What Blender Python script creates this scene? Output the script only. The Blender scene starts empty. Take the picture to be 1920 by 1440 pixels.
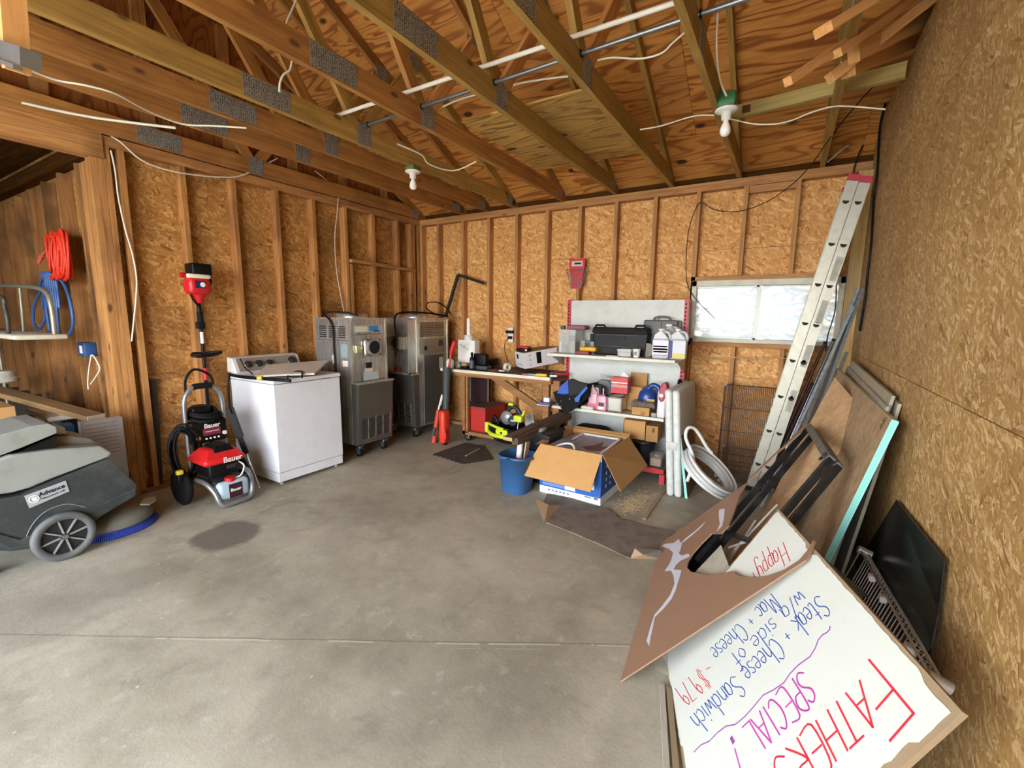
import bpy, bmesh, math, random
import numpy as np
from mathutils import Vector, Matrix
random.seed(7)
V = Vector
SC = bpy.context.scene
COL = SC.collection
# ------------------------------------------------------------------ camera, world, exposure
CAM = V((4.4043, -4.8005, 1.4768)); FPX = 844.46
YAW, PIT, ROL = 0.5440, -0.1484, 0.0120
_f = V((-math.sin(YAW)*math.cos(PIT), math.cos(YAW)*math.cos(PIT), math.sin(PIT)))
_r0 = V((math.cos(YAW), math.sin(YAW), 0)); _u0 = _r0.cross(_f)
_r = _r0*math.cos(ROL)+_u0*math.sin(ROL); _u = -_r0*math.sin(ROL)+_u0*math.cos(ROL)
cd = bpy.data.cameras.new('camera'); cam = bpy.data.objects.new('camera', cd); COL.objects.link(cam)
cd.sensor_width = 36; cd.lens = FPX/1920*36; cd.clip_start = .02
cam.matrix_world = Matrix(((_r.x, _u.x, -_f.x, CAM.x), (_r.y, _u.y, -_f.y, CAM.y), (_r.z, _u.z, -_f.z, CAM.z), (0, 0, 0, 1)))
SC.camera = cam
vs = SC.view_settings
SC.display_settings.display_device = 'sRGB'
vs.view_transform = 'Standard'; vs.look = 'None'; vs.gamma = 1; vs.use_curve_mapping = False
vs.exposure = 2.75
SC.cycles.use_denoising = True
SC.cycles.use_adaptive_sampling = True; SC.cycles.adaptive_threshold = .1; SC.cycles.adaptive_min_samples = 16
SC.cycles.max_bounces = 8; SC.cycles.diffuse_bounces = 4; SC.cycles.sample_clamp_indirect = 8
SC.cycles.caustics_reflective = False; SC.cycles.caustics_refractive = False
w = bpy.data.worlds.new('world'); SC.world = w; w.use_nodes = True
nt = w.node_tree; bgn = nt.nodes['Background']
tc = nt.nodes.new('ShaderNodeTexCoord'); sx = nt.nodes.new('ShaderNodeSeparateXYZ'); nt.links.new(tc.outputs['Generated'], sx.inputs[0])
cr = nt.nodes.new('ShaderNodeValToRGB'); nt.links.new(sx.outputs[2], cr.inputs[0])
cr.color_ramp.elements[0].color = (.97, .97, .96, 1); cr.color_ramp.elements[1].color = (.62, .78, 1, 1); cr.color_ramp.elements[1].position = .8
nt.links.new(cr.outputs[0], bgn.inputs[0]); bgn.inputs[1].default_value = 2.6     # bright hazy daylight
def portal(loc, rot, sx_, sy_):
    l = bpy.data.lights.new('daylight_portal', 'AREA'); l.shape = 'RECTANGLE'; l.size = sx_; l.size_y = sy_
    l.cycles.is_portal = True
    o = bpy.data.objects.new('daylight_portal', l); o.location = loc; o.rotation_euler = rot; COL.objects.link(o)
sl = bpy.data.lights.new('sun', 'SUN'); sl.energy = 5.0; sl.angle = .02; sl.color = (1, .95, .86)
so = bpy.data.objects.new('sun', sl); so.rotation_euler = (math.radians(20), math.radians(6), 0); COL.objects.link(so)   # high sun on the driveway outside the open door
portal((2.60, -6.80, 1.30), (math.pi/2, 0, 0), 4.4, 2.6)               # the open garage door behind the viewer
portal((4.17, .20, 1.54), (-math.pi/2, 0, 0), 1.25, .6)                # the window
# ------------------------------------------------------------------ helpers
def P(px, py, ax, val):
    d = _f + _r*((px-960)/FPX) - _u*((py-720)/FPX)
    return CAM + d*((val-CAM[ax])/d[ax])
def PL(px, py, p0, n):
    d = _f + _r*((px-960)/FPX) - _u*((py-720)/FPX)
    return CAM + d*((V(p0)-CAM).dot(n)/d.dot(n))
def span(l, r, t, b, y, z0=None):
    """x0,x1,z0,z1 of a thing standing in the plane y"""
    m = (l+r)/2
    x0 = P(l, b, 1, y).x; x1 = P(r, b, 1, y).x; zb = P(m, b, 1, y).z; zt = P(m, t, 1, y).z
    if z0 is not None: zb = z0
    return x0, x1, zb, zt
class G:
    def __init__(s): s.v = []; s.f = []; s.sm = []
    def add(s, vs_, fs, smooth=False, M=None):
        n = len(s.v)
        for q in vs_:
            q = V(q); s.v.append(M @ q if M else q)
        for q in fs: s.f.append([n+i for i in q]); s.sm.append(smooth)
        return s
    def box(s, x0, x1, y0, y1, z0, z1, M=None, tx=0, ty=0, bx=0, by=0):
        v_ = [(x0+bx, y0+by, z0), (x1-bx, y0+by, z0), (x1-bx, y1-by, z0), (x0+bx, y1-by, z0),
              (x0+tx, y0+ty, z1), (x1-tx, y0+ty, z1), (x1-tx, y1-ty, z1), (x0+tx, y1-ty, z1)]
        return s.add(v_, [(3, 2, 1, 0), (4, 5, 6, 7), (0, 1, 5, 4), (1, 2, 6, 5), (2, 3, 7, 6), (3, 0, 4, 7)], False, M)
    def rbox(s, x0, x1, y0, y1, z0, z1, r=.01, seg=2, M=None):
        bm = bmesh.new(); bmesh.ops.create_cube(bm, size=1)
        for v in bm.verts: v.co = V(((x0+x1)/2+v.co.x*(x1-x0), (y0+y1)/2+v.co.y*(y1-y0), (z0+z1)/2+v.co.z*(z1-z0)))
        bmesh.ops.bevel(bm, geom=bm.edges[:], offset=r, segments=seg, profile=.5, affect='EDGES')
        bm.verts.index_update()
        s.add([v.co.copy() for v in bm.verts], [[v.index for v in f.verts] for f in bm.faces], True, M); bm.free(); return s
    def beam(s, a, b, w_, h_, up=(0, 0, 1)):
        a = V(a); b = V(b); d = (b-a).normalized(); up = V(up)
        if abs(d.dot(up)) > .98: up = V((1, 0, 0))
        sd = d.cross(up).normalized(); u = sd.cross(d)
        c = [(-1, -1), (1, -1), (1, 1), (-1, 1)]
        return s.add([a+sd*(i*w_/2)+u*(j*h_/2) for i, j in c]+[b+sd*(i*w_/2)+u*(j*h_/2) for i, j in c],
                     [(0, 1, 2, 3), (7, 6, 5, 4), (4, 5, 1, 0), (5, 6, 2, 1), (6, 7, 3, 2), (7, 4, 0, 3)])
    def cyl(s, a, b, r, n=16, r2=None, caps=True):
        a = V(a); b = V(b); d = (b-a).normalized(); r2 = r if r2 is None else r2
        t = d.cross(V((0, 0, 1)) if abs(d.z) < .9 else V((1, 0, 0))).normalized(); q = d.cross(t)
        A = [a+(t*math.cos(2*math.pi*i/n)+q*math.sin(2*math.pi*i/n))*r for i in range(n)]
        B = [b+(t*math.cos(2*math.pi*i/n)+q*math.sin(2*math.pi*i/n))*r2 for i in range(n)]
        s.add(A+B, [(i, (i+1) % n, n+(i+1) % n, n+i) for i in range(n)], True)
        if caps: s.add(A, [list(range(n))[::-1]]); s.add(B, [list(range(n))])
        return s
    def tube(s, pts, r, n=8, closed=False, sub=4):
        p = [V(q) for q in pts]; k = len(p)
        if sub > 1 and k > 2:
            o = []
            rg = range(k if closed else k-1)
            for i in rg:
                g = lambda j: p[j % k] if closed else p[max(0, min(k-1, j))]
                a, b, c, d = g(i-1), g(i), g(i+1), g(i+2)
                for t in range(sub):
                    t = t/sub
                    o.append(.5*((2*b)+(c-a)*t+(2*a-5*b+4*c-d)*t*t+(3*b-a-3*c+d)*t**3))
            if not closed: o.append(p[-1])
            p = o; k = len(p)
        V_ = []; up = None
        for i in range(k):
            d = ((p[(i+1) % k] if closed or i < k-1 else p[i])-(p[i-1] if closed or i > 0 else p[i])).normalized()
            if up is None: up = d.cross(V((0, 0, 1)) if abs(d.z) < .9 else V((1, 0, 0))).normalized()
            up = (up-d*up.dot(d)).normalized(); q = d.cross(up)
            V_ += [p[i]+(up*math.cos(2*math.pi*j/n)+q*math.sin(2*math.pi*j/n))*r for j in range(n)]
        F = []
        for i in range(k if closed else k-1):
            a = i*n; b = ((i+1) % k)*n
            F += [(a+j, a+(j+1) % n, b+(j+1) % n, b+j) for j in range(n)]
        s.add(V_, F, True)
        if not closed: s.add(V_[:n], [list(range(n))[::-1]]); s.add(V_[-n:], [list(range(n))])
        return s
    def lathe(s, prof, n=24, o=(0, 0, 0), M=None, cap=True):
        o = V(o); V_ = []
        for r, z in prof: V_ += [o+V((r*math.cos(2*math.pi*i/n), r*math.sin(2*math.pi*i/n), z)) for i in range(n)]
        F = []
        for k in range(len(prof)-1): F += [(k*n+i, k*n+(i+1) % n, (k+1)*n+(i+1) % n, (k+1)*n+i) for i in range(n)]
        s.add(V_, F, True, M)
        if cap: s.add(V_[:n], [list(range(n))[::-1]], False, M); s.add(V_[-n:], [list(range(n))], False, M)
        return s
    def prism(s, poly, t):
        """poly of 3D points, t thickness vector"""
        p = [V(q) for q in poly]; t = V(t); n = len(p)
        nn = sum(((p[i]-p[0]).cross(p[(i+1) % n]-p[0]) for i in range(1, n-1)), V())
        if nn.dot(t) > 0: p = p[::-1]
        from mathutils.geometry import tessellate_polygon
        tri = tessellate_polygon([p])
        s.add(p+[q+t for q in p], [tuple(q) for q in tri]+[tuple(n+i for i in q[::-1]) for q in tri]+[(i, i+n, (i+1) % n+n, (i+1) % n) for i in range(n)])
        return s
    def ring(s, c, R, r, nrm=(0, 0, 1), n=28, m=8):
        c = V(c); d = V(nrm).normalized(); t = d.cross(V((0, 0, 1)) if abs(d.z) < .9 else V((1, 0, 0))).normalized(); q = d.cross(t)
        return s.tube([c+(t*math.cos(2*math.pi*i/n)+q*math.sin(2*math.pi*i/n))*R for i in range(n)], r, m, True, 1)
def mesh(name, g, mt, fix=True):
    me = bpy.data.meshes.new(name); me.from_pydata([tuple(v) for v in g.v], [], g.f)
    me.polygons.foreach_set('use_smooth', g.sm)
    if fix:
        bm = bmesh.new(); bm.from_mesh(me); bmesh.ops.recalc_face_normals(bm, faces=bm.faces); bm.to_mesh(me); bm.free()
    if mt: me.materials.append(mt)
    return me
MW = {}
def tag(o, label=None, cat=None, group=None, kind=None):
    if label: o['label'] = label
    if cat: o['category'] = cat
    if group: o['group'] = group
    if kind: o['kind'] = kind
    return o
def thing(name, label, cat, loc, rz=0, group=None, M=None):
    o = bpy.data.objects.new(name, None); COL.objects.link(o); o.empty_display_size = .05
    M = M or (Matrix.Translation(V(loc)) @ Matrix.Rotation(rz, 4, 'Z'))
    o.matrix_world = M; MW[o.name] = M
    return tag(o, label, cat, group)
def struct(name):
    o = bpy.data.objects.new(name, None); COL.objects.link(o); MW[o.name] = Matrix.Identity(4); o['kind'] = 'structure'; return o
def part(name, g, mt, parent, world=True, label=None, bev=0, M=None):
    """world: vertices are in world coordinates; otherwise local to the top thing"""
    top = parent
    Mp = MW[parent.name]
    if world:
        I = Mp.inverted(); g.v = [I @ v for v in g.v]
    me = mesh(name, g, mt)
    o = bpy.data.objects.new(name, me); COL.objects.link(o); o.parent = parent
    MW[o.name] = Mp.copy() if M is None else Mp @ M
    if M is not None: o.matrix_local = M
    if label: o['label'] = label
    if name in ('handwriting', 'truss_wire', 'fine_print', 'icons', 'symbols', 'slot_row', 'grille_slots', 'side_slots', 'print_lines', 'slots', 'stamp', 'edge_line', 'sketch'): o['kind'] = 'stuff'
    if bev: m = o.modifiers.new('bevel', 'BEVEL'); m.width = bev; m.segments = 2; m.limit_method = 'ANGLE'
    return o
def solo(name, label, cat, g, mt, group=None, bev=0, kind=None):
    xs = [v.x for v in g.v]; ys = [v.y for v in g.v]; z0 = min(v.z for v in g.v)
    c = V(((min(xs)+max(xs))/2, (min(ys)+max(ys))/2, z0)); g.v = [v-c for v in g.v]
    o = bpy.data.objects.new(name, mesh(name, g, mt)); COL.objects.link(o); o.location = c; MW[o.name] = Matrix.Translation(c)
    if bev: m = o.modifiers.new('bevel', 'BEVEL'); m.width = bev; m.segments = 2; m.limit_method = 'ANGLE'
    return tag(o, label, cat, group, kind)
def inst(name, me, M, parent=None, label=None):
    o = bpy.data.objects.new(name, me); COL.objects.link(o)
    if parent: o.parent = parent; o.matrix_local = MW[parent.name].inverted() @ M
    else: o.matrix_world = M
    MW[o.name] = M
    if label: o['label'] = label
    return o
def FR(o, x, y):
    x = V(x).normalized(); y = V(y); y = (y-x*x.dot(y)).normalized(); z = x.cross(y)
    return Matrix(((x.x, y.x, z.x, o[0]), (x.y, y.y, z.y, o[1]), (x.z, y.z, z.z, o[2]), (0, 0, 0, 1)))
def text(s, size, o, x, y, mt, parent, name='lettering', center=True, ext=.0006, label=None, bold=0):
    c = bpy.data.curves.new('t', 'FONT'); c.body = s; c.size = size; c.extrude = ext; c.offset = bold
    if center: c.align_x = 'CENTER'; c.align_y = 'CENTER'
    to = bpy.data.objects.new('t', c); me = bpy.data.meshes.new_from_object(to); bpy.data.objects.remove(to)
    me.name = name; me.materials.clear(); me.materials.append(mt)
    return inst(name, me, FR(o, x, y), parent, label)
# ------------------------------------------------------------------ materials
def newmat(name):
    m = bpy.data.materials.new(name); m.use_nodes = True; nt = m.node_tree; b = nt.nodes['Principled BSDF']; return m, nt, b
def nd(nt, t, **k):
    n = nt.nodes.new('ShaderNode'+t)
    for a, v in k.items():
        if a.startswith('i_'):
            key = a[2:]; key = int(key) if key.isdigit() else key
            if hasattr(v, 'is_output'): nt.links.new(v, n.inputs[key])
            else: n.inputs[key].default_value = v
        else: setattr(n, a, v)
    return n
def ramp(nt, fac, stops):
    r = nt.nodes.new('ShaderNodeValToRGB'); e = r.color_ramp.elements
    while len(e) < len(stops): e.new(.5)
    for q, (p_, c_) in zip(e, stops): q.position = p_; q.color = (*c_, 1)
    nt.links.new(fac, r.inputs[0]); return r.outputs[0]
def coords(nt, sc=(1, 1, 1), rot=(0, 0, 0), rnd=True):
    t = nd(nt, 'TexCoord')
    src = t.outputs['Object']
    if rnd:
        oi = nd(nt, 'ObjectInfo'); ml = nd(nt, 'VectorMath', operation='SCALE'); nt.links.new(oi.outputs['Random'], ml.inputs['Scale']); ml.inputs[0].default_value = (37, 53, 19)
        ad = nd(nt, 'VectorMath', operation='ADD'); nt.links.new(src, ad.inputs[0]); nt.links.new(ml.outputs[0], ad.inputs[1]); src = ad.outputs[0]
    m = nd(nt, 'Mapping'); m.inputs['Scale'].default_value = sc; m.inputs['Rotation'].default_value = rot; nt.links.new(src, m.inputs[0]); return m.outputs[0]
def mixc(nt, fac, a, b, mode='MIX'):
    m = nd(nt, 'Mix', data_type='RGBA', blend_type=mode)
    for i, v in ((0, fac), (6, a), (7, b)):
        if hasattr(v, 'is_output'): nt.links.new(v, m.inputs[i])
        else: m.inputs[i].default_value = v if i == 0 else (*v, 1)
    return m.outputs[2]
def bump(nt, b, h, st=.3, d=.01):
    n = nd(nt, 'Bump'); n.inputs['Strength'].default_value = st; n.inputs['Distance'].default_value = d
    nt.links.new(h, n.inputs['Height']); nt.links.new(n.outputs[0], b.inputs['Normal'])
PC = {}
def hx(c):
    if isinstance(c, str):
        v = [int(c[i:i+2], 16)/255 for i in (0, 2, 4)]
        return tuple(((x+.055)/1.055)**2.4 if x > .04 else x/12.92 for x in v)
    return c
def plain(c, rough=.5, metal=0, dirt=0, name=None, trans=0, dc=(.12, .1, .08), sc=9, alpha=1):
    k = (c, rough, metal, dirt, trans, sc, alpha, dc)
    if k in PC: return PC[k]
    m, nt, b = newmat(name or 'paint_'+(c if isinstance(c, str) else '%d' % len(PC))); c = hx(c)
    b.inputs['Base Color'].default_value = (*c, 1); b.inputs['Roughness'].default_value = rough; b.inputs['Metallic'].default_value = metal
    if trans: b.inputs['Transmission Weight'].default_value = trans; b.inputs['IOR'].default_value = 1.35
    if alpha < 1: b.inputs['Alpha'].default_value = alpha
    if dirt:
        n = nd(nt, 'TexNoise', i_Scale=sc, i_Detail=6., i_Roughness=.7); nt.links.new(coords(nt), n.inputs[0])
        f = ramp(nt, n.outputs[0], [(.45, (0, 0, 0)), (.75, (dirt,)*3)])
        nt.links.new(mixc(nt, f, c, hx(dc)), b.inputs['Base Color'])
        bump(nt, b, n.outputs[0], .15, .002)
    PC[k] = m; return m
def wood(name, light, dark, sc=1, rough=.75, knots=True, stain=None, stainamt=.5, axis=0):
    """grain runs along local X (axis 0), Y (1) or Z (2)"""
    m, nt, b = newmat(name); light = hx(light); dark = hx(dark)
    s1 = [26*sc]*3; s1[axis] = 1.3*sc; co = coords(nt, s1)
    n1 = nd(nt, 'TexNoise', i_Scale=1., i_Detail=7., i_Roughness=.62, i_Distortion=1.2); nt.links.new(co, n1.inputs[0])
    s2 = [7*sc]*3; s2[axis] = .5*sc
    n2 = nd(nt, 'TexNoise', i_Scale=1., i_Detail=3.); nt.links.new(coords(nt, s2), n2.inputs[0])
    wv = nd(nt, 'Math', operation='SINE'); mu = nd(nt, 'Math', operation='MULTIPLY'); mu.inputs[1].default_value = 55; nt.links.new(n2.outputs[0], mu.inputs[0]); nt.links.new(mu.outputs[0], wv.inputs[0])
    c = ramp(nt, n1.outputs[0], [(.3, dark), (.62, light)])
    f = ramp(nt, wv.outputs[0], [(0, (.0, .0, .0)), (1, (.38, .38, .38))])
    c = mixc(nt, f, c, tuple(x*.62 for x in light))
    oi = nd(nt, 'ObjectInfo'); c = mixc(nt, ramp(nt, oi.outputs['Random'], [(0, (0, 0, 0)), (1, (.35, .35, .35))]), c, dark)
    if knots:
        s3 = [5.]*3; s3[axis] = 2.2
        vo = nd(nt, 'TexVoronoi', i_Scale=1.3); nt.links.new(coords(nt, s3), vo.inputs[0])
        c = mixc(nt, ramp(nt, vo.outputs['Distance'], [(.06, (.85,)*3), (.13, (0,)*3)]), c, tuple(x*.25 for x in dark))
    if stain:
        n3 = nd(nt, 'TexNoise', i_Scale=2.2, i_Detail=5.); nt.links.new(coords(nt), n3.inputs[0])
        c = mixc(nt, ramp(nt, n3.outputs[0], [(.5, (0,)*3), (.68, (stainamt,)*3)]), c, hx(stain))
    nt.links.new(c, b.inputs['Base Color']); b.inputs['Roughness'].default_value = rough; bump(nt, b, n1.outputs[0], .35, .003)
    return m
def osb(name, c0, c1, c2, stain=None, st=.5, stretch=1., hs=1.):
    """flakes in the local XY plane"""
    m, nt, b = newmat(name); c0, c1, c2 = hx(c0), hx(c1), hx(c2)
    t = coords(nt, (1, 1, 1)); cols = []
    dn = nd(nt, 'TexNoise', i_Scale=6., i_Detail=2.); nt.links.new(t, dn.inputs[0])
    for k, (ang, sx_, sy_) in enumerate(((.35, 17, 55), (1.2, 15, 50), (2.05, 19, 60), (2.75, 14, 44))):
        mp = nd(nt, 'Mapping', vector_type='TEXTURE'); mp.inputs['Rotation'].default_value = (0, 0, ang); mp.inputs['Scale'].default_value = (1/(sx_*hs), 1/(sy_*hs*stretch), .05)
        dd = nd(nt, 'VectorMath', operation='MULTIPLY_ADD'); nt.links.new(dn.outputs['Color'], dd.inputs[0]); dd.inputs[1].default_value = (.05, .05, .05); nt.links.new(t, dd.inputs[2])
        nt.links.new(dd.outputs[0], mp.inputs[0])
        vo = nd(nt, 'TexVoronoi', i_Scale=1., i_Randomness=1.); nt.links.new(mp.outputs[0], vo.inputs[0])
        sp = nd(nt, 'SeparateColor'); nt.links.new(vo.outputs['Color'], sp.inputs[0]); cols.append((sp.outputs[0], sp.outputs[1]))
    v = cols[0][0]
    for k in (1, 2, 3):
        g = nd(nt, 'Math', operation='GREATER_THAN'); g.inputs[1].default_value = (.5, .58, .66)[k-1]; nt.links.new(cols[k][1], g.inputs[0])
        mx = nd(nt, 'Mix', data_type='FLOAT'); nt.links.new(g.outputs[0], mx.inputs[0]); nt.links.new(v, mx.inputs[2]); nt.links.new(cols[k][0], mx.inputs[3]); v = mx.outputs[0]
    c = ramp(nt, v, [(0, c0), (.12, tuple(.3*a+.7*b_ for a, b_ in zip(c0, c1))), (.55, c1), (1, c2)])
    fn = nd(nt, 'TexNoise', i_Scale=90., i_Detail=3.); nt.links.new(t, fn.inputs[0])
    c = mixc(nt, ramp(nt, fn.outputs[0], [(.52, (0,)*3), (.72, (.45,)*3)]), c, c0)
    n3 = nd(nt, 'TexNoise', i_Scale=1.6, i_Detail=6., i_Roughness=.65); nt.links.new(t, n3.inputs[0])
    if stain: c = mixc(nt, ramp(nt, n3.outputs[0], [(.42, (0,)*3), (.7, (st,)*3)]), c, hx(stain))
    nt.links.new(c, b.inputs['Base Color']); b.inputs['Roughness'].default_value = .7; bump(nt, b, v, .25, .003)
    return m
def plyroof(name, light, dark, kn=True, fq=46):
    m, nt, b = newmat(name); light = hx(light); dark = hx(dark)
    n = nd(nt, 'TexNoise', i_Scale=1., i_Detail=3., i_Roughness=.45, i_Distortion=.6); nt.links.new(coords(nt, (.55, 3.4, 1)), n.inputs[0])
    mu = nd(nt, 'Math', operation='MULTIPLY'); mu.inputs[1].default_value = fq*1.7; nt.links.new(n.outputs[0], mu.inputs[0])
    si = nd(nt, 'Math', operation='SINE'); nt.links.new(mu.outputs[0], si.inputs[0])
    c = ramp(nt, si.outputs[0], [(.0, light), (.4, tuple(.72*a+.28*b_ for a, b_ in zip(light, dark))), (.95, tuple(.08*a+.92*b_ for a, b_ in zip(light, dark)))])
    n2 = nd(nt, 'TexNoise', i_Scale=1., i_Detail=5.); nt.links.new(coords(nt, (4, 60, 4)), n2.inputs[0])
    c = mixc(nt, ramp(nt, n2.outputs[0], [(.4, (0,)*3), (.7, (.4,)*3)]), c, dark)
    n3 = nd(nt, 'TexNoise', i_Scale=1.1, i_Detail=4.); nt.links.new(coords(nt), n3.inputs[0])
    c = mixc(nt, ramp(nt, n3.outputs[0], [(.45, (0,)*3), (.7, (.5,)*3)]), c, tuple(x*.55 for x in light))
    if kn:
        vo = nd(nt, 'TexVoronoi', i_Scale=1.); nt.links.new(coords(nt, (2.3, 4.2, 1)), vo.inputs[0])
        c = mixc(nt, ramp(nt, vo.outputs['Distance'], [(.09, (.95,)*3), (.15, (0,)*3)]), c, hx('2a0f05'))
    nt.links.new(c, b.inputs['Base Color']); b.inputs['Roughness'].default_value = .7; bump(nt, b, si.outputs[0], .2, .002)
    return m
def steel(name, c='b5b3ac', rough=.3, axis=2, dirt=0):
    m, nt, b = newmat(name); b.inputs['Metallic'].default_value = .72; s = [260]*3; s[axis] = 2
    n = nd(nt, 'TexNoise', i_Scale=1., i_Detail=3.); nt.links.new(coords(nt, s), n.inputs[0])
    n2 = nd(nt, 'TexNoise', i_Scale=4., i_Detail=5.); nt.links.new(coords(nt), n2.inputs[0])
    cc = mixc(nt, ramp(nt, n2.outputs[0], [(.45, (0,)*3), (.7, (.35+dirt,)*3)]), hx(c), hx('7a766c'))
    nt.links.new(cc, b.inputs['Base Color'])
    nt.links.new(ramp(nt, n.outputs[0], [(.3, (rough*.95,)*3), (.7, (rough*1.15,)*3)]), b.inputs['Roughness']); bump(nt, b, n.outputs[0], .015, .001)
    return m
STUD = wood('framing_lumber', 'cf9c62', '9e6a3c', stain='6b4630', stainamt=.35)
STUDL = wood('framing_lumber_left_shaded', 'd0995a', '8f5a2e', stain='5a3418', stainamt=.5)  # darker copy of the framing lumber, dim left-wall light put into its colour
TRUSS = wood('truss_lumber', 'c28a46', '87562a', stain='5a3216', stainamt=.4)
TRUSSG = wood('truss_lumber_pale', 'c0984f', '8a6a30', stain='5e5226', stainamt=.35)
NEWW = wood('new_stick_lumber', 'e3ad6e', 'c58a4c', knots=False)
OSBB = osb('osb_back', 'a86c30', 'd89f5a', 'efc586', stain='a8682e', st=.3, hs=1.2)
OSBR = osb('osb_right', '83602f', 'ab864e', 'd4b482', stain='6e4c22', st=.5, stretch=1.3, hs=1.6)  # pale flakes lightened to stand for a whitish sheen
OSBL = osb('osb_left_shaded', '8a5524', 'bd8746', 'dcae6a', stain='4e2e12', st=.7, hs=1.2)  # back wall board darkened, the dimmer light of the left wall in its colour
ROOFP = plyroof('roof_plywood', 'dc9a4e', '94501e')
ROOFL = plyroof('loose_plywood', 'cfa65c', '7f5a26', fq=60)
PLYB = wood('board_plywood', 'b59a78', '8e7250', sc=.5, knots=False, stain='8a6a48', stainamt=.4)
BLACK = plain('0a0a0b', .5); BLACKM = plain('0e0e10', .8)
for _m in (BLACK, BLACKM): _m.node_tree.nodes['Principled BSDF'].inputs['Specular IOR Level'].default_value = .25; DGREY = plain('3a3d40', .55, dirt=.4)
WHITE = plain('e6e6e2', .4, dirt=.15); CHROME = plain('b8b8b8', .22, 1); GALV = plain('8d9398', .42, .9, dirt=.3)
RED = plain('c41c20', .4); BLUE = plain('1f4f9a', .45); CARD = plain('b98d55', .8, dirt=.2, dc='8a6538'); CABLEW = plain('ddd8c8', .5)
PAPER = plain('e9e8e4', .7)
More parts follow.
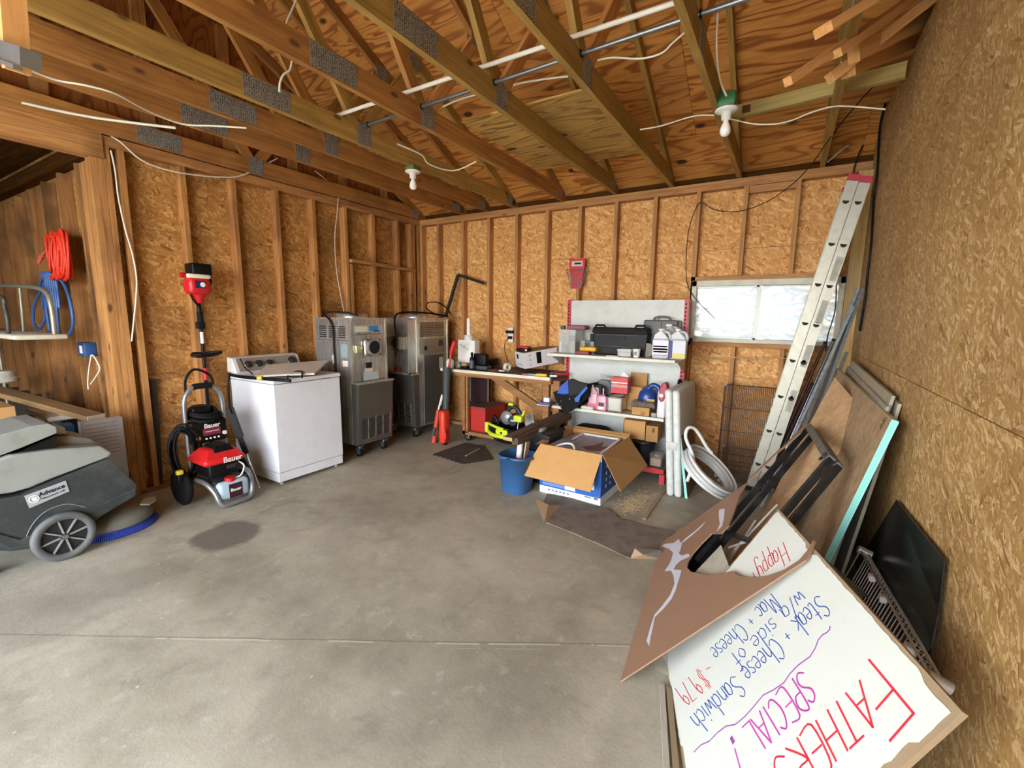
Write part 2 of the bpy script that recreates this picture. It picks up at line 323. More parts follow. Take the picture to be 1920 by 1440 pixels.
# ------------------------------------------------------------------ floor and ground
def floor_mat():
    m, nt, b = newmat('garage_concrete')
    t = nd(nt, 'TexCoord').outputs['Object']
    def noise(s, d=6., r=.6, dist=0.):
        n = nd(nt, 'TexNoise', i_Scale=s, i_Detail=d, i_Roughness=r, i_Distortion=dist); nt.links.new(t, n.inputs[0]); return n.outputs[0]
    c = ramp(nt, noise(1.3, 6., .68), [(.3, hx('88826f')), (.5, hx('a29c8a')), (.7, hx('b4ae9c'))])
    c = mixc(nt, ramp(nt, noise(4.5, 5., .7, .6), [(.5, (0,)*3), (.72, (.35,)*3)]), c, hx('726d62'))
    c = mixc(nt, ramp(nt, noise(.7, 5., .6, .4), [(.54, (0,)*3), (.68, (.32,)*3)]), c, hx('66625a'))
    c = mixc(nt, ramp(nt, noise(2.4, 6., .75, 1.), [(.57, (0,)*3), (.66, (.25,)*3)]), c, hx('5c5850'))
    c = mixc(nt, ramp(nt, noise(11., 4., .7, .3), [(.58, (0,)*3), (.7, (.35,)*3)]), c, hx('c4bfb2'))
    cv = nd(nt, 'TexVoronoi', feature='DISTANCE_TO_EDGE', i_Scale=.4); dn_ = nd(nt, 'VectorMath', operation='MULTIPLY_ADD'); nn2 = nd(nt, 'TexNoise', i_Scale=3., i_Detail=6.); nt.links.new(t, nn2.inputs[0]); nt.links.new(nn2.outputs['Color'], dn_.inputs[0]); dn_.inputs[1].default_value = (.35, .35, 0); nt.links.new(t, dn_.inputs[2]); nt.links.new(dn_.outputs[0], cv.inputs[0])
    ck = nd(nt, 'Math', operation='MULTIPLY'); nt.links.new(ramp(nt, cv.outputs['Distance'], [(.0, (.8,)*3), (.004, (0,)*3)]), ck.inputs[0]); nt.links.new(ramp(nt, noise(.9, 2.), [(.60, (0,)*3), (.66, (.6,)*3)]), ck.inputs[1])
    c = mixc(nt, ck.outputs[0], c, hx('45413b'))
    c = mixc(nt, ramp(nt, noise(40, 4., .7), [(.62, (0,)*3), (.75, (.4,)*3)]), c, hx('57534c'))
    vo = nd(nt, 'TexVoronoi', i_Scale=7.); nt.links.new(t, vo.inputs[0])
    c = mixc(nt, ramp(nt, vo.outputs['Distance'], [(.03, (.8,)*3), (.05, (0,)*3)]), c, hx('c9c5ba'))
    # round oil stain and soft blotches that lie on the slab itself
    def spot(x, y, r, col, amt, sq=1.6):
        nonlocal c
        n = nd(nt, 'TexNoise', i_Scale=5., i_Detail=4.); nt.links.new(t, n.inputs[0])
        ma = nd(nt, 'VectorMath', operation='MULTIPLY_ADD'); nt.links.new(n.outputs['Color'], ma.inputs[0]); ma.inputs[1].default_value = (r*.6, r*.6, 0); nt.links.new(t, ma.inputs[2])
        sb = nd(nt, 'VectorMath', operation='SUBTRACT'); nt.links.new(ma.outputs[0], sb.inputs[0]); sb.inputs[1].default_value = (x+r*.3, y+r*.3, 0)
        ln = nd(nt, 'VectorMath', operation='LENGTH'); nt.links.new(sb.outputs[0], ln.inputs[0])
        c = mixc(nt, ramp(nt, ln.outputs['Value'], [(r*.8 if sq > 1 else r*.3, (amt,)*3), (r*1.0 if sq > 1 else min(1, r*2.6), (0,)*3)]), c, hx(col))
    for (px, py, r, col, a) in ((425, 1003, .23, '534d45', .75), (130, 1130, .3, '605a52', .5), (980, 1330, .16, '5e5850', .45), (310, 1080, .16, '5e5850', .4), (860, 1110, .2, '5e5a54', .35), (690, 960, .3, '6a655c', .35)):
        q = P(px, py, 2, 0); spot(q.x, q.y, r if a > .7 else r*.6, col, a if a > .7 else a*.7, 2 if a > .7 else 1)
    # saw joint with pale scraped edges
    a, b2 = P(205, 1187, 2, 0), P(1000, 1200, 2, 0); d = (b2-a).normalized(); nn = V((-d.y, d.x, 0))
    dp = nd(nt, 'VectorMath', operation='DOT_PRODUCT'); nt.links.new(t, dp.inputs[0]); dp.inputs[1].default_value = nn
    n = noise(3., 4.)
    def band(off, w0, col, thr, amt):
        nonlocal c
        s_ = nd(nt, 'Math', operation='SUBTRACT'); nt.links.new(dp.outputs['Value'], s_.inputs[0]); s_.inputs[1].default_value = a.dot(nn)+off
        w1 = nd(nt, 'Math', operation='MULTIPLY_ADD'); nt.links.new(n, w1.inputs[0]); w1.inputs[1].default_value = .02; nt.links.new(s_.outputs[0], w1.inputs[2])
        ab = nd(nt, 'Math', operation='ABSOLUTE'); nt.links.new(w1.outputs[0], ab.inputs[0])
        lt = nd(nt, 'Math', operation='LESS_THAN'); lt.inputs[1].default_value = w0; nt.links.new(ab.outputs[0], lt.inputs[0])
        g = nd(nt, 'Math', operation='GREATER_THAN'); g.inputs[1].default_value = thr; nt.links.new(noise(2.2, 3.), g.inputs[0])
        mu = nd(nt, 'Math', operation='MULTIPLY'); nt.links.new(lt.outputs[0], mu.inputs[0]); nt.links.new(g.outputs[0], mu.inputs[1])
        m2 = nd(nt, 'Math', operation='MULTIPLY'); nt.links.new(mu.outputs[0], m2.inputs[0]); m2.inputs[1].default_value = amt
        c = mixc(nt, m2.outputs[0], c, hx(col))
    band(-.01, .004, '5f5a52', .0, .5); band(-.02, .005, 'bdb8aa', .5, .7); band(-.05, .003, 'a9a598', .55, .5)
    nt.links.new(c, b.inputs['Base Color']); b.inputs['Roughness'].default_value = .62; b.inputs['Specular IOR Level'].default_value = .35
    bump(nt, b, noise(60, 3., .7), .25, .004)
    return m
FLOORM = floor_mat()
fl = bpy.data.objects.new('floor', mesh('floor', G().box(-7, 6.6, -6.75, .1, -.15, 0), FLOORM)); COL.objects.link(fl); fl['kind'] = 'structure'
gr = bpy.data.objects.new('ground', mesh('ground', G().box(-30, 30, -40, -6.75, -.2, -.03).box(-30, 30, .2, 40, -.3, -.12), plain('9a978f', .9, dirt=.4))); COL.objects.link(gr); gr['kind'] = 'structure'
# ------------------------------------------------------------------ wall sheathing pieces
def sheet_mesh(name, rects, th, mt):
    g = G()
    for x0, x1, y0, y1 in rects: g.box(x0+.0015, x1-.0015, y0+.0015, y1-.0015, -th, 0)
    return mesh(name, g, mt)
def minus(r, h):
    x0, x1, y0, y1 = r; a0, a1, b0, b1 = h
    if a0 >= x1 or a1 <= x0 or b0 >= y1 or b1 <= y0: return [r]
    o = []
    if b0 > y0: o.append((x0, x1, y0, b0))
    if b1 < y1: o.append((x0, x1, b1, y1))
    c0, c1 = max(b0, y0), min(b1, y1)
    if a0 > x0: o.append((x0, a0, c0, c1))
    if a1 < x1: o.append((a1, x1, c0, c1))
    return o
ZS = [0, .31, .92, 1.53, 2.14, 2.75]
WIN = (3.565, 4.80, 1.255, 1.845)
RX = 4.88
wb = struct('wall_back')
part('siding', G().box(-.15, WIN[0], .105, .16, -.1, 3.0).box(WIN[1], 6.6, .105, .16, -.1, 3.0).box(WIN[0], WIN[1], .105, .16, -.1, WIN[2]).box(WIN[0], WIN[1], .105, .16, WIN[3], 3.0).box(4.99, 6.6, .0, .1, -.1, 3.), plain('8d8a80', .8), wb)
xs = [-.09, 2.35, 4.95]
for i in range(5):
    for j in range(2):
        x0, x1 = xs[j], xs[j+1]; cx, cz = (x0+x1)/2, (ZS[i]+ZS[i+1])/2
        rs = minus((x0, x1, ZS[i], ZS[i+1]), WIN); rs = [(a-cx, b-cx, c-cz, d-cz) for a, b, c, d in rs]
        inst('osb_panel', sheet_mesh('osb_panel', rs, .011, OSBB), FR((cx, .089, cz), (1, 0, 0), (0, 0, 1)), wb)
_sm = {}
def stud(parent, a, b, w_=.038, d_=.089, up=(0, 1, 0), mt=STUD, name='stud'):
    """lumber from a to b, grain along it; w_ across, d_ along up"""
    a = V(a); b = V(b); L = (b-a).length; k = (round(L, 3), w_, d_, mt.name)
    if k not in _sm: _sm[k] = mesh(name, G().box(-L/2, L/2, -w_/2, w_/2, -d_/2, d_/2), mt)
    d = (b-a).normalized(); sd = V(up).cross(d)
    return inst(name, _sm[k], FR((a+b)/2, d, sd), parent)
PB = 2.68                                       # underside of the double top plate
for i in range(11):
    x = .337+.4064*i-.019
    if i in (9, 10):
        stud(wb, (x, .0445, .038), (x, .0445, WIN[2]-.042)); stud(wb, (x, .0445, WIN[3]+.042), (x, .0445, PB))
    elif i == 5 or i == 3: stud(wb, (x, .0445, .038), (x, .0445, PB))
    else: stud(wb, (x, .0445, .038), (x, .0445, PB))
stud(wb, (WIN[0]-.019, .0445, .038), (WIN[0]-.019, .0445, WIN[3]+.04)); stud(wb, (WIN[1]+.019, .0445, .038), (WIN[1]+.019, .0445, PB))
stud(wb, (.019, .0445, .038), (.019, .0445, PB))
stud(wb, (WIN[0], .0445, WIN[2]-.021), (WIN[1], .0445, WIN[2]-.021), .089, .038, up=(0, 0, 1), name='window_sill_plate')
stud(wb, (WIN[0], .0445, WIN[3]+.021), (WIN[1], .0445, WIN[3]+.021), .089, .038, up=(0, 0, 1), name='window_header')
stud(wb, (4.0, .03, PB-.035), (4.36, .03, PB-.035), .06, .06, up=(0, 0, 1), name='blocking')
for z in (PB+.019, PB+.057): stud(wb, (-.089, .0445, z), (RX, .0445, z), .089, .037, up=(0, 0, 1), name='top_plate')
stud(wb, (-.0, .0445, .019), (RX, .0445, .019), .089, .038, up=(0, 0, 1), name='bottom_plate')
# left wall
wl = struct('wall_left'); JY = -3.36
part('siding', G().box(-.16, -.105, JY, .1, -.1, 3.0), plain('8d8a80', .8), wl)
for i in range(5):
    for y0, y1 in ((-2.44, .089), (JY, -2.44)):
        cy, cz = (y0+y1)/2, (ZS[i]+ZS[i+1])/2
        h = (y1-y0)/2; hz = (ZS[i+1]-ZS[i])/2
        inst('osb_panel', sheet_mesh('osb_panel', [(-h, h, -hz, hz)], .011, OSBL), FR((-.089, cy, cz), (0, 1, 0), (0, 0, 1)), wl)
for k in range(8):
    y = -(.387+.4064*k)-.019
    stud(wl, (-.0445, y, .038), (-.0445, y, PB), up=(1, 0, 0), mt=STUDL)
for y in (-.019, -.17, -.118): stud(wl, (-.0445, y, .038), (-.0445, y, PB), up=(1, 0, 0), mt=STUDL)
for z in (PB+.019, PB+.057): stud(wl, (-.0445, -3.5+(.0 if z > 2.72 else .1), z), (-.0445, .0, z), .089, .037, up=(0, 0, 1), mt=STUDL, name='top_plate')
stud(wl, (-.0445, JY, .019), (-.0445, -.0, .019), .089, .038, up=(0, 0, 1), mt=STUDL, name='bottom_plate')
# blocked-up old window: sill and cripple studs
zz = P(715, 500, 0, 0).z
ya, yb = P(655, 490, 0, 0).y, P(776, 508, 0, 0).y
stud(wl, (.0, ya, zz+.02), (.0, yb, zz), .10, .035, up=(0, 0, 1), mt=STUDL, name='sill_board')
for q in (ya+.03,): stud(wl, (-.0445, q, .04), (-.0445, q, zz-.01), up=(1, 0, 0), mt=STUDL, name='cripple_stud')
# jamb: cluster of studs beside the wide opening, and its header
for k, (y, x) in enumerate(((JY+.02, -.0445), (JY-.02, -.0445), (JY-.06, -.0445), (JY-.04, -.14), (JY-.04, -.235))):
    stud(wl, (x, y, .0), (x, y, 2.585 if k > 2 else PB), up=(1, 0, 0), mt=STUDL, name='jamb_stud')
stud(wl, (.0, JY-.0, 2.66), (.0, -6.7, 2.66), .038, .15, up=(0, 0, 1), mt=STUDL, name='header_beam')
stud(wl, (-.06, JY-.02, 2.66), (-.06, -6.7, 2.66), .038, .15, up=(0, 0, 1), mt=STUDL, name='header_beam')
for z in (2.755, 2.795): stud(wl, (-.03, JY, z), (-.03, -6.7, z), .089, .037, up=(0, 0, 1), mt=STUDL, name='top_plate')
# alcove beyond the opening: stud wall at right angles, boarding above and kerb below darkened for shade
wa = struct('wall_alcove')
DARKW = wood('dark_lumber', '5e3e20', '38230f', rough=1.)
bpy.data.materials['dark_lumber'].node_tree.nodes['Principled BSDF'].inputs['Specular IOR Level'].default_value = 0
STUDA = wood('shaded_alcove_lumber', 'a87a46', '7a4e26', stain='3a2412', stainamt=.7)  # framing lumber again, alcove shade put into the darker colour
part('shade_kerb', G().box(-6.9, -.26, -3.42, -3.30, 0, .60), plain('55504a', .9, dirt=.5), wa)  # dark block put in for the shade under the studs
for j in range(5):
    x1 = -.09-1.22*j; x0 = x1-1.22
    inst('osb_panel', sheet_mesh('osb_panel', [(-.61, .61, -1.13, 1.13)], .011, OSBL), FR(((x0+x1)/2, -3.33, 1.71), (1, 0, 0), (0, 0, 1)), wa)
for k in range(13):
    x = -.37-.4064*k
    stud(wa, (x, -3.3755, .60), (x, -3.3755, 2.60-.012*k), up=(0, 1, 0), mt=STUDA)
stud(wa, (-6.9, -3.375, 2.68), (-.28, -3.375, 2.68), .089, .11, up=(0, 0, 1), mt=DARKW, name='top_plate')  # shade over the stud tops put into the dark wood colour
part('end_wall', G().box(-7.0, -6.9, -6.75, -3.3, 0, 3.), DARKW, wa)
part('front_boarding', G().box(-7, .45, -6.8, -6.72, 0, 3.), DARKW, wa)  # unseen, drawn out past the alcove to keep daylight off it
# right wall: two-metre sheets standing on the slab, leaving the roof open above
wr = struct('wall_right')
ys = [-6.75, -4.9, -2.46, .0]
for a, b in zip(ys, ys[1:]):
    for z0, z1 in ((0, 1.22), (1.22, 2.44), (2.44, 3.0)):
        h, hz = (b-a)/2, (z1-z0)/2
        inst('osb_panel', sheet_mesh('osb_panel', [(-h, h, -hz, hz)], .012, OSBR), FR((RX, (a+b)/2, (z0+z1)/2), (0, -1, 0), (0, 0, 1)), wr)
part('backing', G().box(RX+.013, RX+.1, -6.75, 0, -.05, 3.0), DARKW, wr)
part('gable_board', G().box(6.5, 6.6, -6.75, .1, 0, 4.7), DARKW, wr)
# corner post beside the window
stud(wr, (4.835, -.06, .0), (4.835, -.06, 2.66), .09, .10, up=(0, 1, 0), mt=wood('pale_post', 'd9b978', 'a98646', knots=True, stain='a59a88', stainamt=.6), name='corner_post')
# front wall (behind the viewer) with its open garage door
wf = struct('wall_front')
part('siding', G().box(4.75, 6.6, -6.8, -6.7, 0, 3.).box(.45, 4.75, -6.8, -6.7, 2.62, 3.), DARKW, wf)
# ------------------------------------------------------------------ roof
cl = struct('ceiling')
SL = .5; RY = -3.35; EZ = 2.86; an = math.atan(SL)
Lr = abs(RY)/math.cos(an)
rz_ = EZ+SL*abs(RY)
def roofsheet(x0, x1, s0, s1, side):
    w2, h2 = (x1-x0)/2, (s1-s0)/2; sc_ = (s0+s1)/2
    y = -(sc_*math.cos(an)); z = EZ+sc_*math.sin(an); ydir = V((0, -math.cos(an), math.sin(an)))
    if side: y = 2*RY-y; ydir = V((0, math.cos(an), math.sin(an)))
    M = FR((( x0+x1)/2, y, z), (1, 0, 0), ydir)
    inst('plywood_sheet', sheet_mesh('plywood_sheet', [(-w2, w2, -h2, h2)], -.012, ROOFP) if 0 else RS(round(w2, 3), round(h2, 3), side), M, cl)
_rs = {}
def RS(w2, h2, side):
    k = (w2, h2, side)
    if k not in _rs: _rs[k] = mesh('plywood_sheet', G().box(-w2+.0015, w2-.0015, -h2+.0015, h2-.0015, -.012, 0) if side == 0 else G().box(-w2+.0015, w2-.0015, -h2+.0015, h2-.0015, 0, .012), ROOFP)
    return _rs[k]
rows = [(-.35, .42), (.42, 1.64), (1.64, 2.86), (2.86, Lr)]
for side in (0, 1):
    for r_, (s0, s1) in enumerate(rows):
        x = -7.4+(1.22 if r_ % 2 else 0)
        while x < 6.6:
            roofsheet(x, min(x+2.44, 6.65), s0, s1, side); x += 2.44
part('shingles', G().prism([(-7.5, .36, EZ-.13), (-7.5, RY, rz_+.045), (-7.5, 2*RY-.36, EZ-.13), (-7.5, 2*RY-.36, EZ-.08), (-7.5, RY, rz_+.1), (-7.5, .36, EZ-.08)], (14.2, 0, 0)), plain('4a4846', .9), cl)
part('eave_board', G().box(-.15, 6.6, .07, .10, 2.756, 2.9), DARKW, cl)
# gable framing above the left wall
wg = struct('wall_gable')
for k in range(5):
    y1 = -.02-1.22*k; y0 = max(y1-1.22, -6.7)
    def zt(y): return EZ+SL*min(-y, 6.7+y)-.03
    pts = [(-.06, y1, 2.80), (-.06, y1, zt(y1)), (-.06, y0, zt(y0)), (-.06, y0, 2.80)]
    if y0 < RY < y1: pts.insert(2, (-.06, RY, zt(RY)))
    part('plywood_sheet', G().prism(pts, (-.012, 0, 0)), plyroof('gable_plywood%d' % k, '9c5c26', '6b3812', kn=False) if k == 0 else bpy.data.materials['gable_plywood0'], wg)
for k in range(8):
    y = -.6-.61*k; zt_ = EZ+SL*min(-y, 6.7+y)-.14
    if zt_ > 2.95: stud(wg, (-.035, y, 2.84), (-.035, y, zt_), .089, .038, up=(1, 0, 0), mt=TRUSS, name='gable_stud')
# ceiling board of the alcove
part('alcove_ceiling', G().box(-6.9, -.1, -6.7, -3.3, 2.84, 2.86), DARKW, cl)
# ------------------------------------------------------------------ trusses
def gusset_mat():
    m, nt, b = newmat('gusset_steel'); t = nd(nt, 'TexCoord').outputs['Object']
    mp = nd(nt, 'Mapping'); mp.inputs['Scale'].default_value = (70, 110, 1); nt.links.new(t, mp.inputs[0])
    vo = nd(nt, 'TexVoronoi', i_Scale=1., i_Randomness=.35); nt.links.new(mp.outputs[0], vo.inputs[0])
    c = ramp(nt, vo.outputs['Distance'], [(.25, hx('3b3c3a')), (.40, hx('a4a6a2'))]); nt.links.new(c, b.inputs['Base Color'])
    b.inputs['Metallic'].default_value = .6; b.inputs['Roughness'].default_value = .5; bump(nt, b, vo.outputs['Distance'], .6, .004); return m
GUS = gusset_mat()
TZ = 2.762; TH = .138
def half(s): return 2*RY-s
y1n, y2n = -2.24, 2*RY+2.24
topz = lambda y: EZ-.06+SL*min(-y, 6.7+y)
_gm = {}
def plate(t, X, y, z, w_, h_, ang=0.):
    k = (w_, h_)
    if k not in _gm: _gm[k] = mesh('gusset_plate', G().box(-w_/2, w_/2, -h_/2, h_/2, 0, .002), GUS)
    d = V((0, -math.cos(ang), math.sin(ang)))
    inst('gusset_plate', _gm[k], FR((X+.0003, y, z), -d, (0, 0, 1)), t)
    inst('gusset_plate', _gm[k], FR((X-.0383, y, z), d, (0, 0, 1)), t)
_bc = {}
def BCH(mt):
    if mt.name not in _bc: _bc[mt.name] = mesh('bottom_chord', G().prism([(-.085, 0, -.019), (3.0, 0, -.019), (3.0, TH, -.019), (.22, TH, -.019), (-.085, .05, -.019)], (0, 0, .038)), mt)
    return _bc[mt.name]
def truss(X, label, mt):
    t = thing('roof_truss', label, 'truss', (X-.019, RY, TZ), 0, 'roof trusses'); x = X-.019
    zc = TZ+TH/2
    inst('bottom_chord', BCH(mt), FR((x, 0, TZ), (0, -1, 0), (0, 0, 1)), t)
    stud(t, (x, -3.002, zc), (x, -6.60, zc), d_=TH, mt=mt, up=(0, 0, 1), name='bottom_chord')
    for s in (0, 1):
        f = (lambda y: half(y)) if s else (lambda y: y)
        u = V((0, math.sin(an) if not s else -math.sin(an), math.cos(an)))
        stud(t, (x, f(.02), topz(-.02)+0*.0), (x, f(RY), EZ-.06+SL*3.35), mt=mt, up=u, name='top_chord')
        stud(t, (x, f(y1n), TZ+.09), (x, f(-1.67), topz(-1.67)-.05), mt=NEWW if not s and X > 1.9 else mt, up=(0, 1, 0), name='web')
        stud(t, (x, f(y1n-.03), TZ+.09), (x, f(RY+.03), topz(RY)-.1), mt=mt, up=(0, 1, 0), name='web')
        plate(t, X, f(y1n), TZ+.075, .13, .15); plate(t, X, f(-1.67), topz(-1.67)-.03, .13, .12, 0)
        plate(t, X, f(-.12), TZ+.055, .13, .09)
    plate(t, X, -3.0, zc, .30, .125)
    plate(t, X, RY, topz(RY)-.06, .15, .17)
    return t
TL = [(.04, 'brown roof truss flush against the gable boards above the left wall', TRUSS),
      (.74, 'second roof truss from the left wall, dark orange lumber', TRUSS),
      (1.12, 'third roof truss from the left wall, between two close neighbours', TRUSS),
      (1.51, 'fourth roof truss from the left wall, carrying the small lamp', TRUSSG),
      (2.15, 'fifth roof truss from the left wall, orange, under the loose plywood edge', TRUSS),
      (2.755, 'sixth roof truss from the left wall, crossing the loose plywood sheet', TRUSSG),
      (3.325, 'seventh roof truss from the left wall, greenish weathered bottom chord', TRUSSG),
      (3.925, 'eighth roof truss from the left wall, carrying the green-boxed lamp', TRUSSG),
      (4.56, 'ninth and last roof truss, pale greenish, nearest the right wall', TRUSSG)]
for X, lb, mt in TL: truss(X, lb, mt)
# loose plywood sheets lying on the chords
pz = TZ+TH
q = [P(857, 240, 2, pz), P(1093, 178, 2, pz), P(1173, 263, 2, pz), P(1020, 332, 2, pz)]
g = G().box(2.20, 3.30, -1.93, -.66, pz+.001, pz+.013)
solo('plywood_sheet', 'loose pale plywood sheet laid across the truss chords', 'plywood', g, ROOFL)
# conduits
t = thing('conduit', 'white plastic conduit running across the truss webs', 'pipe', (3, -2.4, 2.93))
part('pipe', G().cyl((1.2, -2.42, 2.93), (5.8, -2.42, 2.93), .0125, 12), plain('e8e6de', .4), t)
t = thing('conduit', 'grey metal conduit strapped to the webs below the white pipe', 'pipe', (3, -2.35, 2.87))
part('pipe', G().cyl((1.56, -2.29, 2.875), (5.8, -2.44, 2.875), .012, 12), GALV, t)
for X in (2.15, 2.755, 3.325, 3.925, 1.6):
    yy = -2.29-.0354*(X-1.56)
    part('strap', G().ring((X+.01, yy, 2.875), .015, .005, (1, 0, 0), 14, 6), BLACK, t)
# brace between the last trusses and right wall
g = G(); a_, b_ = P(1366, 215, 2, 2.95), P(1700, 131, 0, 4.865)
t = thing('brace_board', 'pale yellow-green lumber brace from the bulb truss to the right wall', 'lumber', (4.3, -1.62, 2.85))
stud(t, a_, b_, .038, .085, up=(0, 0, 1), mt=wood('treated_lumber', 'cdb877', 'a0904e'), name='board')
q = a_.lerp(b_, .13); part('grade_stamp', G().box(q.x-.03, q.x+.03, q.y-.024, q.y-.0235, q.z-.025, q.z+.025), plain('5a3a1a', .8), t)
# sticks stored on the last chords
def stick(p0, pe, z0, w_, h_, lb, grp='lumber stored overhead'):
    a = P(*p0, 2, 2.7); a = P(*p0, 2, 3.02-.86*(4.88-a.x)); e = P(*pe, 0, 4.89); e = V((e.x, e.y, max(e.z, 3.0)+h_/2+.008)); b = a+(e-a)*1.6
    t = thing('lumber_stick', lb, 'lumber', (a+b)/2, 0, grp); stud(t, a, b, w_*1.25, h_*1.2, up=(0, 0, 1), mt=NEWW, name='stick')
stick((1543, 57), (1787, -84), 2.92, .06, .03, 'short light stick, leftmost of the sticks stored overhead')
stick((1477, 153), (1750, -20), 2.88, .03, .03, 'long thin light stick reaching furthest left of those stored overhead')
stick((1562, 104), (1752, -23), 2.95, .06, .03, 'light stick lying just above the long thin one overhead')
stick((1556, 147), (1755, 2), 2.88, .04, .04, 'square-ended light stick nearest the right wall overhead')
stick((1590, 128), (1706, 92), 2.90, .05, .07, 'stubby light board pointing at the right wall under the overhead sticks')
stick((1600, 100), (1729, 54), 2.98, .04, .07, 'darker board tucked above the stubby one at the right wall')
# lamps
def lamp(x, y, z, lb, green):
    t = thing('ceiling_lamp', lb, 'lamp', (x, y, z-.16)); 
    part('junction_box', G().rbox(x-.05, x+.05, y-.05, y+.05, z-.035, z+(.045 if green else .0), .008), plain('2f6b3c' if green else '5a6a3a', .5), t)
    part('holder', G().lathe([(.035, 0), (.066, -.004), (.068, -.012), (.05, -.02), (.03, -.026), (.027, -.06), (.02, -.064)], 24, (x, y, z-.035)), WHITE, t)
    part('bulb', G().lathe([(.014, 0), (.016, -.02), (.026, -.04), (.032, -.062), (.030, -.08), (.02, -.094), (.0005, -.1)], 20, (x, y, z-.094)), plain('f4f2ec', .25), t)
q = P(774, 322, 0, 1.49); lamp(1.49, q.y, TZ-.001, 'bare white bulb in a white holder under the fourth truss', False)
q = P(1364, 190, 0, 3.975); lamp(3.975, q.y, 2.775, 'bare white bulb hanging below a green junction box', True)
# cables
def cable(lb, pts, r=.006, mt=CABLEW, name='cable', cat='cable', grp=None):
    return solo(name, lb, cat, G().tube(pts, r, 6, sub=5), mt, grp)
PP = lambda L, ax, v: [P(x, y, ax, v) for x, y in L]
cable('white cable sagging from the track bracket across the far left chords', PP([(52, 130), (105, 150), (160, 160), (215, 175), (262, 200), (310, 222), (350, 234), (400, 236), (462, 240)], 2, 2.72), .006)
cable('thick white cable running straight above the left header', PP([(40, 192), (120, 210), (200, 224), (330, 240)], 2, 2.73), .009)
cable('white cable drooping in a long loop below the left top plate', PP([(208, 255), (228, 268), (262, 298), (300, 315), (350, 326), (410, 332), (450, 330), (490, 312), (520, 297)], 0, .03), .006)
cable('white cable hanging down beside the left jamb studs', PP([(208, 282), (216, 320), (222, 370), (235, 430), (248, 475), (256, 520), (255, 560), (250, 610), (247, 640)], 0, .02), .006)
cable('thin white cable dropping to the first slush machine', PP([(590, 320), (615, 340), (630, 352), (634, 365), (632, 400), (628, 440), (630, 500), (640, 560), (646, 590)], 0, .02), .004)
cable('white cable looping under the fifth truss', [P(745, 270, 2, 2.765), P(790, 290, 2, 2.74), P(805, 308, 2, 2.70), P(850, 320, 2, 2.70), P(893, 303, 2, 2.765)], .006)
cable('white cable at the top edge hanging between two left trusses', PP([(556, 0), (548, 18), (537, 45), (538, 62), (550, 75), (545, 128), (532, 140), (525, 155), (524, 172)], 0, 1.95), .006)
cable('white cable swagging to the right from the third web', PP([(1120, 113), (1150, 108), (1200, 110), (1240, 100), (1262, 80), (1288, 58)], 1, -2.25), .005)
cable('white cable joining the sixth and seventh trusses', [P(830, 200, 1, -2.2), P(870, 184, 1, -2.15), P(960, 160, 1, -2.1), P(1010, 150, 1, -2.1), P(1066, 143, 1, -2.1)], .006)
cable('white cable feeding the green-boxed lamp from above', PP([(1346, 25), (1344, 70), (1345, 110), (1350, 150), (1362, 180)], 1, -1.72), .006)
cable('white cable passing behind the green-boxed lamp', PP([(1200, 243), (1240, 236), (1300, 218), (1345, 217), (1378, 225), (1420, 233), (1470, 230), (1530, 208), (1575, 199), (1660, 205)], 1, -1.45), .0045)
cable('white cable running down the last truss', [P(1580, 0, 0, 4.54), P(1570, 60, 0, 4.54), P(1555, 110, 0, 4.54), P(1548, 190, 0, 4.54), P(1546, 215, 0, 4.54), P(1532, 235, 0, 4.54)], .006)
cable('short white cable curving off the back top plate', PP([(1550, 305), (1580, 280), (1600, 268), (1632, 265)], 1, -.05), .006)
cable('thin black cable crossing from the window to the right rafters', [P(1340, 597, 1, -.03), P(1300, 555, 1, -.03), P(1287, 520, 1, -.03), P(1290, 440, 1, -.03), P(1305, 390, 1, -.03), P(1316, 380, 1, -.03), P(1340, 393, 1, -.05), P(1380, 397, 1, -.1), P(1430, 382, 1, -.15), P(1480, 350, 1, -.2), P(1520, 310, 1, -.4), P(1570, 240, 1, -.8), P(1640, 160, 1, -1.0), P(1700, 115, 1, -1.1)], .0035, BLACK)
cable('black cable running down the edge of the right wall', PP([(1660, 195), (1650, 240), (1645, 320), (1638, 380), (1634, 450), (1626, 520), (1622, 560), (1612, 620)], 0, 4.862), .008, BLACK)
cable('short black cable behind the ladder top', [P(1622, 265, 1, -.03), P(1610, 290, 1, -.03), P(1602, 315, 1, -.03), P(1598, 335, 1, -.03)], .006, BLACK)
cable('black cable hanging behind the ladder by the window', PP([(1568, 520), (1566, 580), (1552, 630), (1548, 660)], 1, -.04), .005, BLACK)
cable('thin cable strung between the studs below the window', PP([(1292, 665), (1330, 672), (1370, 670), (1410, 673), (1460, 671), (1520, 678), (1545, 679)], 1, .0), .004, plain('c9a878', .6))
# track bracket and its wooden hanger at the upper left
t = thing('track_bracket', 'galvanised door track end screwed to a short wood hanger', 'bracket', P(40, 110, 1, -4.4))
a_, b_ = P(-40, 78, 1, -4.3), P(58, 112, 1, -4.3)
part('track', G().beam(a_, b_, .045, .05).beam(a_+V((0, -.03, -.035)), b_+V((0, -.03, -.035)), .02, .012), GALV, t)
stud(t, P(18, -60, 1, -4.27), P(32, 135, 1, -4.27), .038, .06, up=(0, 1, 0), mt=NEWW, name='hanger')
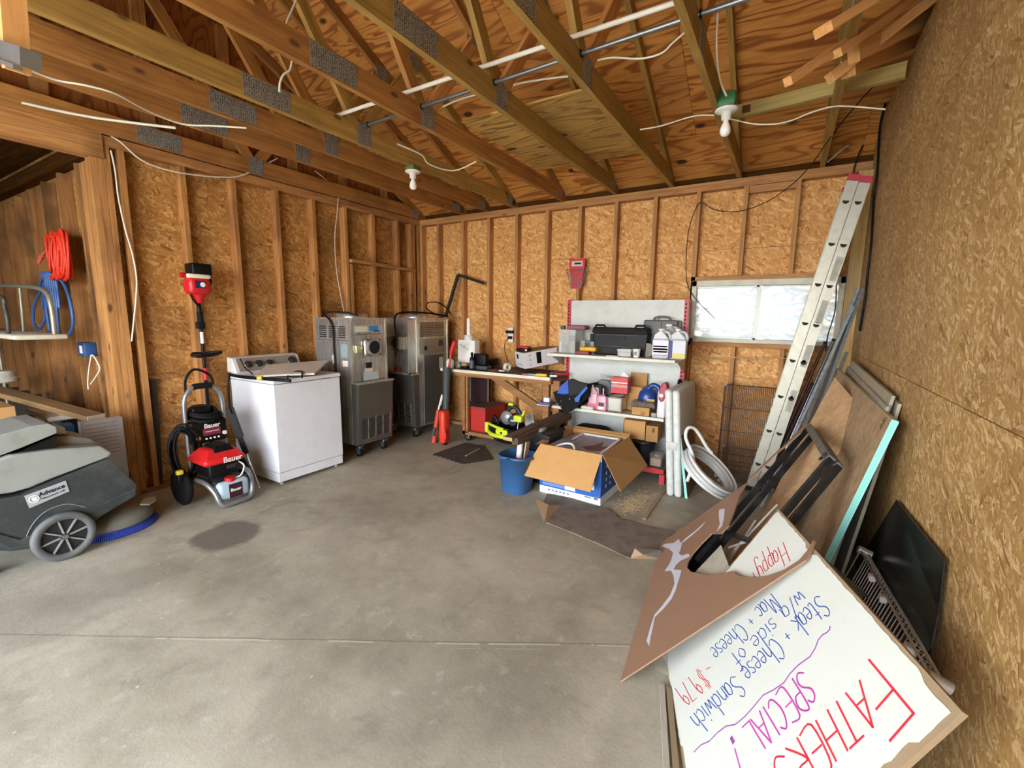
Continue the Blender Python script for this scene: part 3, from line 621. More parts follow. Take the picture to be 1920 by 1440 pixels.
# ------------------------------------------------------------------ window
wn = struct('window_1'); x0, x1, z0, z1 = WIN
fm = plain('cfcbb8', .5, dirt=.35)
part('frame', G().box(x0, x1, -.012, .10, z0, z0+.035).box(x0, x1, -.012, .10, z1-.055, z1).box(x0, x0+.045, -.012, .10, z0, z1).box(x1-.045, x1, -.012, .10, z0, z1), fm, wn, bev=.003)
xm = P(1424, 540, 1, .03).x
part('sash', G().box(xm-.02, xm+.02, .02, .05, z0+.035, z1-.055).box(x0+.045, xm, .02, .045, z0+.035, z0+.05).box(x0+.045, xm, .02, .045, z1-.07, z1-.055), plain('8f968c', .4, .5), wn)
def glass_mat():
    m, nt, b = newmat('filmed_glass'); nt.nodes.remove(b); out = nt.nodes['Material Output']
    n = nd(nt, 'TexNoise', i_Scale=1., i_Detail=6., i_Roughness=.6, i_Distortion=2.2); nt.links.new(coords(nt, (2.2, 7, 7)), n.inputs[0])
    c = ramp(nt, n.outputs[0], [(.3, (.36, .36, .34)), (.46, (.19, .205, .215)), (.52, (.30, .275, .235)), (.6, (.36, .355, .34))])
    tl = nd(nt, 'BsdfTranslucent'); tp = nd(nt, 'BsdfTransparent'); gl = nd(nt, 'BsdfGlossy', i_Roughness=.15)
    nt.links.new(c, tl.inputs[0]); nt.links.new(c, tp.inputs[0])
    m1 = nd(nt, 'MixShader', i_0=.45); nt.links.new(tl.outputs[0], m1.inputs[1]); nt.links.new(tp.outputs[0], m1.inputs[2])
    m2 = nd(nt, 'MixShader', i_0=.04); nt.links.new(m1.outputs[0], m2.inputs[1]); nt.links.new(gl.outputs[0], m2.inputs[2]); nt.links.new(m2.outputs[0], out.inputs[0]); return m
GLS = glass_mat()
part('pane', G().box(x0+.045, xm-.02, .034, .037, z0+.05, z1-.07), GLS, wn)
part('pane', G().box(xm+.02, x1-.045, .054, .057, z0+.035, z1-.055), GLS, wn)
# outlet, junction box on the alcove studs
t = thing('wall_outlet', 'white double outlet with a black plug on the back wall', 'outlet', P(958, 640, 1, -.01))
c = P(958, 628, 1, -.0)
part('cover_plate', G().rbox(c.x-.035, c.x+.035, -.012, 0, c.z-.09, c.z+.09, .006), WHITE, t)
part('adapter', G().rbox(c.x-.055, c.x+.05, -.045, -.012, c.z+.02, c.z+.055, .006), BLACK, t)
part('plug', G().rbox(c.x-.02, c.x+.03, -.05, -.012, c.z-.05, c.z-.015, .008), BLACK, t)
part('cord', G().tube([(c.x, -.04, c.z-.03), (c.x-.05, -.05, c.z-.09), (c.x-.055, -.05, c.z-.2), (c.x-.0, -.06, c.z-.34), (c.x+.03, -.08, c.z-.40)], .005, 6), BLACK, t)
t = thing('junction_box', 'blue plastic wall box with two loose white cables on the alcove studs', 'box', P(162, 655, 0, -.36))
c = P(162, 655, 1, -3.47)
part('box', G().rbox(c.x-.085, c.x+.06, -3.50, -3.42, c.z-.055, c.z+.055, .006), plain('234f8a', .5), t)
part('socket', G().box(c.x-.03, c.x+.02, -3.504, -3.50, c.z-.03, c.z+.03), PAPER, t)
part('cable_end', G().tube(PP([(172, 665), (168, 685), (165, 715), (166, 730)], 1, -3.47), .006, 6), CABLEW, t)
part('cable_end', G().tube(PP([(170, 668), (176, 668), (187, 690), (180, 706), (170, 720)], 1, -3.48), .006, 6), CABLEW, t)
# orange cord coil and blue hose on the alcove studs
t = thing('orange_cord', 'coiled orange-red extension cord hanging on the alcove studs', 'cord', P(112, 480, 1, -3.48))
a_ = P(112, 480, 1, -3.49); gg = G()
for k in range(22):
    R = .175+random.uniform(-.015, .02); dx = -.16+.34*k/21; o = a_+V((dx*.9, -.01+random.uniform(-.015, .03), random.uniform(-.015, .015)))
    gg.tube([o+V((math.cos(th)*.07+.02*math.sin(th), -.012*math.sin(th+k), math.sin(th)*R)) for th in [2*math.pi*i/14 for i in range(14)]], .009, 6, True, 2)
part('coil', gg, plain('d8361f', .5), t)
part('plug', G().cyl(P(80, 478, 1, -3.5), P(73, 492, 1, -3.5), .016, 10).tube([P(80, 478, 1, -3.5), P(88, 468, 1, -3.5), P(95, 460, 1, -3.5)], .007, 6), plain('e0654a', .5), t)
t = thing('air_hose', 'blue hose hung in loose loops below the orange cord', 'hose', P(100, 580, 1, -3.48)); gg = G()
for L in ([(95, 512), (80, 540), (65, 570), (62, 600), (72, 618), (84, 600), (86, 560), (92, 530)], [(92, 512), (86, 560), (90, 600), (95, 622), (103, 600), (100, 560), (98, 530)], [(97, 514), (104, 560), (108, 600), (110, 630), (105, 600), (98, 560)],
          [(100, 516), (118, 530), (130, 560), (137, 600), (133, 622), (120, 634), (108, 628)], [(90, 515), (78, 525), (72, 545)], [(88, 513), (84, 540), (80, 575)]):
    gg.tube(PP(L, 1, -3.49), .012, 8)
for k in range(5):
    o = P(84+k*4, 520, 1, -3.50); gg.tube([o+V((0, 0, -.25)), o+V((0, 0, 0)), o+V((.03, -.03, .03)), o+V((.05, 0, -.02)), o+V((.05, 0, -.25))], .011, 8)
part('loops', gg, plain('3f66a8', .45), t)
part('tie', G().tube([P(100, 515, 1, -3.5), P(108, 518, 1, -3.5)], .012, 6), plain('7fa83a', .6), t)
# wrench rack
t = thing('wrench_set', 'red plastic rack of steel wrenches hanging on the back wall', 'tools', P(1083, 541, 1, -.0))
c = P(1083, 483, 1, -.01); zb = P(1083, 541, 1, -.01).z; cx = c.x
part('rack', G().prism([(cx-.095, -.002, c.z-.01), (cx-.055, -.002, c.z), (cx-.03, -.002, c.z-.02), (cx+.03, -.002, c.z-.02), (cx+.055, -.002, c.z), (cx+.095, -.002, c.z-.01), (cx+.09, -.002, c.z-.10), (cx+.055, -.002, zb), (cx-.055, -.002, zb), (cx-.09, -.002, c.z-.10)], (0, -.018, 0)), RED, t)
part('rack_label', G().box(cx-.065, cx+.065, -.0212, -.0202, c.z-.095, c.z-.04), plain('c9c4c2', .5), t); part('rack_label', G().box(cx-.03, cx+.05, -.0218, -.0212, c.z-.075, c.z-.055), BLACK, t)
n = 9; WS = plain('55555a', .4, .8)
for k in range(n):
    z = c.z-.125-(c.z-.125-zb-.015)*k/(n-1); L = .118-.058*k/(n-1)
    part('wrench', G().beam((cx-L, -.026, z-.006), (cx+L, -.026, z+.006), .005, .006).ring((cx-L, -.026, z-.008), .008, .003, (0, 1, 0), 10, 5).beam((cx+L-.004, -.026, z-.004), (cx+L+.012, -.026, z+.014), .006, .009), WS, t)
    if k % 2: part('rack_bar', G().box(cx-L+.02, cx+L-.02, -.034, -.018, z+.006, z+.016), RED, t)
# ------------------------------------------------------------------ washing machine
WM = plain('dfe3ea', .3, dirt=.12, name='washer_enamel', dc='8a8f96')
t = thing('washing_machine', 'white top-loading washing machine against the left studs', 'washer', (.435, -2.32, 0))
x0, x1, y0, y1 = .10, .77, -2.65, -1.99
part('cabinet', G().box(x0, x1, y0, y1, .115, .885), WM, t, bev=.006)
part('kick_panel', G().box(x0, x1-.006, y0+.002, y1-.002, .03, .111), WM, t, bev=.004)
for a in (x0+.05, x1-.05):
    for b in (y0+.05, y1-.05): part('foot', G().cyl((a, b, 0), (a, b, .04), .018, 12), plain('9a9a96', .6), t)
g = G().box(x0, x1+.008, y0-.006, y1+.006, .89, .925).box(x0, x0+.12, y0, y1, .925, .94)
part('top_deck', g, WM, t, bev=.008)
part('tub_rim', G().lathe([(.20, .9255), (.235, .929), (.25, .9255)], 30, (.47, -2.32, 0), cap=False), plain('c9cdd2', .35), t)
part('tub_opening', G().lathe([(.205, .926), (.001, .9262)], 30, (.47, -2.32, 0), cap=False), plain('54585c', .5), t)
g = G().prism([(.04, y0+.005, .94), (.20, y0+.005, .94), (.13, y0+.005, 1.075), (.05, y0+.005, 1.085)], (0, .65, 0))
cons = part('console', g, plain('e4e4e0', .35), t, bev=.01)
na = V((.135, 0, .07)).normalized(); ud = V((-.07, 0, .135)).normalized()
pl = G().prism([V((.195, y0+.04, .95))+na*.002, V((.195, y1-.04, .95))+na*.002, V((.134, y1-.04, 1.068))+na*.002, V((.134, y0+.04, 1.068))+na*.002], na*.003)
part('console_face', pl, plain('9b948a', .35, .3), t)
for yy, r in ((-2.52, .024), (-2.42, .024), (-2.32, .022), (-2.08, .034)):
    c = V((.165, yy, 1.008)); part('knob', G().cyl(c, c+na*.018, r*1.3, 20).cyl(c+na*.018, c+na*.038, r, 20, r*.8), plain('2c2a2a', .35), t); part('knob_ring', G().ring(c+na*.012, r*1.35, .003, na, 20, 5), CHROME, t)
# detached lid propped on the deck
a_, b_, c_ = P(478, 708, 2, .945), P(590, 703, 2, .945), P(617, 678, 0, .38)
d_ = P(500, 687, 0, .22)
nn = (b_-a_).cross(c_-b_).normalized()
g = G().prism([a_, b_, c_, d_], nn*.018)
solo('washer_lid', 'loose white washer lid with rusty edge propped on the machine', 'lid', g, plain('e2e1da', .35, dirt=.25, dc='9a7c50', sc=14), bev=.006)
t = thing('spray_gun', 'black spray gun with yellow tip lying on the washer top', 'sprayer', P(500, 715, 2, .95))
pts = [P(430, 702, 2, .95), P(450, 706, 2, .955), P(480, 709, 2, .955), P(520, 712, 2, .955), P(545, 714, 2, .95)]
part('barrel', G().tube(pts, .014, 8), BLACK, t); part('tip', G().cyl(P(483, 709, 2, .965), P(492, 709, 2, .965), .018, 10), plain('d8b02a', .5), t)
part('guard', G().tube([P(540, 714, 2, .94), P(541, 702, 2, .95), P(555, 697, 2, .97), P(566, 697, 2, .97), P(566, 708, 2, .945)], .008, 8), BLACK, t)
cable('black power cord trailing over the washer console', PP([(450, 672), (460, 690), (472, 700), (482, 712), (500, 716)], 0, .24), .005, BLACK)
# ------------------------------------------------------------------ slush machines
SS = steel('brushed_steel', 'cfd0cd', .26); SSD = steel('dull_steel', '7c7b77', .33, dirt=.2); SLOT = plain('101010', .8)
def caster(t, x, y, z=.12, mt=DGREY):
    c = part('caster', G().box(x-.03, x+.03, y-.03, y+.03, z-.012, z).cyl((x, y, z-.012), (x, y, z-.03), .018, 12).box(x-.035, x+.02, y-.022, y-.017, .03, z-.03).box(x-.035, x+.02, y+.017, y+.022, .03, z-.03), GALV, t, world=False)
    part('wheel', G().cyl((x-.012, y-.015, .046), (x-.012, y+.015, .046), .046, 20).cyl((x-.012, y-.02, .046), (x-.012, y+.02, .046), .012, 10), BLACKM, c, world=False)
def slush(loc, rz, label, w_, first):
    t = thing('slush_machine', label, 'drink machine', loc, rz, 'steel drink machines')
    W = w_/2; D = .58; H = 1.43
    part('body', G().box(-D, -.02, -W, W, .13, H).box(-.02, 0, -W, W, 1.28, H), SS, t, False, bev=.004)
    part('front_panel', G().box(-.02, 0, -W+.012, W-.012, .80, 1.275), SS, t, False, bev=.003)
    for s in (-1, 1): part('corner_trim', G().box(-.03, .006, s*W-.010, s*W+.010, .79, H+.002), steel('bright_steel', 'd9d7cf', .2) if 'bright_steel' not in bpy.data.materials else bpy.data.materials['bright_steel'], t, False)
    part('top_tray', G().box(-D-.005, .01, -W-.006, W+.006, H, H+.018).lathe([(.16, H+.018), (.16, H+.05), (.14, H+.058), (.01, H+.06)], 24, (-.25, 0, 0)), SS, t, False)
    # skirt, deeper at the top than at the bottom
    part('drip_ledge', G().box(-.02, .10, -W-.012, W+.012, .775, .795), SS, t, False, bev=.003)
    part('skirt', G().prism([(-.02, -W-.008, .14), (.05, -W-.008, .14), (.085, -W-.008, .775), (-.02, -W-.008, .775)], (0, 2*W+.016, 0)), SSD, t, False, bev=.003)
    g = G(); nx = .035/.635
    for c in range(4):
        for r in range(13):
            z = .20+r*.0165; x = .05+nx*(z-.14)+.0006; yc = -.15+c*.1
            g.box(x, x+.0016, yc-.038, yc+.038, z, z+.0075)
    part('grille_slots', g, SLOT, t, False)
    g = G()
    for c in range(4): yc = -.15+c*.1+.045; g.beam((.0535+nx*.04, yc, .19), (.0535+nx*.26, yc, .42), .01, .002, (1, 0, 0))
    part('grille_rib', g, SS, t, False)
    # header sticker and notices
    if first:
        lb = part('header_label', G().box(.0, .002, -W+.03, W-.03, 1.30, 1.37), plain('9fb4c4', .4), t, False)
        part('header_print', G().box(.002, .0028, -W+.04, -.02, 1.305, 1.36), plain('d8d6b8', .5), t, False)
        part('header_print', G().box(.002, .0028, .0, .12, 1.31, 1.365), plain('3a86b8', .5), t, False)
        part('header_print', G().box(.002, .0032, .06, .14, 1.303, 1.32), plain('1e3f8a', .5), t, False)
    sp = part('dispenser', G().rbox(.0, .05, -.10, .10, 1.05, 1.235, .03, 3).cyl((.05, .0, 1.145), (.075, 0, 1.145), .085, 28), plain('c2c2be', .25, .7), t, False)
    part('dispenser_mouth', G().cyl((.055, 0, 1.145), (.078, 0, 1.145), .068, 28), SLOT, sp, False)
    for a in (-1, 1):
        for b in (-1, 1): part('bolt', G().cyl((.05, a*.085, 1.145+b*.078), (.068, a*.085, 1.145+b*.078), .009, 10), CHROME, sp, False)
    if first:
        part('side_block', G().rbox(.0, .035, -.20, -.12, 1.09, 1.17, .004), plain('d8cfa8', .3, .6), t, False)
        part('notice', G().box(0, .0015, -.06, .02, .925, .985), SLOT, t, False)
        part('notice', G().box(0, .0018, -.07, .03, .885, .925), plain('e6d2cc', .6), t, False)
        part('notice', G().box(0.02, .0225, -.11, .09, .80, .885), plain('b8c4c6', .5), t, False)
    else:
        part('spout_arm', G().box(.0, .09, -.2, -.1, 1.12, 1.2).box(.0, .10, .02, .10, 1.08, 1.22), plain('c8c0a8', .3, .4), t, False)
        part('drip_cup', G().lathe([(.04, 0), (.05, .05)], 16, (.05, -.02, .80)), plain('8a2f2a', .5), t, False)
        part('side_hood', G().box(-.02, .14, -W, -W+.012, .79, H).box(-.02, .14, W-.012, W, .79, H).box(-.02, .14, -W, W, .79, .805), SS, t, False)
    # side vents
    g = G()
    for c in range(3):
        for r in range(6): z = 1.24+r*.022; x = -.50+c*.15; g.box(x, x+.11, -W-.002, -W-.0003, z, z+.012)
    part('side_slots', g, SLOT, t, False)
    part('side_seam', G().box(-.56, -.02, -W-.0025, -W, 1.215, 1.219).box(-.20, -.197, -W-.0025, -W, .3, 1.215), SLOT, t, False)
    part('side_notice', G().box(-.17, -.07, -W-.0025, -W, 1.04, 1.18), plain('8fa0a6', .5), t, False)
    part('side_notice', G().box(-.15, -.07, -W-.0035, -W, .95, 1.01), plain('e8d8cc', .6), t, False); part('side_notice', G().box(-.31, -.26, -W-.0035, -W, .96, 1.06), plain('e8d8cc', .6), t, False)
    for r in range(9):
        z = 1.225+r*.02; part('louvre', G().prism([(-.50, W, z), (-.50, W+.009, z), (-.50, W, z+.014)], (.44, 0, 0)), SSD, t, False)
    part('side_panel', G().box(-.51, -.05, W, W+.003, 1.02, 1.20), plain('a6a294', .35, .7), t, False)
    part('side_square', G().box(-.18, -.13, W+.003, W+.0045, 1.06, 1.11), SLOT, t, False); part('side_square', G().box(-.48, -.39, W+.003, W+.0045, 1.10, 1.18), DGREY, t, False)
    part('side_door', G().box(-.49, -.12, W, W+.004, .15, 1.0), SSD, t, False, bev=.002); part('side_sticker', G().box(-.48, -.40, W+.004, W+.0052, .82, .96), plain('b8b4a6', .5), t, False)
    part('edge_trim', G().box(-D, -D+.02, W-.002, W+.006, .13, H), SS, t, False)
    for a in (-.07, -D+.07):
        for b in (-W+.06, W-.06): caster(t, a+(.06 if a > -.1 else 0), b)
    return t
slush((.68, -1.535, 0), 0, 'steel drink machine with its blue-labelled front turned to the washer aisle', .45, True)
slush((.42, -.82, 0), -math.pi/2, 'steel drink machine seen from its louvred side, in the corner', .50, False)
cable('black cord arched over the first drink machine', [V((.62, -1.62, 1.47)), V((.5, -1.70, 1.50)), V((.3, -1.78, 1.49)), V((.42, -1.785, 1.38)), V((.43, -1.78, 1.1)), V((.44, -1.78, .85))], .011, BLACK)
cable('black cord arched over the corner drink machine', [V((.64, -.2, 1.47)), V((.55, -.5, 1.51)), V((.5, -.85, 1.51)), V((.48, -.97, 1.45)), V((.5, -.975, 1.2)), V((.48, -.975, 1.0))], .012, BLACK)
cable('black loop of cord above the corner drink machine', PP([(838, 592), (815, 588), (800, 578), (802, 568), (820, 567), (838, 578), (845, 590)], 1, -.25), .008, BLACK)
# framing square standing on the corner machine
a_, b_, c_ = P(836, 592, 1, -.12), P(859, 515, 1, -.02), P(907, 531, 1, -.02)
t = thing('framing_square', 'black perforated angle bracket leaning on the wall above the corner machine', 'square', a_)
part('long_arm', G().beam(a_, b_, .012, .05, (1, 0, 0)), plain('24231c', .6, .3), t); part('short_arm', G().beam(b_, c_, .012, .035), plain('24231c', .6, .3), t)
g = G()
for k in range(16): g.beam(a_.lerp(b_, (k+.5)/16)+V((-.01, -.0075, 0)), a_.lerp(b_, (k+.8)/16)+V((-.01, -.0075, 0)), .002, .02, (1, 0, 0))
part('slots', g, plain('6a6048', .6), t)
# ------------------------------------------------------------------ string trimmer on the stud
X = .14; t = thing('string_trimmer', 'red and black string trimmer standing engine-up against a stud', 'trimmer', P(385, 800, 0, X))
c = P(367, 532, 0, X)
part('engine_cover', G().rbox(c.x-.05, c.x+.09, c.y-.085, c.y+.085, c.z-.09, c.z+.05, .035, 3).lathe([(.03, -.16), (.045, -.12), (.07, -.08)], 18, (c.x, c.y+.01, c.z)), RED, t)
part('fuel_tank', G().rbox(c.x-.055, c.x+.095, c.y-.095, c.y+.08, c.z+.04, c.z+.075, .012), plain('e8e2c8', .4), t)
part('fuel_cap', G().cyl((c.x+.05, c.y-.09, c.z+.06), (c.x+.05, c.y-.13, c.z+.06), .022, 14), RED, t)
part('muffler_box', G().rbox(c.x-.06, c.x+.08, c.y-.05, c.y+.10, c.z+.075, c.z+.165, .012).box(c.x-.05, c.x+.0, c.y+.09, c.y+.125, c.z-.0, c.z+.15), BLACK, t)
part('emblem', G().box(c.x+.090, c.x+.093, c.y-.045, c.y+.03, c.z-.04, c.z+.02), plain('2a2f5a', .4), t); part('emblem', G().cyl((c.x+.09, c.y+.01, c.z-.01), (c.x+.094, c.y+.01, c.z-.01), .02, 16), PAPER, t)
part('throttle_strap', G().tube([c+V((.03, -.07, -.04)), c+V((.03, -.05, -.12)), c+V((.02, .0, -.19))], .008, 6), BLACK, t)
s0, s1, s2, s3 = P(371, 558, 0, X), P(377, 610, 0, X), P(384, 690, 0, X), P(388, 760, 0, X)
part('shaft', G().cyl(s0, s1, .017, 12).cyl(s1, s2, .012, 12), BLACK, t); part('shaft_grip', G().cyl(s0.lerp(s1, .5), s1, .022, 12).rbox(s1.x-.025, s1.x+.025, s1.y-.035, s1.y+.025, s1.z-.03, s1.z+.03, .01), BLACKM, t)
part('shaft_label', G().cyl(s1.lerp(s2, .15), s1.lerp(s2, .42), .0135, 12), PAPER, t)
part('coupler', G().cyl(P(384, 690, 0, X), P(386, 712, 0, X), .019, 12), RED, t); s3 = V((s3.x, s3.y, 0.02)); part('lower_shaft', G().cyl(P(386, 712, 0, X), s3, .012, 12), BLACKM, t)
hc = P(380, 663, 0, X)
part('loop_handle', G().tube([hc+V((.0, 0, 0)), hc+V((.05, -.09, .01)), hc+V((.12, -.13, -.005)), hc+V((.15, -.06, -.01)), hc+V((.14, .05, -.0)), hc+V((.07, .11, .015)), hc], .012, 8, True), BLACK, t)
# ------------------------------------------------------------------ pressure washer
FR_ = plain('8d8f92', .35, .6, dirt=.2); X = .47
t = thing('pressure_washer', 'red and black electric pressure washer with grey tube frame', 'pressure washer', (.6, -3.05, 0))
ya, yb = P(349, 800, 0, X).y, P(420, 800, 0, X).y; zt_ = P(390, 722, 0, X).z
part('push_frame', G().tube([(X, ya, .12), (X, ya, .5), (X, ya, zt_-.13), (X, ya+.04, zt_-.03), (X, ya+.09, zt_), (X, yb-.09, zt_), (X, yb-.04, zt_-.03), (X, yb, zt_-.13), (X, yb, .5), (X, yb, .12)], .017, 10, sub=5), FR_, t)
part('grip', G().tube([(X, ya+.07, zt_-.005), (X, ya+.1, zt_), (X, yb-.1, zt_), (X, yb-.07, zt_-.005)], .024, 10), BLACKM, t)
zc_ = P(385, 800, 0, X).z
part('control_panel', G().rbox(X-.03, X+.06, ya-.0, yb+.0, zc_-.12, zc_+.06, .02, 3), BLACK, t)
pn = t.children[-1] if t.children else t
YX = (0, 1, 0); ZZ = (0, 0, 1); xm_ = (ya+yb)/2
text('Bauer', .05, (X+.061, xm_+.02, zc_+.015), YX, ZZ, PAPER, t, bold=.001)
part('panel_label', G().box(X+.06, X+.062, xm_-.05, xm_+.08, zc_-.06, zc_-.005), plain('7a1f38', .5), t)
text('PRESSURE WASHER', .012, (X+.0625, xm_+.015, zc_-.03), YX, ZZ, PAPER, t)
for k in range(4): part('nozzle', G().cyl((X+.06, xm_-.03+k*.03, zc_-.085), (X+.07, xm_-.03+k*.03, zc_-.085), .007, 8), PAPER, t)
part('port', G().cyl((X+.06, ya+.05, zc_-.07), (X+.075, ya+.05, zc_-.07), .016, 12), plain('c08a3a', .4, .6), t); part('port', G().cyl((X+.06, yb-.03, zc_-.06), (X+.072, yb-.03, zc_-.06), .016, 12), PAPER, t)
part('hose_coil', G().ring((X-.02, xm_, zc_+.08), .10, .014, (.25, 0, 1)).ring((X-.02, xm_+.01, zc_+.105), .105, .014, (.2, .1, 1)).ring((X-.02, xm_, zc_+.13), .09, .014, (.3, 0, 1)), BLACKM, t)
part('reel', G().rbox(X-.08, X, ya+.05, yb-.08, zc_+.05, zc_+.17, .02), BLACK, t)
part('hose_loop', G().tube([(X-.05, ya+.04, zt_-.05), (X-.05, ya+.05, zt_+.06), (X-.05, xm_-.02, zt_+.13), (X-.05, yb-.05, zt_+.07), (X-.05, yb-.03, zt_-.02)], .010, 8), BLACKM, t)
mc = P(408, 850, 0, .66); mc = V((.64, mc.y, mc.z))
part('motor_hood', G().rbox(mc.x-.14, mc.x+.14, mc.y-.15, mc.y+.15, mc.z-.06, mc.z-.005, .02).box(mc.x-.13, mc.x+.13, mc.y-.14, mc.y+.14, mc.z-.01, mc.z+.055, tx=.06, ty=.05), RED, t, bev=.01)
part('hood_cap', G().box(mc.x-.11, mc.x+.10, mc.y-.07, mc.y+.10, mc.z+.02, mc.z+.075, tx=.03, ty=.03), BLACK, t, bev=.01)
text('Bauer', .06, (mc.x+.1415, mc.y+.05, mc.z-.033), YX, ZZ, PAPER, t, bold=.001)
part('motor_block', G().rbox(mc.x-.11, mc.x+.11, mc.y-.11, mc.y+.11, mc.z-.16, mc.z-.05, .015), BLACK, t)
text('CCC', .035, (mc.x+.1115, mc.y+.05, mc.z-.10), YX, ZZ, FR_, t)
part('lower_frame', G().tube([(.55, -3.20, .19), (.72, -3.20, .19), (.80, -3.18, .13), (.84, -3.15, .03), (.85, -3.05, .025), (.84, -2.94, .03), (.80, -2.90, .13), (.72, -2.89, .21), (.55, -2.89, .22)], .019, 10, sub=5), FR_, t)
part('deck', G().box(.48, .78, -3.16, -2.92, .17, .19), DGREY, t)
tk = part('detergent_tank', G().rbox(.72, .83, -3.16, -2.93, .045, .19, .03, 3), plain('b9d2e6', .25, trans=.25), t)
part('tank_cap', G().cyl((.79, -3.06, .185), (.79, -3.06, .215), .035, 16), RED, t)
part('tank_label', G().box(.8305, .832, -3.09, -2.99, .06, .17), plain('3a1420', .5), t)
text('Bauer', .034, (.8335, -3.04, .12), YX, ZZ, PAPER, t, bold=.0008)
part('supply_hose', G().tube([(.72, -2.95, .30), (.80, -2.95, .28), (.80, -2.98, .21), (.79, -3.03, .20)], .006, 6), PAPER, t)
for yy in (-3.27, -2.84):
    wz = .145; wl_ = part('wheel', G().lathe([(.06, -.025), (.13, -.025), (.145, -.012), (.145, .012), (.13, .025), (.06, .025)], 28, M=Matrix.Translation((.50, yy, wz)) @ Matrix.Rotation(math.pi/2, 4, 'X')), BLACKM, t)
    part('wheel_hub', G().cyl((.50, yy-.02, wz), (.50, yy+.02, wz), .06, 20), DGREY, wl_)
part('axle', G().cyl((.50, -3.27, .145), (.50, -2.84, .145), .01, 8), GALV, t)
# cord bundle on the left and gun on the right
g = G()
for k in range(12):
    o = P(345, 850, 0, .50)+V((random.uniform(-.03, .03), random.uniform(-.035, .035), random.uniform(-.02, .02))); R = .21+random.uniform(-.03, .01)
    g.tube([o+V((.02*math.sin(th*2), math.cos(th)*.085, math.sin(th)*R)) for th in [2*math.pi*i/14 for i in range(14)]], .0065, 6, True, 2)
solo('cord_bundle', 'black power cord bundle hanging from the pressure washer frame', 'cord', g, BLACK)
t = thing('plug', 'yellow-capped black plug dangling above the pressure washer wheel', 'plug', P(337, 890, 0, .56))
c = P(337, 890, 0, .58); part('plug_body', G().rbox(c.x-.02, c.x+.02, c.y-.02, c.y+.03, c.z-.06, c.z, .01), BLACK, t); part('plug_cap', G().rbox(c.x-.02, c.x+.02, c.y-.022, c.y+.022, c.z, c.z+.035, .008), plain('e0cc30', .5), t)
a_, b_, c_, d_ = P(430, 765, 0, .55), P(450, 820, 0, .6), P(462, 850, 0, .62), P(487, 915, 0, .72)
t = thing('spray_wand', 'black pressure washer wand leaning between machine and washer', 'sprayer', d_)
part('grip', G().beam(a_, b_, .04, .05).beam(b_, c_, .035, .04), BLACK, t); part('lance', G().cyl(c_, d_, .008, 10), CHROME, t)
cable('black hose rising from the wand to the washer top', [P(431, 700, 0, .62), P(428, 720, 0, .63), P(431, 760, 0, .6), P(436, 775, 0, .58)], .010, BLACK)
# ------------------------------------------------------------------ floor scrubber
XS = .78
side = lambda L, x=XS: [P(a, b, 0, x) for a, b in L]
SBL = plain('2c3233', .6, dirt=.35, dc='6a6a62'); SGR = plain('8b8f8a', .55, dirt=.5, dc='6d6a5c', sc=5)
t = thing('floor_scrubber', 'grey and charcoal walk-behind floor scrubber with blue brush', 'cleaning machine', (.5, -4.05, 0))
part('chassis', G().prism(side([(-60, 938), (0, 936), (43, 928), (100, 903), (205, 860), (256, 908), (255, 930), (190, 968), (170, 985), (160, 1010), (75, 1026), (20, 1034), (-60, 1030)]), (-.50, 0, 0)), SBL, t, bev=.02)
part('lower_skirt', G().prism(side([(-60, 985), (20, 1032), (75, 1024), (165, 985), (190, 966), (256, 928), (256, 914), (100, 985), (40, 1012)], XS+.012), (-.52, 0, 0)), SBL, t, bev=.006)
part('water_tank', G().prism(side([(-60, 870), (0, 861), (20, 853), (100, 843), (190, 836), (212, 850), (205, 857), (110, 893), (60, 914), (20, 925), (-60, 935)], XS-.02), (-.46, 0, 0)), SGR, t, bev=.035)
part('tank_hump', G().prism(side([(60, 850), (107, 822), (135, 816), (170, 822), (212, 846), (150, 860)], XS-.16), (-.30, 0, 0)), SGR, t, bev=.03)
part('tank_lid', G().prism(side([(-60, 850), (-60, 826), (0, 816), (60, 799), (92, 794), (106, 800), (108, 812), (40, 840), (0, 855)], XS-.03), (-.44, 0, 0)), SGR, t, bev=.03)
part('lid_hinge', G().prism(side([(98, 793), (122, 802), (126, 814), (108, 815)], XS-.2), (-.12, 0, 0)), plain('b8b8b2', .6), t, bev=.005)
part('lid_gap', G().prism(side([(-60, 860), (0, 862), (108, 815), (100, 850)], XS-.06), (-.40, 0, 0)), BLACKM, t)
A_, B_ = P(45, 930, 0, XS+.004), P(123, 901, 0, XS+.004); C_, D_ = P(130, 921, 0, XS+.004), P(55, 953, 0, XS+.004)
part('name_plate', G().prism([A_, B_, C_, D_], (.002, 0, 0)), plain('a9b0b8', .4, .3), t)
dr = (B_-A_).normalized(); up = (A_-D_); up = (up-dr*up.dot(dr)).normalized(); mid = (A_+B_+C_+D_)/4
L_ = (B_-A_).length; Hh = (A_-D_).length
text('Advance', Hh*.42, mid+dr*L_*.12+up*Hh*.14+V((.003, 0, 0)), dr, up, BLACK, t, bold=.0008)
text('Micromatic 14E', Hh*.2, mid+dr*L_*.12-up*Hh*.2+V((.003, 0, 0)), dr, up, BLACK, t)
part('name_plate_logo', G().ring(mid-dr*L_*.32+V((.004, 0, 0)), Hh*.25, .003, (1, 0, 0), 20, 5).cyl(mid-dr*L_*.32+V((.002, 0, 0)), mid-dr*L_*.32+V((.005, 0, 0)), Hh*.15, 12), PAPER, t)
part('arch_line', G().tube(side([(48, 1010), (60, 985), (80, 963), (105, 950), (130, 945), (160, 951)], XS+.002), .0025, 5), plain('7b8486', .6), t)
cw = P(121, 1005, 0, XS+.03); R = cw.z
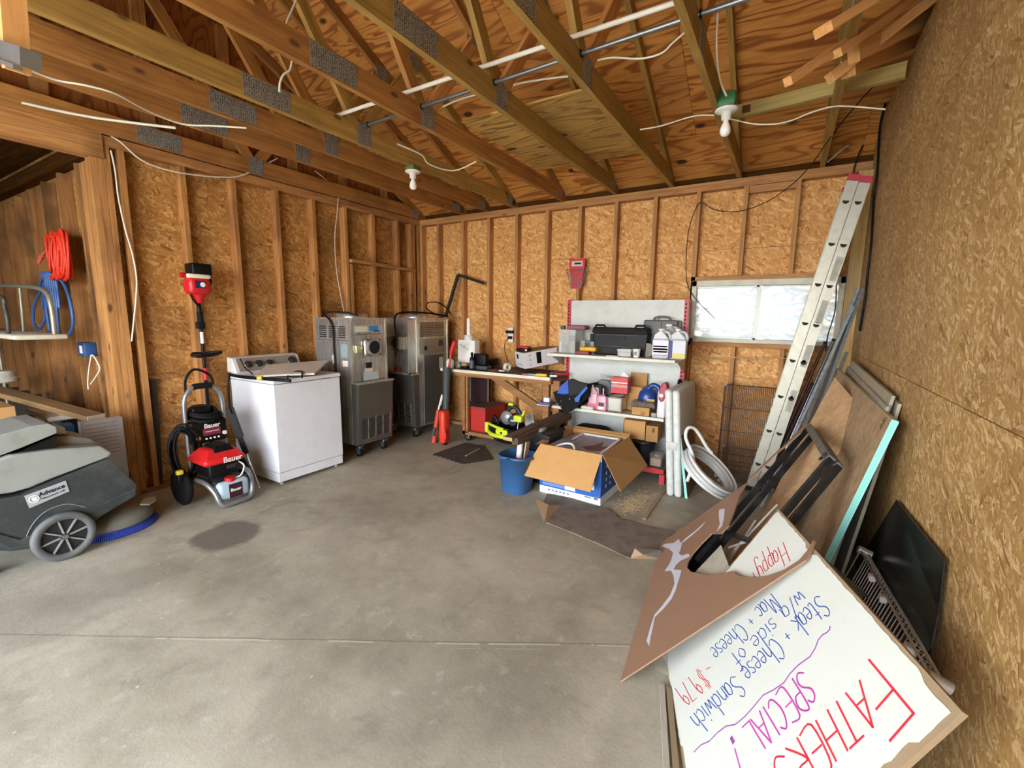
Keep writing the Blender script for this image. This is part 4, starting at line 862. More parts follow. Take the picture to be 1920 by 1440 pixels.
whl = part('wheel', G().lathe([(R*.74, -.022), (R*.95, -.02), (R, -.01), (R, .01), (R*.95, .02), (R*.74, .022), (R*.72, .0), (R*.74, -.022)], 36, M=Matrix.Translation(cw) @ Matrix.Rotation(math.pi/2, 4, 'Y'), cap=False), plain('55585a', .7, dirt=.4, dc='8a8474'), t)
part('wheel_disc', G().cyl(cw-V((.012, 0, 0)), cw+V((.0, 0, 0)), R*.74, 32), plain('1c1d1e', .6), whl)
for k in range(8):
    th = 2*math.pi*k/8+.2; d = V((0, math.cos(th), math.sin(th))); part('spoke', G().beam(cw+V((.006, 0, 0))+d*.02, cw+V((.006, 0, 0))+d*R*.72, .008, .014, (1, 0, 0)), plain('8a8c8c', .6), whl)
part('hub_cap', G().cyl(cw, cw+V((.026, 0, 0)), .022, 16, .014), CHROME, whl)
w2 = cw-V((.62, 0, 0)); part('wheel', G().cyl(w2-V((.02, 0, 0)), w2+V((.02, 0, 0)), R, 24), BLACKM, t)
bc = V((.50, -3.72, 0))
part('brush_cover', G().lathe([(.24, .05), (.245, .085), (.22, .12), (.12, .14), (.01, .145)], 40, bc), plain('74756c', .6, dirt=.5), t)
g = G()
for k in range(150):
    th = 2*math.pi*k/150; d = V((math.cos(th), math.sin(th), 0)); g.beam(bc+d*.20+V((0, 0, .055)), bc+d*.262+V((0, 0, .002)), .008, .012)
o = part('bristles', g, plain('2d46a8', .6), t, label='blue nylon bristles'); o['kind'] = 'stuff'
part('brush_block', G().lathe([(.01, .02), (.23, .02), (.235, .055), (.01, .055)], 36, bc), plain('24368a', .6), t)
part('squeegee', G().box(.28, .80, -4.42, -4.36, .01, .05), BLACKM, t); part('rear_caster', G().cyl((.66, -4.32, .04), (.70, -4.32, .04), .04, 16).box(.66, .70, -4.34, -4.30, .04, .12), GALV, t)
g = G().prism([P(262, 948, 2, .13), P(270, 936, 2, .14), P(292, 933, 2, .13), P(293, 940, 2, .12), P(280, 948, 2, .12)], (0, 0, .012))
solo('rag', 'grey rag lying on the front of the scrubber brush cover', 'rag', g, plain('a09a8a', .9, dirt=.3), bev=.004)
# ------------------------------------------------------------------ things in the alcove
TUBE = plain('9a9a88', .4, .5)
t = thing('utility_cart', 'tube-railed metal cart with a cream shelf at the left edge', 'cart', (-.6, -3.8, 0))
part('rail', G().tube(PP([(-60, 533), (0, 535), (60, 538), (86, 548), (96, 575), (103, 630)], 1, -3.7), .016, 10), TUBE, t)
part('rail', G().tube([P(37, 540, 1, -3.7), P(41, 580, 1, -3.7), P(45, 630, 1, -3.7)], .011, 8, sub=1), TUBE, t)
part('rail', G().tube(PP([(-60, 550), (0, 555), (8, 575), (14, 600), (16, 630)], 1, -3.88), .014, 8), plain('4a4a42', .5, .4), t)
e = P(115, 632, 1, -3.68)
part('shelf', G().rbox(e.x-2.3, e.x, -3.92, -3.64, e.z-.015, e.z+.02, .012), plain('c9c6b4', .5, dirt=.3), t)
for xx in (e.x-2.27, e.x-1.9):
    for yy in (-3.9, -3.66): part('post', G().cyl((xx, yy, .0), (xx, yy, e.z), .014, 8), TUBE, t)
t = thing('folding_table', 'small white plastic table behind the floor scrubber', 'table', (-.35, -3.7, 0))
a_ = P(46, 770, 1, -3.74); zt_ = a_.z
part('tabletop', G().rbox(a_.x, a_.x+.62, -3.74, -3.50, zt_-.02, zt_+.02, .015), plain('d3d1c6', .5), t)
for xx in (a_.x+.1, a_.x+.5):
    for yy in (-3.72, -3.53): part('leg', G().cyl((xx, yy, 0), (xx+.0, yy, zt_), .016, 8), plain('8d9496', .4, .3), t)
PLK = wood('pale_plank', '9a7a50', '6f5534', knots=False)
a_, b_ = P(180, 783, 0, .18), P(20, 740, 0, -.62)
t = thing('lumber_plank', 'long wooden plank with a white-painted end lying over the small table', 'lumber', (a_+b_)/2)
stud(t, b_+(b_-a_)*.6, a_, .11, .038, up=(0, 0, 1), mt=PLK, name='plank'); d = (a_-b_).normalized()
part('painted_end', G().beam(a_-d*.0, a_+d*.004, .112, .039), plain('e6dfc6', .6), t)
sx0, sx1 = P(0, 760, 1, -3.95), P(34, 800, 1, -3.95)
solo('cardboard_box', 'tall tan cardboard carton at the far left edge behind the scrubber', 'box', G().box(sx0.x-.35, sx1.x, -4.15, -3.95, .0, sx0.z+.04), CARD, bev=.003)
ya, yb = P(152, 800, 0, .25).y, P(229, 783, 0, .25).y; zt_ = P(190, 787, 0, .25).z
t = thing('foil_board', 'silvery printed foam board standing behind the scrubber', 'board', (.23, (ya+yb)/2, 0))
part('board', G().box(.19, .25, ya, yb, 0, zt_), plain('b3b2b4', .35, .4, dirt=.3), t)
g = G()
for k in range(9): g.box(.2501, .2508, ya+.02, yb-.03, zt_-.03-k*.028, zt_-.026-k*.028)
part('print_lines', g, plain('7d7c80', .6), t)
solo('blue_crate', 'small dark blue box showing beside the foam board', 'box', G().box(.05, .16, ya-.16, ya-.01, 0, zt_-.02), plain('27486a', .6), bev=.004)
solo('plastic_lid_stack', 'short stack of white plastic lids at the left edge', 'lids', G().lathe([(.11, 0), (.12, .01), (.12, .02), (.11, .02), (.12, .03), (.12, .04), (.10, .045), (.09, .1)], 24, P(2, 716, 1, -3.75)), plain('c9c8bc', .5))
solo('dark_board', 'narrow dark board leaning in the first stud bay of the left wall', 'board', G().beam((-.03, P(289, 850, 0, -.03).y, .01), (-.05, P(284, 712, 0, -.05).y, P(284, 712, 0, -.05).z), .07, .02, (1, 0, 0)), plain('2e1f14', .8))
# ------------------------------------------------------------------ workbench
BW = wood('bench_wood', 'a9794a', '7b5230'); BY = -.64; BZ = .855
t = thing('workbench', 'wooden workbench with a white-edged top and a diagonal brace', 'bench', (1.6, -.35, 0))
part('bench_top', G().box(.88, 2.36, BY+.01, -.02, BZ-.025, BZ), plain('3c362e', .7, dirt=.5), t)
part('top_edging', G().box(.88, 2.345, BY-.004, BY+.012, BZ-.03, BZ+.002), plain('ddd8c4', .5, dirt=.2), t)
part('rail', G().box(1.0, 2.33, BY+.02, BY+.04, BZ-.075, BZ-.03), BW, t); part('rail', G().box(2.34, 2.36, BY, -.02, BZ-.07, BZ-.026), BW, t)
lx0 = P(868, 760, 1, BY+.04).x; lx1 = P(882, 760, 1, BY+.04).x; rx0 = P(1018, 760, 1, BY+.04).x; rx1 = P(1030, 760, 1, BY+.04).x
for a, b in ((lx0, lx0+.035), (lx0+.05, lx0+.075)): part('leg', G().box(a, b, BY+.03, BY+.07, .10, BZ-.03), BW, t)
for a in (rx0, rx0+.12): part('leg', G().box(a, a+.07, BY+.03, BY+.08, .0, BZ-.03), BW, t)
part('leg', G().box(lx0, lx0+.04, -.08, -.04, .10, BZ-.03), BW, t); part('leg', G().box(2.28, 2.32, -.08, -.04, .0, BZ-.03), BW, t)
part('bottom_frame', G().box(lx0, lx0+.9, BY+.03, BY+.07, .08, .12).box(lx0, lx0+.04, BY+.03, -.04, .08, .12).box(lx0, lx0+.9, BY+.05, -.06, .105, .118), BW, t)
for a, b in ((lx0+.07, BY+.07), (lx0+.8, -.1), (lx0+.07, -.1)): caster(t, a-1.6, b+.35, .085)
a_, b_ = P(925, 705, 1, -.45), P(1032, 780, 1, -.45)
part('diagonal_brace', G().beam(a_, b_, .035, .085, (0, 0, 1)), BW, t)
x0, _, z0, z1 = span(879, 918, 705, 765, -.2); x1 = P(917, 740, 1, -.2).x
part('back_panel', G().box(x0, x1, -.21, -.19, .15, BZ-.03), plain('2a0f0c', .7), t)
part('panel_edge', G().box(x0+.03, x0+.042, -.215, -.21, .4, BZ-.08).box(x1-.012, x1, -.215, -.21, .2, BZ-.03), plain('8a8078', .5), t)
part('side_panel', G().box(2.325, 2.345, BY+.12, -.08, .05, BZ-.07), plain('4a2a18', .7), t)
# things on the bench
def on_bench(l, r, t_, b_, y): return span(l, r, t_, b_, y, BZ)
def sitlathe(name, label, cat, px, y, prof, mt, z, parts=(), n=24, grp=None):
    """prof in fractions? real metres; placed on surface z at pixel px (x) in plane y"""
    x = P(px, 690, 1, y).x
    if not parts: return solo(name, label, cat, G().lathe(prof, n, (x, y, z)), mt, grp)
    t = thing(name, label, cat, (x, y, z), 0, grp); part(name.split('_')[-1] if name.split('_')[-1] not in ('bottle', 'jar') else 'body', G().lathe(prof, n, (x, y, z)), mt, t)
    for nm, pf, m2 in parts: part(nm, G().lathe(pf, n, (x, y, z)), m2, t)
    return t
PR = lambda px, y, z: P(px, 690, 1, y).x
sitlathe('plastic_jar', 'white plastic jar at the left end of the workbench', 'jar', 844, -.56, [(.044, 0), (.046, .01), (.046, .085), (.04, .09)], WHITE, BZ, [('lid', [(.036, .09), (.036, .105), (.01, .108)], WHITE)])
sitlathe('glass_jar', 'small clear jar between the white jar and the sanding block', 'jar', 860, -.52, [(.032, 0), (.036, .01), (.036, .06), (.03, .07), (.034, .075), (.034, .08)], plain('aab0a8', .15, trans=.7), BZ)
x = PR(873, -.5, 0); t = thing('sanding_block', 'tan and black sanding block on the bench beside the black bottle', 'tool', (x, -.5, BZ))
part('block', G().rbox(x-.05, x+.04, -.54, -.46, BZ, BZ+.03, .01), BLACK, t); part('pad', G().rbox(x-.045, x+.035, -.535, -.465, BZ+.03, BZ+.07, .01), plain('a0814a', .7), t)
x = PR(885, -.56, 0); t = thing('spray_bottle', 'slim black bottle standing at the bench front', 'bottle', (x, -.56, BZ))
part('body', G().lathe([(.025, 0), (.029, .01), (.029, .12), (.024, .14), (.014, .155), (.013, .175)], 20, (x, -.56, BZ)), BLACK, t); part('cap', G().lathe([(.016, .17), (.016, .2), (.012, .205)], 16, (x, -.56, BZ)), BLACKM, t); part('label', G().lathe([(.0296, .02), (.0296, .11)], 20, (x, -.56, BZ), cap=False), plain('4a4c52', .5), t)
x0, x1, z0, z1 = on_bench(859, 890, 638, 680, -.40)
t = thing('paper_carton', 'white carton with a grey sketch holding the white plastic pipe', 'box', ((x0+x1)/2, -.35, BZ)); part('carton', G().box(x0, x1, -.40, -.30, BZ, z1), PAPER, t, bev=.002)
g = G()
for k in range(7): g.tube([(x0+.02+.02*k, -.4012, z1-.05-.008*k+.02*math.sin(k*2)), (x0+.04+.02*k, -.4012, z1-.06-.01*k), (x0+.07+.015*k, -.4012, z1-.075-.004*k)], .0018, 4)
part('sketch', g, plain('8a8a8a', .8), t)
xm = (x0+x1)/2+.0; zt2 = P(871, 600, 1, -.36).z
t = thing('pvc_pipe', 'upright white plastic pipe in a wide white coupling on the carton', 'pipe', (xm, -.35, z1)); part('coupling', G().lathe([(.055, 0), (.055, .06), (.03, .062)], 24, (xm, -.35, z1)), WHITE, t); part('pipe', G().cyl((xm, -.35, z1+.06), (xm, -.35, zt2+.02), .024, 20), WHITE, t)
x0, x1, z0, z1 = on_bench(886, 918, 660, 686, -.46)
t = thing('battery_charger', 'dark grey charging stand in front of the metal basket', 'charger', ((x0+x1)/2, -.45, BZ)); part('base', G().rbox(x0, x1, -.52, -.40, BZ, BZ+.05, .015), DGREY, t); part('cradle', G().rbox(x0+.04, x1-.03, -.5, -.42, BZ+.05, z1-.02, .012), BLACK, t)
x0, x1, z0, z1 = on_bench(890, 924, 657, 680, -.22)
t = thing('wire_basket', 'dark metal basket at the back of the bench', 'basket', ((x0+x1)/2, -.2, BZ)); part('basket', G().box(x0+.02, x1-.02, -.30, -.10, BZ, BZ+.10, tx=-.02, ty=-.01), plain('2e2f2a', .5, .4), t); part('rim', G().tube([(x0, -.31, BZ+.10), (x1, -.31, BZ+.10), (x1, -.09, BZ+.10), (x0, -.09, BZ+.10)], .005, 6, True, 1), plain('4a4c44', .4, .6), t)
solo('cloth_bag', 'pale crumpled bag leaning behind the black bottle', 'bag', G().prism([P(889, 661, 1, -.38), P(906, 676, 1, -.40), P(888, 683, 1, -.42)], (0, .05, .0)), plain('b8a8a0', .8), bev=.01)
# scattered tools, one by one
def lump(name, lb, cat, px, py, y, s, mt, rz=0., shape='box', grp=None, z=BZ, lift=0):
    q = P(px, py, 1, y); M = Matrix.Translation((q.x, y, z+lift)) @ Matrix.Rotation(rz, 4, 'Z'); g = G()
    if shape == 'box': g.rbox(-s[0]/2, s[0]/2, -s[1]/2, s[1]/2, 0, s[2], min(s)*.25, 2, M)
    elif shape == 'ring': g.tube([M @ V((math.cos(a)*s[0]/2, math.sin(a)*s[1]/2, s[2]/2+.002*math.sin(a*3))) for a in [2*math.pi*i/12 for i in range(12)]], s[2]/2, 6, True, 2)
    elif shape == 'cyl': g.cyl(M @ V((-s[0]/2, 0, s[2]/2)), M @ V((s[0]/2, 0, s[2]/2)), s[2]/2, 14)
    elif shape == 'roll': g.lathe([(s[0]*.28, 0), (s[0]/2, 0), (s[0]/2, s[2]), (s[0]*.28, s[2]), (s[0]*.28, 0)], 24, M=M, cap=False)
    return solo(name, lb, cat, g, mt, grp)
BRN = plain('6b4434', .6)
lump('leather_strap', 'brown coiled strap on the bench middle', 'strap', 925, 684, -.5, (.12, .07, .012), BRN, .2, 'ring'); lump('leather_strap', 'second brown strap coil just behind the front one', 'strap', 934, 679, -.40, (.15, .08, .014), plain('7a3a30', .6), -.3, 'ring')
lump('pliers', 'dark-red handled pliers lying behind the straps', 'pliers', 940, 676, -.34, (.16, .02, .014), plain('5a1f1c', .5), .5, 'cyl'); lump('screwdriver', 'slim black screwdriver lying behind the straps', 'screwdriver', 930, 672, -.3, (.17, .016, .014), BLACK, -.2, 'cyl')
lump('metal_fitting', 'shiny silver fitting at the bench front', 'fitting', 941, 688, -.54, (.06, .04, .03), CHROME, .4, 'cyl'); lump('metal_fitting', 'small silver fitting beside the roll of tape', 'fitting', 951, 691, -.58, (.07, .03, .018), CHROME, -.2, 'cyl')
q = P(951, 680, 1, -.44); g = G().lathe([(.022, -.022), (.05, -.022), (.05, .022), (.022, .022), (.022, -.022)], 24, M=Matrix.Translation((q.x, -.44, BZ+.05)) @ Matrix.Rotation(1.3, 4, 'Z') @ Matrix.Rotation(math.pi/2, 4, 'X'), cap=False)
solo('tape_roll', 'cream roll of tape standing against the long white box', 'tape', g, plain('d9d0b8', .6))
# long printed box
a_ = P(985, 692, 1, -.40); b_ = P(1047, 680, 1, -.06); c_ = P(959, 688.5, 1, -.30)
dx = b_-a_; dxn = dx.normalized(); dy = c_-a_
Lb = dx.length; Wb = (dy-dxn*dy.dot(dxn)).length; Hb = P(985, 662, 1, -.40).z-a_.z
t = thing('printed_carton', 'long white printed carton with black pictures on the bench', 'box', (0, 0, 0), M=FR(a_, dxn, dy))
part('carton', G().box(0, Lb, 0, Wb, 0, Hb), plain('d9d6da', .6), t, False, bev=.002)
part('top_flap', G().box(.0, Lb, .002, Wb-.002, Hb, Hb+.002), plain('8a6f4c', .8), t, False)
part('picture', G().rbox(Lb*.36, Lb*.50, -.003, -.0005, Hb*.2, Hb*.92, .0008, 1), BLACK, t, False); part('picture', G().box(-.0025, -.0005, Wb*.62, Wb*.78, Hb*.55, Hb*.85), BLACK, t, False)
g = G()
for k in range(3): g.ring((Lb*.17, -.001, Hb*(.2+.3*k)), .008, .002, (0, 1, 0), 12, 4).ring((-.001, Wb*(.3+.2*k), Hb*.22), .008, .002, (1, 0, 0), 12, 4)
part('symbols', g, plain('5a5a5e', .6), t, False)
x0, x1, z0, z1 = span(974, 998, 648, 660, -.5); zc2 = a_.z+Hb+.012
q = P(986, 660, 2, zc2); q = a_+dxn*.06+dy.normalized()*Wb*.45; q.z = zc2
t = thing('battery_pack', 'red and black battery charger on top of the long carton', 'charger', q); part('base', G().rbox(q.x-.075, q.x+.075, q.y-.05, q.y+.05, zc2, zc2+.035, .008), BLACK, t); part('top_shell', G().rbox(q.x-.072, q.x+.072, q.y-.05, q.y+.05, zc2+.035, zc2+.06, .01), plain('c8342a', .4), t); part('sticker', G().box(q.x+.04, q.x+.065, q.y-.052, q.y-.05, zc2+.01, zc2+.025), PAPER, t)
lump('utility_knife', 'bright yellow stapler at the right front corner of the bench', 'tool', 1016, 700, -.60, (.12, .03, .03), plain('e0b51c', .5), .05); lump('chisel_blade', 'grey metal tool left of the yellow stapler', 'tool', 1000, 699, -.60, (.12, .022, .02), plain('a5a6a0', .35, .6), .02)
lump('screwdriver', 'pink-handled screwdriver lying along the front right of the bench', 'screwdriver', 990, 697, -.60, (.14, .014, .014), plain('b0756a', .5), .03, 'cyl')
lump('hammer', 'red-handled tool at the right end of the bench', 'tool', 1050, 689, -.42, (.16, .03, .03), plain('b8202a', .4), .5); lump('socket_set', 'grey metal clamp beside the red-handled tool', 'clamp', 1042, 686, -.35, (.13, .03, .03), CHROME, .8, 'cyl'); lump('socket', 'small shiny socket at the bench end', 'socket', 1034, 692, -.5, (.06, .03, .03), CHROME, -.5, 'cyl'); lump('cutter', 'white-gripped cutter in front of the red-handled tool', 'tool', 1038, 697, -.55, (.08, .03, .02), PAPER, .3)
lump('rag', 'dark rag lying in the back middle of the bench', 'rag', 942, 672, -.2, (.2, .1, .03), plain('3a2c2c', .9), .2)
# below the bench
q0, q1 = P(876, 799, 1, BY+.08), P(905, 801, 1, BY+.08)
t = thing('tool_chest', 'red steel box with a dusty brown top on the bench shelf', 'box', ((q0.x+q1.x)/2, -.4, .12)); zt_ = P(890, 764, 1, BY+.08).z
part('box_body', G().box(q0.x, q1.x+.02, BY+.10, -.1, .12, zt_), plain('b3261f', .5, dirt=.2), t, bev=.006); part('box_lid', G().box(q0.x-.003, q1.x+.023, BY+.097, -.1, zt_-.012, zt_+.006), plain('6a3f38', .7, dirt=.4), t, bev=.003)
t = thing('tool_bag', 'black and lime open tool bag full of cordless tools under the bench', 'bag', P(955, 815, 2, .0)); LIME = plain('c5d62a', .5); NAVY = plain('1c2733', .5)
cx, cy = P(950, 800, 1, -.78).x, -.72
e0 = P(900, 800, 1, -.78).x; e1 = P(1005, 800, 1, -.78).x
g = G(); n = 22
bag = [(e0+.02, .13), (e0+.08, .05), (e0+.2, .03), (e1-.15, .04), (e1-.03, .10), (e1, .2)]
g.lathe([(.02, .02), (.19, .02), (.235, .07), (.25, .17), (.235, .17), (.2, .09), (.02, .06)], 28, M=Matrix.Translation((cx, cy, 0)) @ Matrix.Diagonal((1.15, .75, 1.1, 1)))
part('bag_shell', g, BLACKM, t)
lip = [V((cx+.285*math.cos(a), cy+.185*math.sin(a), .185+.02*math.sin(2*a))) for a in [2*math.pi*i/20 for i in range(20)]]
part('lime_trim', G().tube(lip[9:16], .016, 8).tube([lip[16]-V((0, 0, .07)), lip[14]-V((0, .02, .09)), lip[12]-V((0, .01, .09)), lip[10]-V((0, 0, .06))], .022, 8), LIME, t)
t2 = thing('circular_saw', 'dark blue circular saw lying in the lime-trimmed bag', 'saw', (cx, cy, .2))
part('housing', G().rbox(cx-.02, cx+.13, cy-.06, cy+.06, .22, .33, .03, 3).cyl((cx+.05, cy-.09, .27), (cx+.05, cy-.05, .27), .055, 24), NAVY, t2); part('guard', G().lathe([(.07, -.01), (.075, .01), (.01, .015)], 24, M=Matrix.Translation((cx-.03, cy-.07, .29)) @ Matrix.Rotation(math.pi/2, 4, 'X')), plain('b9bcc0', .3, .6), t2)
part('handle', G().tube([(cx-.15, cy-.02, .24), (cx-.08, cy-.02, .33), (cx-.0, cy-.02, .40), (cx+.06, cy-.02, .40), (cx+.13, cy-.02, .32)], .022, 8), NAVY, t2); part('handle_trim', G().rbox(cx-.03, cx+.03, cy-.05, cy+.01, .42, .45, .008), LIME, t2); part('logo', G().box(cx+.03, cx+.08, cy-.0915, cy-.0905, .262, .278), plain('c8ccd0', .5), t2)
t2 = thing('cordless_drill', 'lime and black cordless drill at the front of the tool bag', 'drill', (cx-.04, cy-.16, .12)); part('body', G().rbox(cx-.10, cx+.05, cy-.2, cy-.13, .12, .185, .02), LIME, t2); part('chuck', G().cyl((cx+.05, cy-.165, .13), (cx+.11, cy-.165, .115), .028, 16, .02), CHROME, t2); part('grip', G().beam((cx-.05, cy-.165, .13), (cx-.09, cy-.165, .06), .04, .045), BLACK, t2); part('vent', G().cyl((cx-.02, cy-.201, .15), (cx-.02, cy-.195, .15), .014, 12), BLACK, t2)
t2 = thing('work_light', 'lime clamp light standing on a white stem in the tool bag', 'lamp', (cx+.16, cy-.1, .14)); q = P(972, 785, 1, cy-.12); part('head', G().rbox(q.x-.05, q.x+.05, cy-.15, cy-.07, q.z-.035, q.z+.035, .015), LIME, t2); part('hook', G().beam((q.x+.04, cy-.11, q.z+.03), (q.x+.07, cy-.11, q.z+.09), .015, .02), LIME, t2); part('stem', G().cyl((q.x, cy-.12, q.z-.03), P(969, 815, 1, cy-.2), .004, 6), PAPER, t2)
t2 = thing('reciprocating_saw', 'black and lime saw handle poking from the left of the tool bag', 'saw', (cx-.2, cy, .2)); part('handle', G().tube([(cx-.22, cy-.05, .16), (cx-.23, cy-.05, .24), (cx-.2, cy-.05, .28), (cx-.16, cy-.05, .22), (cx-.15, cy-.05, .15)], .018, 8), BLACK, t2); part('trim', G().rbox(cx-.29, cx-.25, cy-.12, cy-.08, .10, .22, .012), LIME, t2)
for o in COL.objects:
    if not o.parent and o.name in ('tool_bag', 'circular_saw', 'cordless_drill', 'reciprocating_saw'): o.location += V((0, .06, .10)); MW[o.name] = Matrix.Translation((0, .06, .10)) @ MW[o.name]
lump('strap_wad', 'lime webbing bundled at the right of the tool bag', 'strap', 990, 800, cy-.1, (.14, .08, .07), LIME, .5, z=.17)
g = G().prism([P(985, 782, 1, -.62), P(999, 774, 1, -.6), P(1003, 800, 1, -.62), P(985, 806, 1, -.64)], (0, .012, 0)); solo('steel_plate', 'grey square steel plate standing behind the tool bag', 'plate', g, plain('7d7c78', .5, .5))
t = thing('nail_gun', 'black power tool leaning under the diagonal brace', 'tool', P(1000, 810, 1, -.5)); q = P(998, 785, 1, -.5); part('body', G().rbox(q.x-.06, q.x+.06, -.55, -.42, 0, .20, .03), BLACKM, t); part('head', G().rbox(q.x-.07, q.x+.05, -.55, -.44, .20, .30, .04), BLACK, t)
# hand blower and trimmer tools leaning on the bench end
OR = plain('d23a22', .45)
t = thing('leaf_blower', 'orange-red blower with a long grey tube leaning on the bench end', 'blower', (.95, -.85, 0))
a_, b_ = P(834, 812, 1, -.86), P(836, 765, 1, -.84); c_ = P(838, 690, 1, -.72)
part('motor_body', G().rbox(a_.x-.045, a_.x+.045, -.93, -.80, .02, b_.z-.02, .035, 3), OR, t); part('muzzle', G().cyl((a_.x, -.86, 0), (a_.x, -.86, .04), .025, 14), BLACK, t); part('tube', G().cyl(b_-V((0, 0, .02)), c_, .035, 16, .05), plain('3c4440', .6), t); part('handle', G().tube([V((a_.x+.03, -.9, .06)), V((a_.x+.07, -.93, .12)), V((a_.x+.04, -.92, .2))], .014, 8), OR, t)
t = thing('grass_shear', 'red and grey pole tool leaning beside the orange blower', 'tool', (.85, -.9, 0))
a_, b_, c_ = P(813, 812, 1, -.88), P(822, 768, 1, -.84), P(829, 740, 1, -.8)
part('grip', G().cyl((a_.x, -.88, .005), b_, .032, 14, .026), plain('b8402c', .5), t); part('grip_pad', G().cyl(V((a_.x+.012, -.905, .09)), V((a_.x+.03, -.89, .19)), .02, 12), DGREY, t); part('shaft', G().cyl(b_, c_, .010, 10), PAPER, t)
t = thing('hedge_tool', 'red-handled tool upright between the bench and the corner machine', 'tool', P(845, 700, 1, -.66)); part('handle', G().cyl(P(853, 640, 1, -.66), P(846, 662, 1, -.66), .03, 12), plain('c0201c', .4), t); part('shaft', G().cyl(P(846, 662, 1, -.66), P(838, 712, 1, -.69), .014, 10), plain('b8433a', .5), t); part('tip', G().cyl(P(838, 712, 1, -.69), P(826, 760, 1, -.75), .007, 8), PAPER, t)
# rubber mat with a stick on it
c = [P(811, 853, 2, 0), P(868, 871, 2, 0), P(925, 862, 2, 0), P(908, 837, 2, 0), P(872, 831, 2, 0)]
poly = []
for i in range(5):
    a, b = c[i], c[(i+1) % 5]; n = 14 if i < 2 else 1
    for k in range(n): q = a.lerp(b, k/n); poly.append(q+V((0, -.012 if k % 2 else .008, 0)) if n > 1 else q)
solo('rubber_mat', 'dark ribbed rubber mat with a toothed edge in front of the bench', 'mat', G().prism([q+V((0, 0, .001)) for q in poly], (0, 0, .007)), plain('3c3733', .8, dirt=.4))
a_, b_ = P(873, 855, 2, .012), P(899, 841, 2, .012); solo('wood_strip', 'thin pale strip lying on the rubber mat', 'stick', G().beam(a_, b_, .02, .006), plain('9b8f82', .7))
# ------------------------------------------------------------------ gondola shelving
GP = plain('c6cac4', .45, dirt=.25, dc='7c7e78'); GR = plain('b3222e', .45, dirt=.1); SHW = plain('d6d4c6', .45, dirt=.2)
X0, X1 = 2.385, 3.565; YB = -.25; Z1 = 1.115; Z2 = .575
t = thing('shelving_unit', 'white metal store shelving with red uprights beside the window', 'shelves', (2.97, -.4, 0))
for a, b in ((.12, .56), (.58, 1.09), (1.10, 1.655)): part('back_panel', G().box(X0, X1, YB-.012, YB, a, b), GP, t)
for x in (X0-.02, X1+.0): 
    u = part('upright', G().box(x-.01, x+.03, YB-.02, YB+.06, 0, 1.665), GR, t)
    g = G()
    for k in range(40): g.box(x+.0, x+.012, YB-.0212, YB-.0195, .2+k*.036, .218+k*.036)
    part('slot_row', g, BLACKM, u)
for z, yf, xl, xr in ((Z1, -.68, X0-.06, X1+.02), (Z2, -.66, X0+.0, X1-.05)):
    s = part('shelf', G().box(xl, xr, yf, YB-.012, z-.03, z-.002), SHW, t, bev=.003)
    for x in (xl+.0, xr+.004): part('bracket', G().prism([(x, YB-.01, z-.03), (x, yf+.08, z-.03), (x, YB-.01, z-.16)], (.004, 0, 0)), plain('a8aaa4', .4, .4), s)
part('base_deck', G().box(X0, X1, -.74, YB-.012, .10, .125), plain('6a6258', .7, dirt=.4), t)
part('base_front', G().box(X0, X1+.0, -.765, -.74, .085, .13), GR, t)
for x in (X0, X1-.03): part('foot', G().box(x, x+.045, -.79, -.72, 0, .09).box(x, x+.035, -.76, YB, .03, .09), GR, t)
# upper shelf items
def clearbox(name, lb, l, r, t_, y, d, z, mt, inner=None, lid=None):
    x0, x1, z0, z1 = span(l, r, t_, 657, y, z); h = z1-z
    t = thing(name, lb, 'container', ((x0+x1)/2, y+d/2, z)); g = G(); w_ = .004
    g.box(x0, x1, y, y+w_, z, z1).box(x0, x1, y+d-w_, y+d, z, z1).box(x0, x0+w_, y, y+d, z, z1).box(x1-w_, x1, y, y+d, z, z1).box(x0, x1, y, y+d, z, z+w_).box(x0-.005, x1+.005, y-.005, y+.003, z1-.012, z1)
    part('tub', g, mt, t)
    if inner:
        for (a, b, h_, m2) in inner: part('contents', G().rbox(x0+.008+a*(x1-x0-.016), x0+.008+b*(x1-x0-.016), y+.01, y+d-.02, z+.006, z+h*h_, .006), m2, t)
    return t, x0, x1, z1
CLR = plain('d8dcd8', .2, alpha=.3)
_, x0, x1, z1 = clearbox('storage_bin', 'tall clear plastic bin of small white bottles at the left of the top shelf', 1047, 1078, 618, -.58, .2, Z1, CLR, [(0, .3, .5, PAPER), (.33, .6, .42, plain('d9d2bc', .6)), (.64, .98, .5, plain('8a8672', .6)), (.1, .6, .75, plain('8f9a86', .5))])
t = thing('cloth_bundle', 'mauve cloth bundled on top of the tall clear bin', 'cloth', ((x0+x1)/2+.06, -.48, z1)); part('cloth', G().rbox(x0+.07, x1+.09, -.56, -.42, z1, z1+.045, .02, 3), plain('8a5a68', .8), t)
lump('cap', 'small dark and white caps on the left end of the tall bin', 'cap', 1056, 616, -.52, (.05, .04, .04), plain('4a4a4a', .5), 0, 'box', None, z1)
clearbox('storage_bin', 'low clear bin with pale papers behind the yellow bag', 1078, 1096, 639, -.44, .16, Z1, CLR, [(.05, .9, .7, plain('c4c0a4', .7))])
solo('parts_bag', 'yellow foil bag slumped on the top shelf', 'bag', G().rbox(PR(1087, -.56, 0), PR(1118, -.56, 0), -.60, -.48, Z1+.03, Z1+.075, .018, 3, Matrix.Translation((0, 0, 0))), plain('d9ab30', .45))
solo('small_box', 'small dark red box under the yellow bag', 'box', G().rbox(PR(1080, -.6, 0), PR(1104, -.6, 0), -.63, -.53, Z1, Z1+.032, .004), plain('7c3a42', .6))
